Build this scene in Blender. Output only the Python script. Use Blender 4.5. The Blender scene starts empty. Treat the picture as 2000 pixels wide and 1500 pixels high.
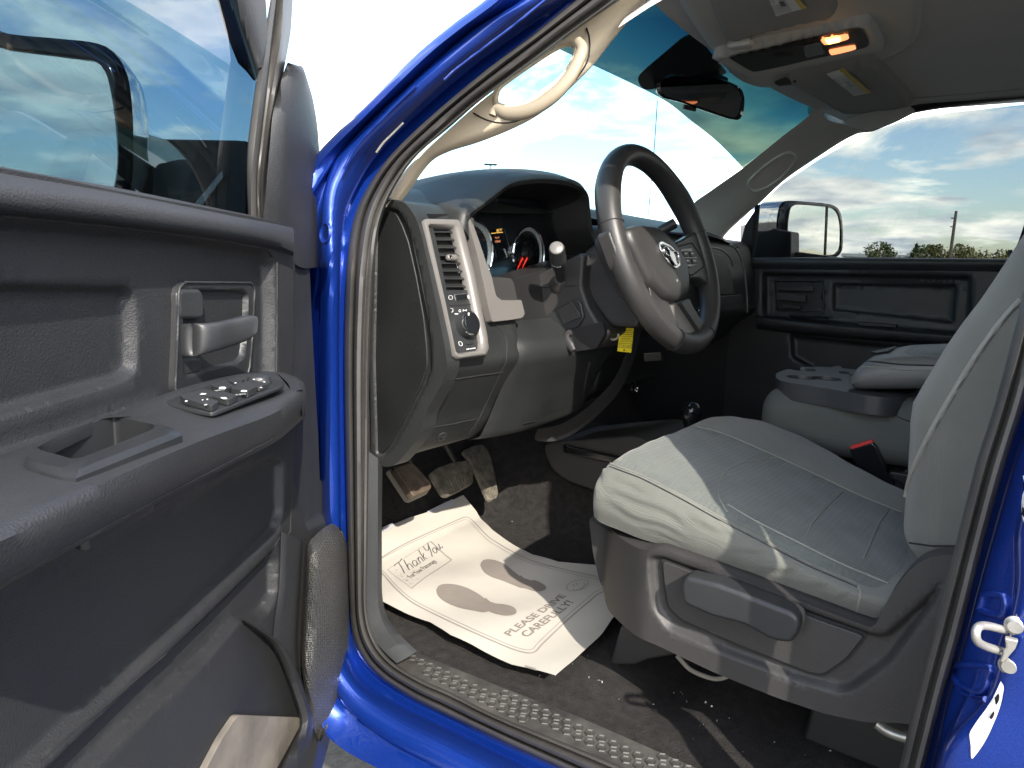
import bpy, bmesh, math, random
import numpy as np
from math import radians, sin, cos, pi
from mathutils import Vector, Matrix, geometry
from mathutils.bvhtree import BVHTree
random.seed(7); np.random.seed(7)
SC = bpy.context.scene
COL = SC.collection

# ------------------------------------------------------------------ camera
# truck axes: x to the truck's front, y to its left (driver) side, z up, ground at z = 0
CAM = Vector((0, 1.61, 1.45)); FPX = 1430.0
AZ = radians(54); PT = radians(-10); RO = radians(2.0)
FW = Vector((cos(AZ)*cos(PT), -sin(AZ)*cos(PT), sin(PT)))
_r = FW.cross(Vector((0, 0, 1))).normalized(); _u = _r.cross(FW)
RT = _r*cos(RO)+_u*sin(RO); UP = _u*cos(RO)-_r*sin(RO)
cd = bpy.data.cameras.new('camera'); cam = bpy.data.objects.new('camera', cd); COL.objects.link(cam)
m3 = Matrix((RT, UP, -FW)).transposed()
cam.matrix_world = Matrix.Translation(CAM) @ m3.to_4x4()
cd.sensor_fit = 'HORIZONTAL'; cd.sensor_width = 36; cd.lens = 36*FPX/2000
cd.clip_start = 0.02; cd.clip_end = 3000
SC.camera = cam

# ------------------------------------------------------------------ world, sun, exposure
SUN = Vector((-.66, .47, .60)).normalized()
EXPOSURE = 2.15
w = bpy.data.worlds.new('World'); SC.world = w; w.use_nodes = True
nt = w.node_tree; nt.nodes.clear()
def wn(t, **k):
    n = nt.nodes.new(t)
    for a, b in k.items(): setattr(n, a, b)
    return n
out = wn('ShaderNodeOutputWorld'); bg = wn('ShaderNodeBackground'); bg.inputs['Strength'].default_value = 0.14
sky = wn('ShaderNodeTexSky'); sky.sky_type = 'NISHITA'; sky.sun_disc = False
sky.sun_elevation = math.asin(SUN.z); sky.sun_rotation = math.atan2(SUN.x, SUN.y)
sky.air_density = 1.0; sky.dust_density = 1.0; sky.ozone_density = 1.5
tc = wn('ShaderNodeTexCoord'); sep = wn('ShaderNodeSeparateXYZ')
nt.links.new(tc.outputs['Generated'], sep.inputs[0])
# clouds: project the direction on a flat layer so that they flatten towards the horizon
zz = wn('ShaderNodeMath', operation='ADD'); zz.inputs[1].default_value = 0.16
za = wn('ShaderNodeMath', operation='ABSOLUTE')
nt.links.new(sep.outputs['Z'], za.inputs[0]); nt.links.new(za.outputs[0], zz.inputs[0])
cmb = wn('ShaderNodeCombineXYZ')
for i, ax in enumerate('XY'):
    dv = wn('ShaderNodeMath', operation='DIVIDE'); nt.links.new(sep.outputs[ax], dv.inputs[0]); nt.links.new(zz.outputs[0], dv.inputs[1])
    nt.links.new(dv.outputs[0], cmb.inputs[i])
n1 = wn('ShaderNodeTexNoise'); n1.inputs['Scale'].default_value = 1.15; n1.inputs['Detail'].default_value = 9; n1.inputs['Roughness'].default_value = .60
n1.inputs['Distortion'].default_value = .25
mp = wn('ShaderNodeMapping'); mp.inputs['Location'].default_value = (3.4, 1.7, .3)
nt.links.new(cmb.outputs[0], mp.inputs[0]); nt.links.new(mp.outputs[0], n1.inputs['Vector'])
rp = wn('ShaderNodeValToRGB'); rp.color_ramp.elements[0].position = .42; rp.color_ramp.elements[1].position = .53
nt.links.new(n1.outputs['Fac'], rp.inputs[0])
n2 = wn('ShaderNodeTexNoise'); n2.inputs['Scale'].default_value = 2.6; n2.inputs['Detail'].default_value = 6
nt.links.new(mp.outputs[0], n2.inputs['Vector'])
rc = wn('ShaderNodeValToRGB')
rc.color_ramp.elements[0].position = .35; rc.color_ramp.elements[0].color = (3.6, 4.0, 4.6, 1)
rc.color_ramp.elements[1].position = .68; rc.color_ramp.elements[1].color = (11.5, 10.6, 9.2, 1)
nt.links.new(n2.outputs['Fac'], rc.inputs[0])
mx = wn('ShaderNodeMixRGB'); nt.links.new(rp.outputs[0], mx.inputs[0]); nt.links.new(sky.outputs[0], mx.inputs[1]); nt.links.new(rc.outputs[0], mx.inputs[2])
nt.links.new(mx.outputs[0], bg.inputs['Color']); nt.links.new(bg.outputs[0], out.inputs[0])
sd = bpy.data.lights.new('sun', 'SUN'); sd.energy = 2.0; sd.angle = radians(.6); sd.color = (1, .93, .82)
so = bpy.data.objects.new('sun', sd); COL.objects.link(so); so.rotation_euler = SUN.to_track_quat('Z', 'Y').to_euler()
vs = SC.view_settings; vs.view_transform = 'Standard'; vs.look = 'None'; vs.exposure = EXPOSURE; vs.gamma = 1; vs.use_curve_mapping = False
SC.render.engine = 'CYCLES'
try:
    SC.cycles.max_bounces = 8; SC.cycles.transparent_max_bounces = 12; SC.cycles.glossy_bounces = 4; SC.cycles.diffuse_bounces = 4
    SC.cycles.sample_clamp_indirect = 6
except Exception: pass

# ------------------------------------------------------------------ materials
def mat(name, col, rough=.5, metal=0, spec=.5, bump=None, bs=400, bd=.3, coat=0, var=.0, vs_=8, dust=0, sheen=0, emit=None, es=0, bdist=.0006, dcol=(.32, .29, .25)):
    m = bpy.data.materials.new(name); m.use_nodes = True; t = m.node_tree; b = t.nodes['Principled BSDF']
    def N(ty, **k):
        n = t.nodes.new(ty)
        for a, c in k.items(): setattr(n, a, c)
        return n
    b.inputs['Base Color'].default_value = (*col, 1); b.inputs['Roughness'].default_value = rough; b.inputs['Metallic'].default_value = metal
    b.inputs['Specular IOR Level'].default_value = spec
    b.inputs['Coat Weight'].default_value = coat; b.inputs['Coat Roughness'].default_value = .04
    if sheen: b.inputs['Sheen Weight'].default_value = sheen; b.inputs['Sheen Roughness'].default_value = .5
    if emit: b.inputs['Emission Color'].default_value = (*emit, 1); b.inputs['Emission Strength'].default_value = es
    co = N('ShaderNodeTexCoord')
    if var or dust:
        n = N('ShaderNodeTexNoise'); n.inputs['Scale'].default_value = vs_; n.inputs['Detail'].default_value = 8; n.inputs['Roughness'].default_value = .62
        t.links.new(co.outputs['Object'], n.inputs['Vector'])
        r = N('ShaderNodeValToRGB'); r.color_ramp.elements[0].position = .3; r.color_ramp.elements[1].position = .72
        a = tuple(max(0, c*(1-var)) for c in col); c2 = tuple(c*(1+var)*(1-dust)+dust*d for c, d in zip(col, dcol))
        r.color_ramp.elements[0].color = (*a, 1); r.color_ramp.elements[1].color = (*c2, 1)
        t.links.new(n.outputs['Fac'], r.inputs[0]); t.links.new(r.outputs[0], b.inputs['Base Color'])
        mr = N('ShaderNodeMapRange'); mr.inputs['To Min'].default_value = rough*.85; mr.inputs['To Max'].default_value = min(1, rough*1.2)
        t.links.new(n.outputs['Fac'], mr.inputs[0]); t.links.new(mr.outputs[0], b.inputs['Roughness'])
    if bump:
        if bump == 'grain': n = N('ShaderNodeTexVoronoi', feature='SMOOTH_F1'); n.inputs['Scale'].default_value = bs; o = n.outputs['Distance']
        elif bump == 'noise': n = N('ShaderNodeTexNoise'); n.inputs['Scale'].default_value = bs; n.inputs['Detail'].default_value = 3; o = n.outputs['Fac']
        elif bump == 'dots': n = N('ShaderNodeTexVoronoi', feature='F1'); n.inputs['Scale'].default_value = bs; n.inputs['Randomness'].default_value = 0.0; o = n.outputs['Distance']
        elif bump == 'crumple':
            n = N('ShaderNodeTexVoronoi', feature='F1'); n.inputs['Scale'].default_value = bs; o = n.outputs['Distance']
        elif bump == 'weave':
            n = N('ShaderNodeTexWave', bands_direction='Y'); n.inputs['Scale'].default_value = bs; n.inputs['Distortion'].default_value = 1.0
            n.inputs['Detail'].default_value = 2; o = n.outputs['Fac']
            n_b = N('ShaderNodeTexNoise'); n_b.inputs['Scale'].default_value = bs*2.2; t.links.new(co.outputs['Object'], n_b.inputs['Vector'])
            ad = N('ShaderNodeMath', operation='ADD'); t.links.new(o, ad.inputs[0]); t.links.new(n_b.outputs['Fac'], ad.inputs[1]); o = ad.outputs[0]
        t.links.new(co.outputs['Object'], n.inputs['Vector'])
        bu = N('ShaderNodeBump'); bu.inputs['Strength'].default_value = bd; bu.inputs['Distance'].default_value = bdist
        t.links.new(o, bu.inputs['Height']); t.links.new(bu.outputs[0], b.inputs['Normal'])
    return m
def glassmat(name, tint, refl=.06):
    m = bpy.data.materials.new(name); m.use_nodes = True; t = m.node_tree; t.nodes.clear()
    o = t.nodes.new('ShaderNodeOutputMaterial'); tr = t.nodes.new('ShaderNodeBsdfTransparent'); gl = t.nodes.new('ShaderNodeBsdfGlossy'); mi = t.nodes.new('ShaderNodeMixShader')
    lw = t.nodes.new('ShaderNodeLayerWeight'); lw.inputs['Blend'].default_value = .5
    pw = t.nodes.new('ShaderNodeMath'); pw.operation = 'POWER'; pw.inputs[1].default_value = 4.0
    ml = t.nodes.new('ShaderNodeMath'); ml.operation = 'MULTIPLY_ADD'; ml.inputs[1].default_value = .55; ml.inputs[2].default_value = refl*.6
    t.links.new(lw.outputs['Facing'], pw.inputs[0]); t.links.new(pw.outputs[0], ml.inputs[0])
    tr.inputs[0].default_value = (*tint, 1); gl.inputs['Roughness'].default_value = 0.0
    t.links.new(ml.outputs[0], mi.inputs[0]); t.links.new(tr.outputs[0], mi.inputs[1]); t.links.new(gl.outputs[0], mi.inputs[2]); t.links.new(mi.outputs[0], o.inputs[0])
    return m
M = {}
M['black'] = mat('black_plastic', (.024, .026, .028), .46, bump='grain', bs=520, bd=.35, var=.12, dust=.018)
M['dash'] = mat('dash_plastic', (.0145, .016, .0165), .5, bump='grain', bs=520, bd=.3, var=.12, dust=.02)
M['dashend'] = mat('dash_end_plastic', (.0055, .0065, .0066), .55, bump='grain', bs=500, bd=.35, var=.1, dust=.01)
M['doorp'] = mat('door_plastic', (.0165, .0178, .0205), .58, bump='grain', bs=650, bd=.5, var=.14, vs_=5, dust=.02, bdist=.0008)
M['doors'] = mat('smooth_door_plastic', (.018, .0195, .022), .45, bump='noise', bs=900, bd=.08, var=.12, dust=.02)
M['grey'] = mat('satin_grey_trim', (.17, .16, .15), .42, metal=.25, bump='noise', bs=1500, bd=.1, var=.05)
M['rim'] = mat('wheel_leather', (.026, .0255, .026), .42, bump='grain', bs=600, bd=.35, var=.12, dust=.02)
M['taupe'] = mat('seat_plastic', (.029, .0278, .028), .52, bump='grain', bs=560, bd=.35, var=.08, dust=.02)
M['beige'] = mat('pillar_trim_fabric', (.66, .56, .42), .85, bump='noise', bs=900, bd=.25, var=.05)
M['beigeh'] = mat('grab_handle_beige', (.27, .225, .16), .6, bump='noise', bs=900, bd=.15)
M['visor'] = mat('visor_vinyl', (.33, .32, .29), .7, bump='noise', bs=900, bd=.15, var=.04)
M['label'] = mat('label_paper', (.85, .85, .82), .6)
M['liner'] = mat('headliner_cloth', (.58, .56, .53), .95, bump='noise', bs=700, bd=.5, var=.04)
M['linerp'] = mat('roof_plastic', (.54, .53, .49), .6, bump='noise', bs=900, bd=.15, var=.04)
M['cloth'] = mat('seat_cloth', (.118, .121, .106), .9, bump='weave', bs=420, bd=.45, var=.14, vs_=9, sheen=.2, bdist=.0005)
M['clothc'] = mat('console_cloth', (.085, .092, .084), .9, bump='weave', bs=420, bd=.4, var=.08, bdist=.0005)
M['clothi'] = mat('seat_insert_cloth', (.088, .097, .088), .9, bump='dots', bs=130, bd=.8, var=.2, vs_=12, sheen=.2, bdist=.0025)
M['seam'] = mat('seat_seam_thread', (.21, .21, .185), .9)
M['seamd'] = mat('seam_groove', (.012, .012, .013), .8)
M['vinyl'] = mat('armrest_vinyl', (.13, .13, .125), .42, bump='grain', bs=500, bd=.3, var=.08)
M['carpet'] = mat('carpet', (.013, .011, .0105), 1.0, bump='noise', bs=420, bd=1.0, var=.75, vs_=60, dust=.02, bdist=.006)
M['rubber'] = mat('seal_rubber', (.050, .048, .046), .48, bump='noise', bs=300, bd=.1, var=.12, dust=.05, vs_=14)
M['sill'] = mat('sill_plastic', (.026, .026, .026), .5, bump='grain', bs=500, bd=.4, var=.35, dust=.16, vs_=16)
M['dark'] = mat('dark_plastic', (.012, .012, .013), .5)
M['gloss'] = mat('gloss_black', (.010, .011, .013), .12)
M['chrome'] = mat('chrome', (.8, .8, .8), .08, metal=1)
M['steel'] = mat('zinc_steel', (.42, .41, .38), .35, metal=.6, var=.2, vs_=40)
M['mirror'] = mat('mirror_silver', (.86, .88, .86), .01, metal=1)
M['paper'] = mat('paper', (.42, .395, .35), .8, bump='crumple', bs=13, bd=.25, var=.03, vs_=14, bdist=.004)
M['ink'] = mat('grey_ink', (.19, .165, .145), .85, var=.06, vs_=50)
M['inkline'] = mat('line_ink', (.24, .22, .20), .85)
M['tape'] = mat('grey_tape', (.42, .42, .45), .6)
M['bright'] = mat('bright_trim', (.9, .9, .9), .4)
M['white'] = mat('white_print', (.60, .60, .60), .6)
M['lblyel'] = mat('label_yellow', (.75, .55, .12), .6)
M['lblink'] = mat('label_ink', (.08, .08, .08), .6)
M['red'] = mat('red_plastic', (.62, .03, .03), .4)
M['needle'] = mat('red_needle', (.8, .05, .03), .4, emit=(1, .06, .03), es=.25)
M['amber'] = mat('amber_display', (.9, .5, .1), .5, emit=(1, .5, .08), es=.5)
M['lampon'] = mat('lit_lamp_lens', (.9, .6, .2), .3, emit=(1, .52, .10), es=2.2)
M['lampdim'] = mat('dim_lamp_lens', (.8, .35, .16), .3, emit=(1, .30, .12), es=.42)
M['yellow'] = mat('yellow_tag', (.85, .68, .02), .45)
M['pedal'] = mat('dusty_pedal_rubber', (.075, .068, .056), .8, var=.5, vs_=60, dust=.18, bump='noise', bs=500, bd=.5, dcol=(.40, .34, .24))
M['dial'] = mat('dial_ring', (.80, .80, .76), .4, metal=.3)
M['dialf'] = mat('dial_face', (.012, .014, .018), .5)
M['blueclus'] = mat('cluster_plate', (.03, .06, .08), .3)
M['gravel'] = mat('gravel_ground', (.09, .085, .075), .95, bump='noise', bs=30, bd=.6, var=.35, vs_=20, bdist=.02)
M['concrete'] = mat('dusty_step', (.17, .155, .13), .85, bump='noise', bs=120, bd=.4, var=.35, vs_=12, dust=.15)
M['glass_s'] = glassmat('side_glass', (.25, .325, .365))
M['glass_p'] = glassmat('passenger_glass', (.42, .44, .44))
M['glass_w'] = glassmat('windshield_glass', (.42, .60, .63))
M['visorg'] = mat('smoked_visor', (.05, .038, .032), .15)
M['glass_e'] = glassmat('clear_glass', (.92, .95, .95))
M['glass_r'] = glassmat('privacy_glass', (.10, .11, .12))
M['glass_c'] = glassmat('cluster_glass', (.85, .88, .9))
# metallic blue paint
def paint():
    m = mat('blue_metallic_paint', (.006, .035, .42), .32, metal=.55, coat=1.0)
    t = m.node_tree; b = t.nodes['Principled BSDF']
    n = t.nodes.new('ShaderNodeTexVoronoi'); n.inputs['Scale'].default_value = 1600
    co = t.nodes.new('ShaderNodeTexCoord'); t.links.new(co.outputs['Object'], n.inputs['Vector'])
    r = t.nodes.new('ShaderNodeMixRGB'); r.inputs[1].default_value = (.003, .021, .21, 1); r.inputs[2].default_value = (.009, .056, .37, 1)
    t.links.new(n.outputs['Color'], r.inputs[0]); t.links.new(r.outputs[0], b.inputs['Base Color'])
    bu = t.nodes.new('ShaderNodeBump'); bu.inputs['Strength'].default_value = .1; bu.inputs['Distance'].default_value = .0003
    t.links.new(n.outputs['Color'], bu.inputs['Height']); t.links.new(bu.outputs[0], b.inputs['Normal'])
    return m
M['blue'] = paint()
M['primer'] = mat('chipped_white_label', (.72, .71, .68), .6, bump='noise', bs=60, bd=.5, var=.06)

# ------------------------------------------------------------------ helpers
def V(*a): return Vector(a)
def ray(px, py): return FW+RT*((px-1000)/FPX)-UP*((py-750)/FPX)
def at(px, py, x=None, y=None, z=None, pl=None):
    """survey helper: point of a known plane (x=, y=, z= or (point, normal)) sighted at a photo position"""
    d = ray(px, py)
    if x is not None: t = (x-CAM.x)/d.x
    elif y is not None: t = (y-CAM.y)/d.y
    elif z is not None: t = (z-CAM.z)/d.z
    else: t = (pl[0]-CAM).dot(pl[1])/d.dot(pl[1])
    return CAM+d*t
def PX(l, **k): return [at(a, b, **k) for a, b in l]
def catmull(pts, n, closed=False):
    P = [Vector(p) for p in pts]
    if len(P) == 2 and not closed: return [P[0].lerp(P[1], i/(n-1)) for i in range(n)]
    if closed: Q = [P[-1]]+P+[P[0], P[1]]
    else: Q = [P[0]*2-P[1]]+P+[P[-1]*2-P[-2]]
    seg = []
    for i in range(1, len(Q)-2):
        p0, p1, p2, p3 = Q[i-1:i+3]
        for k in range(12):
            t = k/12
            seg.append(.5*((2*p1)+(p2-p0)*t+(2*p0-5*p1+4*p2-p3)*t*t+(3*p1-p0-3*p2+p3)*t**3))
    seg.append(Q[-2].copy())
    L = [0]
    for a, b in zip(seg, seg[1:]): L.append(L[-1]+(b-a).length)
    res = []; j = 0; tot = L[-1]; den = n if closed else n-1
    for i in range(n):
        d = tot*i/den
        while j < len(L)-2 and L[j+1] < d: j += 1
        s = L[j+1]-L[j]; res.append(seg[j].lerp(seg[j+1], (d-L[j])/s if s > 1e-9 else 0))
    return res
def sharp(me, ang=35):
    for p in me.polygons: p.use_smooth = True
    try: me.set_sharp_from_angle(angle=radians(ang))
    except Exception: pass
def link(name, me, m, parent=None, ang=35):
    if isinstance(m, str): m = M[m]
    if m: me.materials.append(m)
    sharp(me, ang)
    o = bpy.data.objects.new(name, me); COL.objects.link(o)
    if parent: o.parent = parent; o.matrix_parent_inverse = parent.matrix_world.inverted() if parent.matrix_world != Matrix() else Matrix()
    return o
def tag(o, label=None, cat=None, group=None, kind=None):
    if label: o['label'] = label
    if cat: o['category'] = cat
    if group: o['group'] = group
    if kind: o['kind'] = kind
    return o
def mesh(name, vs, fs, m, parent=None, ang=35):
    me = bpy.data.meshes.new(name); me.from_pydata([tuple(v) for v in vs], [], fs); me.validate(); me.update()
    bm = bmesh.new(); bm.from_mesh(me); bmesh.ops.recalc_face_normals(bm, faces=bm.faces); bm.to_mesh(me); bm.free()
    return link(name, me, m, parent, ang)
def bevel(o, w, seg=3, ang=30):
    b = o.modifiers.new('bevel', 'BEVEL'); b.width = w; b.segments = seg; b.limit_method = 'ANGLE'; b.angle_limit = radians(ang); b.harden_normals = True
    return o
def solid(o, th, off=-1):
    s = o.modifiers.new('solid', 'SOLIDIFY'); s.thickness = th; s.offset = off; return o
def bake(o):
    dg = bpy.context.evaluated_depsgraph_get(); dg.update()
    me = bpy.data.meshes.new_from_object(o.evaluated_get(dg)); o.modifiers.clear(); o.data = me; return o
def cut(o, cutters, ang=35):
    for c in cutters:
        b = o.modifiers.new('cut', 'BOOLEAN'); b.operation = 'DIFFERENCE'; b.solver = 'EXACT'; b.object = c
    bake(o)
    for c in cutters: bpy.data.objects.remove(c)
    sharp(o.data, ang); return o
def roundp(pts, r, n=4):
    """round the corners of a 3D polygon"""
    P = [Vector(p) for p in pts]; out_ = []
    for i in range(len(P)):
        a, b, c = P[i-1], P[i], P[(i+1) % len(P)]
        la, lc = (a-b).length, (c-b).length
        q = min(r, la*.45, lc*.45)
        s, e = b+(a-b).normalized()*q, b+(c-b).normalized()*q
        for k in range(n+1):
            t = k/n; out_.append(s*(1-t)**2+b*2*t*(1-t)+e*t*t)
    return out_
def slab(name, pts, ext, m, parent=None, r=0, bev=0, seg=3, ang=35):
    """prism: 3D polygon pts extruded by the vector ext"""
    if r: pts = roundp(pts, r)
    n = len(pts); vs = [Vector(p) for p in pts]+[Vector(p)+ext for p in pts]
    fs = [list(range(n)), list(range(2*n-1, n-1, -1))]+[[i, (i+1) % n, n+(i+1) % n, n+i] for i in range(n)]
    o = mesh(name, vs, fs, m, parent, ang)
    if bev: bevel(o, bev, seg)
    return o
def grid(name, rows, m, parent=None, closeu=False, closev=False, caps=False, ang=50):
    nr, nc = len(rows), len(rows[0]); vs = [p for r in rows for p in r]; fs = []
    for i in range(nr if closev else nr-1):
        for j in range(nc if closeu else nc-1):
            a, b = i*nc+j, i*nc+(j+1) % nc; c, d = ((i+1) % nr)*nc+(j+1) % nc, ((i+1) % nr)*nc+j
            fs.append([a, b, c, d])
    if caps: fs.append(list(range(nc))); fs.append([(nr-1)*nc+j for j in range(nc)][::-1])
    return mesh(name, vs, fs, m, parent, ang)
def loft(name, curves, m, parent=None, nu=60, nv=5, thick=0, off=-1, ang=50, closeu=False):
    cs = [catmull(c, nu, closeu) for c in curves]
    rows = []
    if nv <= 1 or len(cs) == 2: rows = cs
    cols = [catmull([c[j] for c in cs], (len(cs)-1)*nv+1) if len(cs) > 2 and nv > 1 else [c[j] for c in cs] for j in range(nu)]
    rows = [[cols[j][i] for j in range(nu)] for i in range(len(cols[0]))]
    o = grid(name, rows, m, parent, closeu=closeu, ang=ang)
    if thick: solid(o, thick, off)
    return o
def tube(name, path, r, m, parent=None, n=10, ns=None, closed=False, flat=1, upv=None, caps=True, rfn=None):
    P = catmull(path, ns or max(8, len(path)*6), closed)
    k = len(P); rows = []; prev = None
    for i, p in enumerate(P):
        t = (P[(i+1) % k]-P[i-1]) if closed else (P[min(i+1, k-1)]-P[max(i-1, 0)])
        t.normalize()
        if upv is not None: a = (upv-t*upv.dot(t)).normalized()
        elif prev is None: a = t.orthogonal().normalized()
        else: a = (prev-t*prev.dot(t)).normalized()
        prev = a; b = t.cross(a); rr = r*(rfn(i/(k-1)) if rfn else 1)
        rows.append([p+a*cos(2*pi*j/n)*rr*flat+b*sin(2*pi*j/n)*rr for j in range(n)])
    return grid(name, rows, m, parent, closeu=True, closev=closed, caps=(caps and not closed), ang=60)
def rbox(name, size, r, fn, m, parent=None, n=24, ang=60):
    """rounded box of given size, dense, every vertex passed through fn"""
    hx, hy, hz = size[0]/2, size[1]/2, size[2]/2; bm = bmesh.new()
    bmesh.ops.create_cube(bm, size=2); bmesh.ops.subdivide_edges(bm, edges=bm.edges[:], cuts=n, use_grid_fill=True)
    def mp_(a, h):  # denser towards the rim
        return h*sin(a*pi/2) if h > r*1.0 else h*a
    for v in bm.verts:
        p = Vector((mp_(v.co.x, hx), mp_(v.co.y, hy), mp_(v.co.z, hz)))
        q = Vector((max(-hx+r, min(hx-r, p.x)), max(-hy+r, min(hy-r, p.y)), max(-hz+r, min(hz-r, p.z))))
        d = p-q
        if d.length > 1e-9: p = q+d.normalized()*r
        v.co = fn(p) if fn else p
    me = bpy.data.meshes.new(name); bm.to_mesh(me); bm.free()
    return link(name, me, m, parent, ang)
def box(name, c, size, m, parent=None, rot=None, bev=.003, seg=2):
    hx, hy, hz = [s/2 for s in size]; c = Vector(c); R = rot or Matrix.Identity(3)
    vs = [c+R @ Vector((sx*hx, sy*hy, sz*hz)) for sx in (-1, 1) for sy in (-1, 1) for sz in (-1, 1)]
    fs = [[0, 1, 3, 2], [4, 6, 7, 5], [0, 4, 5, 1], [2, 3, 7, 6], [0, 2, 6, 4], [1, 5, 7, 3]]
    o = mesh(name, vs, fs, m, parent)
    if bev: bevel(o, bev, seg)
    return o
def lathe(name, c, axis, prof, m, parent=None, n=32, ang=40):
    """prof: list of (radius, distance along axis)"""
    axis = Vector(axis).normalized(); a = axis.orthogonal().normalized(); b = axis.cross(a); c = Vector(c)
    rows = [[c+axis*h+(a*cos(2*pi*j/n)+b*sin(2*pi*j/n))*max(r, 1e-5) for j in range(n)] for r, h in prof]
    return grid(name, rows, m, parent, closeu=True, caps=True, ang=ang)
def sdf(poly, X, Y):
    """signed distance, positive inside"""
    P = np.array(poly); d = np.full(X.shape, 1e9); ins = np.zeros(X.shape, bool)
    for i in range(len(P)):
        x1, y1 = P[i-1]; x2, y2 = P[i]; ex, ey = x2-x1, y2-y1; L = ex*ex+ey*ey+1e-12
        t = np.clip(((X-x1)*ex+(Y-y1)*ey)/L, 0, 1); d = np.minimum(d, np.hypot(X-x1-t*ex, Y-y1-t*ey))
        c = (y1 > Y) != (y2 > Y)
        with np.errstate(divide='ignore', invalid='ignore'): xi = x1+(Y-y1)*ex/(ey if ey else 1e-12)
        ins ^= c & (X < xi)
    return np.where(ins, d, -d)
class Frame:
    """plane frame: origin, two axes, outward normal"""
    def __init__(s, o, e1, e2, e3): s.o, s.e1, s.e2, s.e3 = Vector(o), Vector(e1).normalized(), Vector(e2).normalized(), Vector(e3).normalized()
    def px(s, l, h=0):
        r = []
        for a, b in l:
            p = at(a, b, pl=(s.o+s.e3*h, s.e3))-s.o; r.append((p.dot(s.e1), p.dot(s.e2)))
        return r
    def w(s, u, v, h=0): return s.o+s.e1*u+s.e2*v+s.e3*h
    def wpx(s, l, h=0): return [s.w(u, v, h) for u, v in s.px(l, h)]
def round2(p, r, n=4): return [(q.x, q.y) for q in roundp([Vector((a, b, 0)) for a, b in p], r, n)]
def relief(name, fr, outline, masks, m, parent=None, step=.008, base=None, skirt=.012, ang=60, fine=None):
    """panel in frame fr: outline (2D), height = base + sum depth*smooth(inside distance/width) over masks (poly, depth, width)"""
    O = np.array(outline); x0, y0 = O.min(0); x1, y1 = O.max(0)
    pts = []
    # outline resampled
    n = len(outline); ol = []
    for i in range(n):
        a = np.array(outline[i]); b = np.array(outline[(i+1) % n]); k = max(1, int(np.hypot(*(b-a))/step))
        for j in range(k): ol.append(tuple(a+(b-a)*j/k))
    xs = np.arange(x0, x1, step); ys = np.arange(y0, y1, step); X, Y = np.meshgrid(xs, ys); X = X.ravel(); Y = Y.ravel()
    k = sdf(outline, X, Y) > step*.45; X, Y = X[k], Y[k]
    extra = []
    for p, d, wd in masks:   # extra rings of points where the relief turns
        p = round2(p, max(wd, .006)) if len(p) > 2 else p
        pp = np.array(p); q = []
        for i in range(len(pp)):
            a, b = pp[i-1], pp[i]; kk = max(1, int(np.hypot(*(b-a))/(step*.6)))
            nn = np.array([-(b-a)[1], (b-a)[0]])/(np.hypot(*(b-a))+1e-9)
            for j in range(kk):
                c = a+(b-a)*j/kk
                for off in (0, .25, .5, .75, 1.0):
                    for sg in (1, -1): q.append(c+nn*sg*wd*off)
        q = np.array(q); s = sdf(p, q[:, 0], q[:, 1]); s2 = sdf(outline, q[:, 0], q[:, 1])
        q = q[(s > -wd*.1) & (s < wd*1.1) & (s2 > step*.3)]; extra.append(q)
    if extra:
        q = np.concatenate(extra); key = np.round(q/(step*.22)).astype(int); _, ix = np.unique(key, axis=0, return_index=True); q = q[ix]
        X = np.concatenate([X, q[:, 0]]); Y = np.concatenate([Y, q[:, 1]])
    al = [Vector(p) for p in ol]+[Vector((a, b)) for a, b in zip(X, Y)]
    nb = len(ol)
    vs, _, fs, _, _, _ = geometry.delaunay_2d_cdt(al, [(i, (i+1) % nb) for i in range(nb)], [list(range(nb))], 1, 1e-6)
    A = np.array([(v.x, v.y) for v in vs]); H = np.zeros(len(A))
    if base: H = base(A[:, 0], A[:, 1])
    for p, d, wd in masks:
        p = round2(p, max(wd, .006))
        t = np.clip(sdf(p, A[:, 0], A[:, 1])/wd, 0, 1); H = H+d*t*t*(3-2*t)
    P3 = [fr.w(a, b, h) for (a, b), h in zip(A, H)]
    me = bpy.data.meshes.new(name); me.from_pydata([tuple(p) for p in P3], [], fs); me.update()
    bm = bmesh.new(); bm.from_mesh(me)
    bmesh.ops.recalc_face_normals(bm, faces=bm.faces)
    if sum(f.normal.dot(fr.e3)*f.calc_area() for f in bm.faces) < 0: bmesh.ops.reverse_faces(bm, faces=bm.faces)
    if skirt:
        be = [e for e in bm.edges if e.is_boundary]
        r = bmesh.ops.extrude_edge_only(bm, edges=be)
        for v in [g for g in r['geom'] if isinstance(g, bmesh.types.BMVert)]: v.co -= fr.e3*skirt
    bm.to_mesh(me); bm.free()
    return link(name, me, m, parent, ang)
def bvh(o):
    dg = bpy.context.evaluated_depsgraph_get(); dg.update(); e = o.evaluated_get(dg); me = e.to_mesh()
    me2 = me.copy(); me2.transform(o.matrix_world); t = BVHTree.FromPolygons([v.co for v in me2.vertices], [p.vertices[:] for p in me2.polygons])
    bpy.data.meshes.remove(me2); e.to_mesh_clear(); return t
def on(trees, px, py, lift=.0008):
    """first hit of the sight line on already built surfaces"""
    d = ray(px, py).normalized(); best = None
    for t in (trees if isinstance(trees, (list, tuple)) else [trees]):
        h = t.ray_cast(CAM, d)
        if h[0] is not None and (best is None or h[3] < best[3]): best = h
    if best is None: return None
    n = best[1] if best[1].dot(d) < 0 else -best[1]
    return best[0]+n*lift
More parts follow.
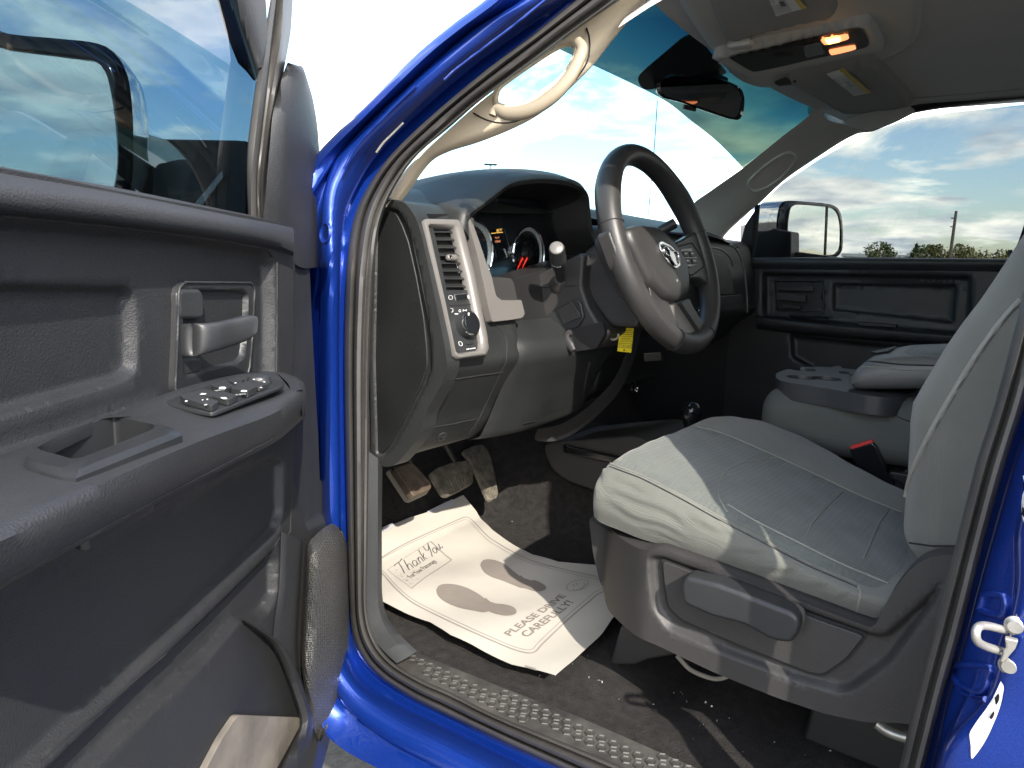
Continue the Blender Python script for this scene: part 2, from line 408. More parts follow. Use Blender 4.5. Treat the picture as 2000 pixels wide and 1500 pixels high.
def seam(name, trees, pts, r, m, parent, lift=.0, ns=None, dens=12):
    l = []
    for (a, b), (c, e) in zip(pts, pts[1:]):
        k = max(1, int(math.hypot(c-a, e-b)/dens))
        for i in range(k): l.append((a+(c-a)*i/k, b+(e-b)*i/k))
    l.append(pts[-1])
    q = [on(trees, a, b, lift) for a, b in l]; q = [x for x in q if x is not None]
    if len(q) < 2: return None
    return tube(name, q, r, m, parent, n=6, ns=ns or len(q)*2)
def smooth2(pts, n):  # smooth a pixel polyline
    return [(p.x, p.y) for p in catmull([Vector((a, b, 0)) for a, b in pts], n)]
def text_mesh(s, shear=0):
    c = bpy.data.curves.new('t', 'FONT'); c.body = s; c.shear = shear; c.align_x = 'LEFT'; c.resolution_u = 3
    o = bpy.data.objects.new('t', c); COL.objects.link(o)
    dg = bpy.context.evaluated_depsgraph_get(); dg.update(); me = bpy.data.meshes.new_from_object(o.evaluated_get(dg))
    bpy.data.objects.remove(o); bm = bmesh.new(); bm.from_mesh(me); bmesh.ops.triangulate(bm, faces=bm.faces)
    vs = [v.co.copy() for v in bm.verts]; fs = [[v.index for v in f.verts] for f in bm.faces]; bm.free(); bpy.data.meshes.remove(me)
    return vs, fs
def text(name, s, o, ex, ey, m, parent=None, width=None, height=None, bold=0, shear=0, fn=None):
    """flat lettering: origin o, unit directions ex, ey; scaled to width (and height)"""
    vs, fs = text_mesh(s, shear); xs = [v.x for v in vs]; ys = [v.y for v in vs]
    x0, x1, y0, y1 = min(xs), max(xs), min(ys), max(ys)
    sx = width/(x1-x0) if width else height/(y1-y0); sy = height/(y1-y0) if height else sx
    if not width and height: sx = sy
    P = [Vector(o)+Vector(ex)*(v.x-x0)*sx+Vector(ey)*(v.y-y0)*sy for v in vs]
    if fn: P = [fn(p) for p in P]
    return mesh(name, P, fs, m, parent)
def stroke(name, pts, wd, nrm, m, parent=None, n=None, fn=None, closed=False):
    """flat ink line of width wd along pts, on a surface of normal nrm"""
    P = catmull(pts, n or max(4, len(pts)*5), closed) if len(pts) > 2 else [Vector(p) for p in pts]
    vs = []; fs = []; k = len(P)
    for i, p in enumerate(P):
        t = (P[(i+1) % k]-P[i-1]) if closed else P[min(i+1, k-1)]-P[max(i-1, 0)]
        s = t.cross(nrm).normalized()*wd/2; vs += [p+s, p-s]
    for i in range(k if closed else k-1): fs.append([2*i, 2*i+1, (2*i+3) % (2*k), (2*i+2) % (2*k)])
    if fn: vs = [fn(v) for v in vs]
    return mesh(name, vs, fs, m, parent)
def proj(p):
    v = Vector(p)-CAM; z = v.dot(FW); return 1000+FPX*v.dot(RT)/z, 750-FPX*v.dot(UP)/z
def open_hole(o, poly):
    """open a hole in a panel where the traced outline passes"""
    bm = bmesh.new(); bm.from_mesh(o.data); C_ = [proj(f.calc_center_median()) for f in bm.faces]
    A = np.array(C_); D = sdf(poly, A[:, 0], A[:, 1]); bm.faces.ensure_lookup_table()
    bmesh.ops.delete(bm, geom=[f for f, d in zip(bm.faces[:], D) if d > 0], context='FACES'); bm.to_mesh(o.data); bm.free()
def on_base(fr, pts, base):
    r = []
    for a, b in pts:
        h = 0
        for _ in range(12):
            u, v = fr.px([(a, b)], h)[0]; h = h*.4+.6*float(base(np.array([u]), np.array([v]))[0])
        r.append((u, v))
    return r
def skin_on(name, trees, poly, m, par, lift=.0018, step=7, fall=16, lo=.15):
    P = np.array(smooth2(poly+[poly[0]], 120)[:-1]); x0, y0 = P.min(0); x1, y1 = P.max(0)
    X, Y = np.meshgrid(np.arange(x0, x1, step), np.arange(y0, y1, step)); X = X.ravel(); Y = Y.ravel(); k = sdf(P, X, Y) > step*.4
    al = [Vector(p) for p in P]+[Vector((a, b)) for a, b in zip(X[k], Y[k])]; nb = len(P)
    vs, _, fs, _, _, _ = geometry.delaunay_2d_cdt(al, [(i, (i+1) % nb) for i in range(nb)], [list(range(nb))], 1, 1e-6)
    A = np.array([(v.x, v.y) for v in vs]); D = sdf(P, A[:, 0], A[:, 1]); Q = []; ok = []
    for (a, b), d in zip(A, D):
        tt_ = min(1, max(0, d/fall)); h = on(trees, a, b, lift*(lo+(1-lo)*math.sin(tt_*pi/2))); Q.append(h or V(0, 0, 0)); ok.append(h is not None)
    fs = [f for f in fs if all(ok[i] for i in f)]
    # keep the largest island only
    grp = list(range(len(Q)))
    def fd(i_):
        while grp[i_] != i_: grp[i_] = grp[grp[i_]]; i_ = grp[i_]
        return i_
    for f in fs:
        for i_ in f[1:]: grp[fd(i_)] = fd(f[0])
    cnt = {}
    for f in fs: cnt[fd(f[0])] = cnt.get(fd(f[0]), 0)+1
    best = max(cnt, key=cnt.get); fs = [f for f in fs if fd(f[0]) == best]
    used = sorted({i_ for f in fs for i_ in f}); mp_ = {o_: n_ for n_, o_ in enumerate(used)}
    return mesh(name, [Q[i_] for i_ in used], [[mp_[i_] for i_ in f] for f in fs], m, par, 180)
def join(name, objs, parent=None):
    bm = bmesh.new(); mats = []
    for o in objs:
        me = o.data.copy(); me.transform(o.matrix_world); off = len(mats)
        for mm in o.data.materials:
            mats.append(mm)
        for p in me.polygons: p.material_index += off
        bm.from_mesh(me); bpy.data.meshes.remove(me)
    me = bpy.data.meshes.new(name); bm.to_mesh(me); bm.free()
    for mm in mats: me.materials.append(mm)
    for o in objs: bpy.data.objects.remove(o)
    o = bpy.data.objects.new(name, me); COL.objects.link(o)
    if parent: o.parent = parent
    return o
# ================================================================== SETTING
g = mesh('ground', [V(-400, -600, 0), V(600, -600, 0), V(600, 500, 0), V(-400, 500, 0)], [[0, 1, 2, 3]], 'gravel'); tag(g, kind='structure')

truck = bpy.data.objects.new('pickup_truck', None); COL.objects.link(truck)
tag(truck, 'blue crew cab pickup truck with its driver door standing open and grey cloth seats', 'pickup truck')
T = truck

# ------------------------------------------------------------------ blue body around the driver door opening
def yc(pts, ys): return [at(a, b, y=ys) for a, b in pts]
def ylean(pts, yb):  # tumblehome: the side leans inwards above the belt
    r = []
    for a, b in pts:
        y = yb
        for _ in range(6):
            p = at(a, b, y=y); y = yb-max(0, p.z-1.42)*.42
        r.append(at(a, b, y=y))
    return r
K0 = [(1290, -120), (1190, -50), (1125, 0), (1040, 68), (950, 136), (845, 224), (775, 290), (740, 332), (715, 371), (691, 425), (680, 490), (675, 560), (672, 700), (675, 900), (680, 1100), (683, 1180), (690, 1245), (712, 1290), (742, 1322), (803, 1362), (866, 1393), (946, 1431), (1000, 1457), (1093, 1500), (1200, 1550), (1330, 1610)]
K1 = [(1270, -130), (1172, -60), (1105, 0), (1020, 60), (930, 125), (828, 212), (757, 280), (722, 322), (698, 362), (676, 415), (666, 490), (663, 560), (661, 700), (663, 900), (666, 1100), (669, 1190), (674, 1255), (692, 1305), (724, 1342), (790, 1383), (855, 1415), (935, 1454), (990, 1481), (1080, 1524), (1190, 1576), (1320, 1640)]
K2 = [(1235, -150), (1135, -70), (1060, 0), (980, 52), (895, 118), (795, 205), (722, 275), (685, 318), (662, 365), (650, 420), (646, 490), (644, 560), (642, 700), (642, 900), (646, 1100), (650, 1200), (658, 1278), (680, 1330), (714, 1370), (782, 1416), (850, 1450), (930, 1492), (985, 1520), (1075, 1566), (1185, 1620), (1315, 1685)]
K3 = [(1190, -170), (1090, -75), (1020, 0), (935, 52), (850, 122), (740, 222), (672, 292), (648, 330), (634, 372), (628, 420), (626, 490), (625, 560), (624, 700), (624, 900), (628, 1100), (634, 1210), (642, 1300), (662, 1360), (700, 1404), (765, 1450), (835, 1488), (915, 1532), (970, 1560), (1060, 1606), (1170, 1665), (1300, 1730)]
K4 = [(1150, -190), (1050, -75), (974, 0), (900, 55), (827, 115), (720, 220), (640, 300), (612, 340), (604, 380), (600, 420), (598, 490), (597, 560), (596, 700), (596, 900), (600, 1100), (606, 1220), (612, 1330), (630, 1420), (668, 1462), (740, 1502), (815, 1545), (895, 1595), (950, 1625), (1040, 1680), (1150, 1740), (1280, 1810)]
def ylow(pts, yb, yl):
    r = []
    for a, b in pts:
        y = yb
        for _ in range(8):
            p = at(a, b, y=y); k = min(1, max(0, (p.z-1.38)/.14, (.88-p.z)/.06)); y = yl+(yb-yl)*k-max(0, p.z-1.42)*.42
        r.append(at(a, b, y=y))
    return r
bs_ = loft('body_shell', [ylean(K0, .862), ylean(K0, .868), ylean(K1, .872), ylean(K1, .888), ylow(K2, .93, .905), ylow(K3, .942, .885), ylow(K3, .93, .875), ylow(K4, .965, .84)], 'blue', T, nu=170, nv=4, ang=55)
# A pillar outer skin turning to the windshield
KA = ylean(K4[:8], .965)
loft('pillar_skin', [KA, [p+V(.03, -.015, .012) for p in KA], [p+V(.05, -.06, .015) for p in KA]], 'blue', T, nu=40, nv=3)
# small drip grooves and highlights as real ridges on the pillar
for l, r in (([(812, 168), (760, 218), (700, 282), (672, 330)], .0022), ([(1090, -20), (1000, 52), (900, 128), (868, 156)], .0018)):
    tube('seam_sealer', ylean(l, .944), r, 'blue', T, n=6)
tube('wire_bead', ylean([(788, 240), (770, 258), (748, 280), (735, 298)], .925), .0016, 'steel', T, n=6)
lathe('body_plug', at(637, 456, y=.947), (0.2, 1, 0.1), [(0, 0), (.008, 0), (.011, .001), (.013, .003), (.015, .0)], 'blue', T)
# rocker under the sill, down to the ground side
R4 = ylow(K4[17:], .965, .84)
loft('rocker_panel', [R4, [p+V(0, -.02, -.012) for p in R4], [p+V(0, -.10, -.03) for p in R4], [p+V(0, -.2, -.03) for p in R4]], 'blue', T, nu=60, nv=4)

# door seal: outer lip, groove and inner bulb following the opening
S_in = [(1380, -120), (1280, -55), (1209, 0), (1130, 55), (1055, 112), (950, 187), (880, 247), (810, 308), (764, 378), (741, 440), (733, 500), (728, 560), (722, 700), (720, 900), (717, 1100), (716, 1180), (727, 1239), (744, 1268), (768, 1294), (820, 1326), (880, 1352), (950, 1388), (1010, 1414), (1112, 1455), (1220, 1500), (1350, 1560)]
def mixp(a, b, t):
    A = catmull([Vector((x, y, 0)) for x, y in a], 60); B = catmull([Vector((x, y, 0)) for x, y in b], 60)
    return [(p.x*(1-t)+q.x*t, p.y*(1-t)+q.y*t) for p, q in zip(A, B)]
prof = [(0, .866), (.02, .884), (.14, .894), (.26, .892), (.33, .880), (.36, .878), (.40, .892), (.52, .898), (.66, .892), (.74, .880), (.78, .879), (.84, .886), (.93, .882), (1.0, .866), (1.0, .845)]
loft('door_seal', [ylean(mixp(K0, S_in, t), y) for t, y in prof], 'rubber', T, nu=160, nv=2, ang=60)

# black kick panel between seal and footwell, lower front corner
loft('kick_panel', [yc([(718, 880), (717, 1000), (715, 1100), (714, 1180), (725, 1238), (748, 1270), (775, 1296)], .862),
                    yc([(738, 895), (738, 1000), (738, 1100), (738, 1170), (748, 1215), (770, 1250), (800, 1282)], .850),
                    yc([(747, 915), (746, 1000), (746, 1100), (747, 1165), (757, 1205), (782, 1240), (815, 1272)], .835),
                    yc([(747, 915), (746, 1000), (746, 1100), (747, 1165), (757, 1205), (782, 1240), (815, 1272)], .79)], 'black', T, nu=60, nv=1)

# ------------------------------------------------------------------ B pillar side of the opening
B0 = [(2075, 500), (2010, 760), (1966, 900), (1916, 1080), (1876, 1240), (1844, 1352), (1808, 1492), (1785, 1570), (1730, 1640)]
Bi = [(2020, 440), (2002, 545), (1988, 618), (1940, 800), (1908, 900), (1860, 1088), (1820, 1240), (1784, 1380), (1756, 1500), (1735, 1570), (1680, 1600)]
bp = [(0, .845), (0, .868), (.05, .884), (.2, .895), (.33, .896), (.42, .886), (.46, .884), (.52, .892), (.7, .899), (.86, .894), (.97, .880), (1, .866)]
loft('rear_door_seal', [ylean(mixp(Bi, B0, t), y) for t, y in bp], 'rubber', T, nu=70, nv=2, ang=60)
B1 = [(2100, 500), (2030, 760), (1984, 900), (1932, 1080), (1890, 1240), (1858, 1352), (1824, 1492), (1800, 1570), (1745, 1650)]
B2 = [(2200, 500), (2085, 760), (2035, 900), (1990, 1030), (1984, 1150), (1955, 1270), (1925, 1360), (1850, 1450), (1818, 1570), (1765, 1660)]
B3 = [(a+14, b+6) for a, b in B2]
B4 = [(a+170, b+60) for a, b in B2]
loft('pillar_shell', [ylean(B0, .864), ylean(B1, .872), ylean(B1, .884), ylean(mixp(B1, B2, .5)[::6], .902), ylean(B2, .914), ylean(B3, .938), ylean(B4, .948)], 'blue', T, nu=90, nv=5, ang=60)
psb = bvh(bpy.data.objects['pillar_shell'])
def pon(l, lift=.001): return [on(psb, a, b, lift) or ylean([(a, b)], .94)[0] for a, b in l]
# stamped pockets on the pillar
def ylf(pts, y): return ylean(pts, y)
pk = [(1918, 1180), (1922, 1165), (1935, 1160), (1962, 1166), (1958, 1200), (1916, 1192)]
tube('stamped_pocket', pon(pk, 0), .0034, 'blue', T, n=10, closed=True, ns=40)
pk2 = [(1866, 1310), (1878, 1298), (1932, 1302), (1930, 1322), (1918, 1352), (1880, 1340), (1866, 1326)]
tube('stamped_pocket', pon(pk2, 0), .0032, 'blue', T, n=10, closed=True, ns=50)
tube('stamped_pocket', pon([(1864, 1330), (1880, 1352), (1905, 1364), (1926, 1366)], 0), .0026, 'blue', T, n=8)
# striker: plate, U loop and bolts
pl = slab('door_striker', ylf([(1986, 1188), (2010, 1186), (2016, 1240), (2010, 1300), (1986, 1330), (1962, 1330), (1954, 1300), (1962, 1268)], .930), V(0, .007, 0), 'steel', T, r=.01, bev=.0025)
tube('striker_loop', [at(1968, 1232, y=.93), at(1925, 1222, y=.955), at(1908, 1228, y=.972), at(1908, 1250, y=.972), at(1925, 1262, y=.955), at(1966, 1275, y=.93)], .0033, 'steel', pl, n=12, ns=40)
for a, b in ((1984, 1222), (1972, 1300)): lathe('bolt', at(a, b, y=.937), (.1, 1, 0), [(0, .004), (.005, .004), (.006, .002), (.008, .001), (.008, 0)], 'steel', pl, n=20)
slab('striker_arm', ylf([(1962, 1240), (1990, 1246), (1984, 1262), (1960, 1290), (1952, 1286), (1966, 1258)], .942), V(0, .006, 0), 'steel', pl, bev=.002)
# remains of a white label on the pillar
skin_on('torn_white_label', psb, [(1956, 1330), (1962, 1342), (1958, 1365), (1950, 1392), (1938, 1420), (1924, 1448), (1906, 1474), (1898, 1480), (1897, 1456), (1895, 1434), (1903, 1418), (1914, 1402), (1926, 1386), (1940, 1364)], 'primer', T, lift=.001, step=5, lo=1)
skin_on('torn_white_label', psb, [(2000, 930), (2020, 922), (2034, 930), (2032, 980), (2028, 1026), (2006, 1026), (1998, 1000), (1999, 970), (2004, 950)], 'primer', T, lift=.001, step=5, lo=1)
for p in ([(1945, 1362), (1953, 1354), (1954, 1366), (1948, 1376)], [(1934, 1400), (1942, 1388), (1944, 1394), (1938, 1404)], [(2002, 942), (2012, 950), (2010, 964), (2004, 958)], [(2002, 990), (2010, 1000), (2006, 1012), (2001, 1004)]):
    skin_on('torn_patch', psb, p, 'gloss', T, lift=.002, step=3, lo=1)
# stitched edge trim of the seat side is hidden; rear cab side behind the pillar
slab('rear_door_skin', [V(-.16, .95, .80), V(-1.05, .95, .80), V(-1.05, .95, 1.44), V(-.16, .95, 1.44)], V(0, -.12, 0), 'blue', T, bev=.01)
slab('rear_door_glass', [V(-.10, .86, 1.44), V(-1.0, .86, 1.44), V(-.92, .70, 1.90), V(-.10, .70, 1.90)], V(0, .005, 0), 'glass_r', T)
slab('rear_corner_pillar', [V(-.98, .86, 1.44), V(-1.28, .86, 1.44), V(-1.28, .70, 1.92), V(-.92, .70, 1.84)], V(0, .02, 0), 'blue', T)
slab('cab_corner_panel', [V(-1.04, .94, .80), V(-1.28, .94, .80), V(-1.28, .90, 1.46), V(-1.04, .90, 1.46)], V(0, -.06, 0), 'blue', T)

# ------------------------------------------------------------------ sill plate with hexagon tread
fs_ = Frame((0, 0, .797), (1, 0, 0), (0, 1, 0), (0, 0, 1))
o_s = fs_.px([(744, 1268), (768, 1296), (812, 1328), (870, 1358), (946, 1400), (1000, 1424), (1112, 1470), (1220, 1515), (1340, 1570), (1480, 1640), (1620, 1600), (1420, 1530), (1300, 1478), (1133, 1404), (1000, 1352), (880, 1303), (797, 1268), (765, 1243)])
sillp = relief('sill_plate', fs_, o_s, [], 'sill', T, step=.012, skirt=.03,
               base=lambda u, v: .004*np.clip((.80-v)/.05, 0, 1)-.012*np.clip((v-.835)/.03, 0, 1)**2)
bt = bvh(sillp)
hexr = .0085
hp = []
ux = Vector((1, 0, 0))
for i in range(60):
    for j in range(4):
        x = .80-i*.0185; y = .775+j*.0165+(0)
        x -= .00925*(j % 2)
        q = pr_ = None
        h = bt.ray_cast(V(x, y, 1.0), V(0, 0, -1))
        if h[0] is None: continue
        hp.append(h[0])
# clip the tread to the plate's inner strip
me = bpy.data.meshes.new('tread_hexagon'); bm = bmesh.new()
ro = [bm.verts.new((cos(pi/3*k+pi/6)*hexr, sin(pi/3*k+pi/6)*hexr, 0)) for k in range(6)]
rm = [bm.verts.new((cos(pi/3*k+pi/6)*hexr*.86, sin(pi/3*k+pi/6)*hexr*.86, .0016)) for k in range(6)]
ri = [bm.verts.new((cos(pi/3*k+pi/6)*hexr*.66, sin(pi/3*k+pi/6)*hexr*.66, .0003)) for k in range(6)]
for k in range(6):
    l = (k+1) % 6; bm.faces.new([ro[k], ro[l], rm[l], rm[k]]); bm.faces.new([rm[k], rm[l], ri[l], ri[k]])
bm.faces.new(ri); bm.to_mesh(me); bm.free(); me.materials.append(M['sill'])
def inpoly(p, poly): return sdf(poly, np.array([p[0]]), np.array([p[1]]))[0]
osh = fs_.px([(775, 1262), (797, 1285), (830, 1318), (900, 1352), (980, 1392), (1133, 1456), (1280, 1515), (1400, 1565), (1500, 1550), (1300, 1480), (1133, 1408), (1000, 1356), (880, 1308), (800, 1272)])
nh = 0
for p in hp:
    if inpoly(p, osh) > .004 and nh < 290:
        o = bpy.data.objects.new('tread_hexagon', me); COL.objects.link(o); o.location = p+V(0, 0, .0002); o.parent = sillp; nh += 1

# ------------------------------------------------------------------ carpet floor
def floor_h(x, y):
    h = .785+.035*np.exp(-((x-.60)/.05)**2)*0
    h = h+.20*1/(1+np.exp(-(.12-y)/.03))*1/(1+np.exp(-(y+.32)/.03))*np.clip((x+.2)/.5, 0, 1)   # tunnel
    h = h+np.clip((x-1.06)/.30, 0, 1)**1.3*.38                                            # toe board
    h = h+(.016*np.sin(x*14+y*9)*np.exp(-((x-.45)/.25)**2)+.008*np.sin(x*37+3*y)*np.exp(-((x-.4)/.3)**2))*np.clip((.73-y)/.12, 0, 1)
    h = h-.012*np.clip((y-.76)/.06, 0, 1)
    return h
xs = np.linspace(-.9, 1.42, 200); ys = np.linspace(-.80, .835, 150)
rows = [[V(x, y, float(floor_h(x, y))) for y in ys] for x in xs]
carpet = grid('floor_carpet', rows, 'carpet', T, ang=180)
slab('floor_pan', [V(-1.3, -.95, .70), V(1.5, -.95, .70), V(1.5, .90, .70), V(-1.3, .90, .70)], V(0, 0, .03), 'dark', T)
slab('firewall', [V(1.43, -.9, .7), V(1.43, .86, .7), V(1.43, .86, 1.46), V(1.43, -.9, 1.46)], V(.03, 0, 0), 'dark', T)
slab('footwell_side', [V(.865, .785, .74), V(1.43, .785, .74), V(1.43, .785, 1.45), V(.90, .785, 1.45), V(.875, .785, 1.10)], V(0, .012, 0), 'carpet', T)
slab('right_footwell_side', [V(.70, -.80, .74), V(1.43, -.80, .74), V(1.43, -.80, 1.45), V(.82, -.80, 1.45), V(.76, -.80, 1.2)], V(0, -.012, 0), 'dark', T)

# ------------------------------------------------------------------ cab shell: roof, rear wall, right side, hood (keeps the light out as the real cab does)
def roofz(x, y): return 1.965-.07*(y/.75)**4-.05*max(0, (x-.30)/.35)**2-.0*x
rr = [[V(x, y, roofz(x, y)) for y in np.linspace(-.735, .70, 24)] for x in np.linspace(-1.25, .56, 24)]
rf = grid('roof_skin', rr, 'blue', T); solid(rf, .012, 1)
slab('rear_cab_wall', [V(-1.26, -.85, .75), V(-1.26, .85, .75), V(-1.26, .82, 1.42), V(-1.26, -.82, 1.42)], V(-.02, 0, 0), 'liner', T)
slab('rear_cab_header', [V(-1.26, -.74, 1.80), V(-1.26, .70, 1.80), V(-1.26, .68, 1.95), V(-1.26, -.70, 1.95)], V(-.02, 0, 0), 'liner', T)
slab('rear_glass', [V(-1.27, -.80, 1.42), V(-1.27, .80, 1.42), V(-1.27, .70, 1.80), V(-1.27, -.70, 1.80)], V(-.004, 0, 0), 'glass_s', T)
slab('right_rear_side', [V(-1.25, -.86, .75), V(-.02, -.86, .75), V(-.02, -.86, 1.46), V(-1.25, -.86, 1.46)], V(0, -.06, 0), 'black', T)
slab('right_b_pillar', [V(-.10, -.84, 1.40), V(.03, -.84, 1.40), V(.03, -.70, 1.93), V(-.10, -.70, 1.93)], V(0, -.05, 0), 'black', T)
slab('left_b_pillar', [V(-.13, .835, .80), V(.015, .835, .80), V(.010, .835, 1.44), V(-.13, .835, 1.44)], V(0, .022, 0), 'linerp', T)
slab('pillar_upper', [V(-.13, .862, 1.43), V(.014, .862, 1.43), V(.034, .70, 1.92), V(-.13, .70, 1.92)], V(0, .02, 0), 'blue', T)
slab('roof_side_rail', [V(.46, .70, 1.862), V(.38, .70, 1.885), V(-1.27, .70, 1.885), V(-1.27, .68, 1.965), V(.30, .68, 1.965), V(.42, .69, 1.93)], V(0, .02, 0), 'blue', T)
hd = loft('hood', [[V(1.42, -.80, 1.43), V(1.42, 0, 1.49), V(1.42, .80, 1.43)], [V(1.9, -.80, 1.40), V(1.9, 0, 1.46), V(1.9, .80, 1.40)], [V(2.45, -.78, 1.30), V(2.5, 0, 1.36), V(2.45, .78, 1.30)], [V(2.48, -.78, .9), V(2.55, 0, .9), V(2.48, .78, .9)]], 'blue', T, nu=30, nv=8)
slab('right_fender', [V(.92, -.90, .75), V(2.45, -.90, .75), V(2.45, -.90, 1.28), V(1.4, -.90, 1.42), V(.92, -.90, 1.44)], V(0, -.06, 0), 'blue', T, bev=.02)
slab('left_fender', [V(1.02, .93, .80), V(2.45, .93, .80), V(2.45, .93, 1.28), V(1.4, .93, 1.40), V(1.02, .93, 1.42)], V(0, .05, 0), 'blue', T, bev=.02)

# ------------------------------------------------------------------ A pillar trim, driver side, with grab handle
Ai = [(752, 402), (766, 386), (815, 312), (880, 250), (952, 188), (1057, 112), (1135, 52), (1211, 0), (1300, -60)]   # along the seal
Ao = [(764, 420), (790, 385), (835, 322), (872, 298), (935, 278), (1000, 252), (1062, 217), (1145, 142), (1195, 80), (1262, 0), (1320, -60)]
A_ = ylean(Ai, .842); 
def yl2(pts, yb): return ylean(pts, yb)
c0 = yl2(Ai, .845); c3 = yl2(Ao, .80); c1 = yl2(mixp(Ai, Ao, .35)[::5], .835); c2 = yl2(mixp(Ai, Ao, .75)[::5], .822)
ap = loft('pillar_trim', [c0, c1, c2, c3, [p+V(.04, -.0, .0) for p in c3]], 'beige', T, nu=260, nv=12, ang=70)
# opening in the trim = grab handle hole
hole = [(968, 188), (975, 170), (1000, 150), (1040, 122), (1080, 96), (1105, 85), (1122, 88), (1126, 98), (1118, 124), (1095, 155), (1060, 182), (1030, 203), (1005, 211), (985, 210), (970, 203)]
bake(ap); open_hole(ap, smooth2(hole+[hole[0]], 60)[:-1])
gh = tube('grab_handle', yl2([(962, 226), (970, 214), (990, 222), (1020, 220), (1052, 207), (1085, 183), (1112, 152), (1130, 118), (1137, 95), (1128, 80)], .868), .0095, 'beigeh', T, n=14, ns=60, rfn=lambda t: 1-.35*abs(2*t-1)**4, flat=.75, upv=V(0, 1, 0))
tube('handle_seam', yl2([(918, 217), (945, 232), (975, 240), (1010, 236), (1060, 212), (1110, 170), (1142, 130), (1151, 100), (1150, 70), (1141, 45)], .841), .0013, 'seamd', ap, n=6, ns=60)
tube('hole_lip', yl2(hole, .838), .0045, 'beige', ap, n=10, closed=True, ns=80)
# A pillar trim, passenger side (with hand recess)
Fp = Frame(at(1500, 330, y=-.70), (-.75, .0, .45), (.2, .35, .9), (-.35, .90, -.0)); 
def yr(pts, yb):  # right side leans inwards too
    r = []
    for a, b in pts:
        y = yb
        for _ in range(6):
            p = at(a, b, y=y); y = yb+max(0, p.z-1.47)*.30
        r.append(at(a, b, y=y))
    return r
Pi = [(1345, 440), (1351, 402), (1392, 370), (1455, 325), (1530, 265), (1575, 230), (1592, 208), (1600, 196)]
Po = [(1405, 480), (1420, 455), (1470, 408), (1486, 395), (1532, 352), (1600, 305), (1660, 268), (1720, 244)]
pt = loft('passenger_pillar_trim', [yr(Pi, -.62), yr(mixp(Pi, Po, .3)[::6], -.66), yr(mixp(Pi, Po, .65)[::6], -.70), yr(mixp(Pi, Po, .92)[::6], -.74), yr(Po, -.79)], 'linerp', T, nu=60, nv=6, ang=70)
tp = bvh(pt)
rc_ = [(1462, 356), (1468, 346), (1495, 322), (1525, 302), (1543, 298), (1552, 306), (1548, 320), (1525, 345), (1498, 364), (1475, 372), (1464, 368)]
q = [on(tp, a, b, .002) for a, b in rc_]; q = [x for x in q if x]
if len(q) > 5:
    tube('recess_lip', q, .005, 'linerp', pt, n=8, closed=True, ns=60)
    qq = catmull([on(tp, a, b, .0015) or q[0] for a, b in rc_], 40, True); c = sum(qq, Vector())/40
    dn = V(.5, -.6, -.5)*.03
    grid('hand_recess', [[p for p in qq], [c+(p-c)*.9+V(.002, -.002, -.002) for p in qq], [c+(p-c)*.6 for p in qq], [c+(p-c)*.05 for p in qq]], 'liner', pt, closeu=True)

# ------------------------------------------------------------------ windshield
wb = [V(1.28, .80, 1.44), V(1.34, .4, 1.44), V(1.36, 0, 1.44), V(1.34, -.4, 1.44), V(1.26, -.80, 1.44)]
wt = [V(.56, .66, 1.885), V(.60, .35, 1.90), V(.615, 0, 1.905), V(.60, -.35, 1.90), V(.56, -.66, 1.885)]
wr = [[a.lerp(b, t)+V(.0, 0, .035*sin(pi*t)) for a, b in zip(wb, wt)] for t in (0, .25, .5, .75, 1)]
def wsf(s, t):   # windshield point, s across 0..1 left to right, t bottom to top
    col = [catmull([wr[i][j] for i in range(5)], 33) for j in range(5)]
    return col
cols_ = [catmull([wr[i][j] for i in range(5)], 41) for j in range(5)]
WS = [catmull([cols_[j][i] for j in range(5)], 41) for i in range(41)]
ws = grid('windshield', WS, 'glass_w', T, ang=180)
# tinted sun strip across the top of the glass, its lower edge curved
def sunstrip():
    m = bpy.data.materials.new('sun_strip_tint'); m.use_nodes = True; t = m.node_tree; t.nodes.clear()
    o = t.nodes.new('ShaderNodeOutputMaterial'); tr = t.nodes.new('ShaderNodeBsdfTransparent')
    co = t.nodes.new('ShaderNodeTexCoord'); sp = t.nodes.new('ShaderNodeSeparateXYZ'); rp_ = t.nodes.new('ShaderNodeValToRGB')
    mr = t.nodes.new('ShaderNodeMapRange'); mr.inputs['From Min'].default_value = 1.72; mr.inputs['From Max'].default_value = 1.93
    t.links.new(co.outputs['Object'], sp.inputs[0]); t.links.new(sp.outputs['Z'], mr.inputs[0]); t.links.new(mr.outputs[0], rp_.inputs[0])
    rp_.color_ramp.elements[0].color = (.11, .135, .105, 1); rp_.color_ramp.elements[0].position = .35
    rp_.color_ramp.elements[1].color = (.006, .026, .045, 1); rp_.color_ramp.elements[1].position = .9
    e = rp_.color_ramp.elements.new(.62); e.color = (.03, .085, .09, 1)
    t.links.new(rp_.outputs[0], tr.inputs[0]); t.links.new(tr.outputs[0], o.inputs[0]); return m
M['strip'] = sunstrip()
def ext_sheet():
    n_ = len(WS); m_ = len(WS[0]); R_ = [list(r) for r in WS]
    for k in range(1, 14): R_.append([a+(a-b)*k for a, b in zip(WS[-1], WS[-2])])
    L_ = []
    for r in R_:
        d0 = r[0]-r[1]; d1 = r[-1]-r[-2]
        L_.append([r[0]+d0*k for k in range(8, 0, -1)]+r+[r[-1]+d1*k for k in range(1, 9)])
    vs = [p for r in L_ for p in r]; c_ = len(L_[0]); fs = [[i_*c_+j_, i_*c_+j_+1, (i_+1)*c_+j_+1, (i_+1)*c_+j_] for i_ in range(len(L_)-1) for j_ in range(c_-1)]
    return BVHTree.FromPolygons(vs, fs)
wsb = ext_sheet()
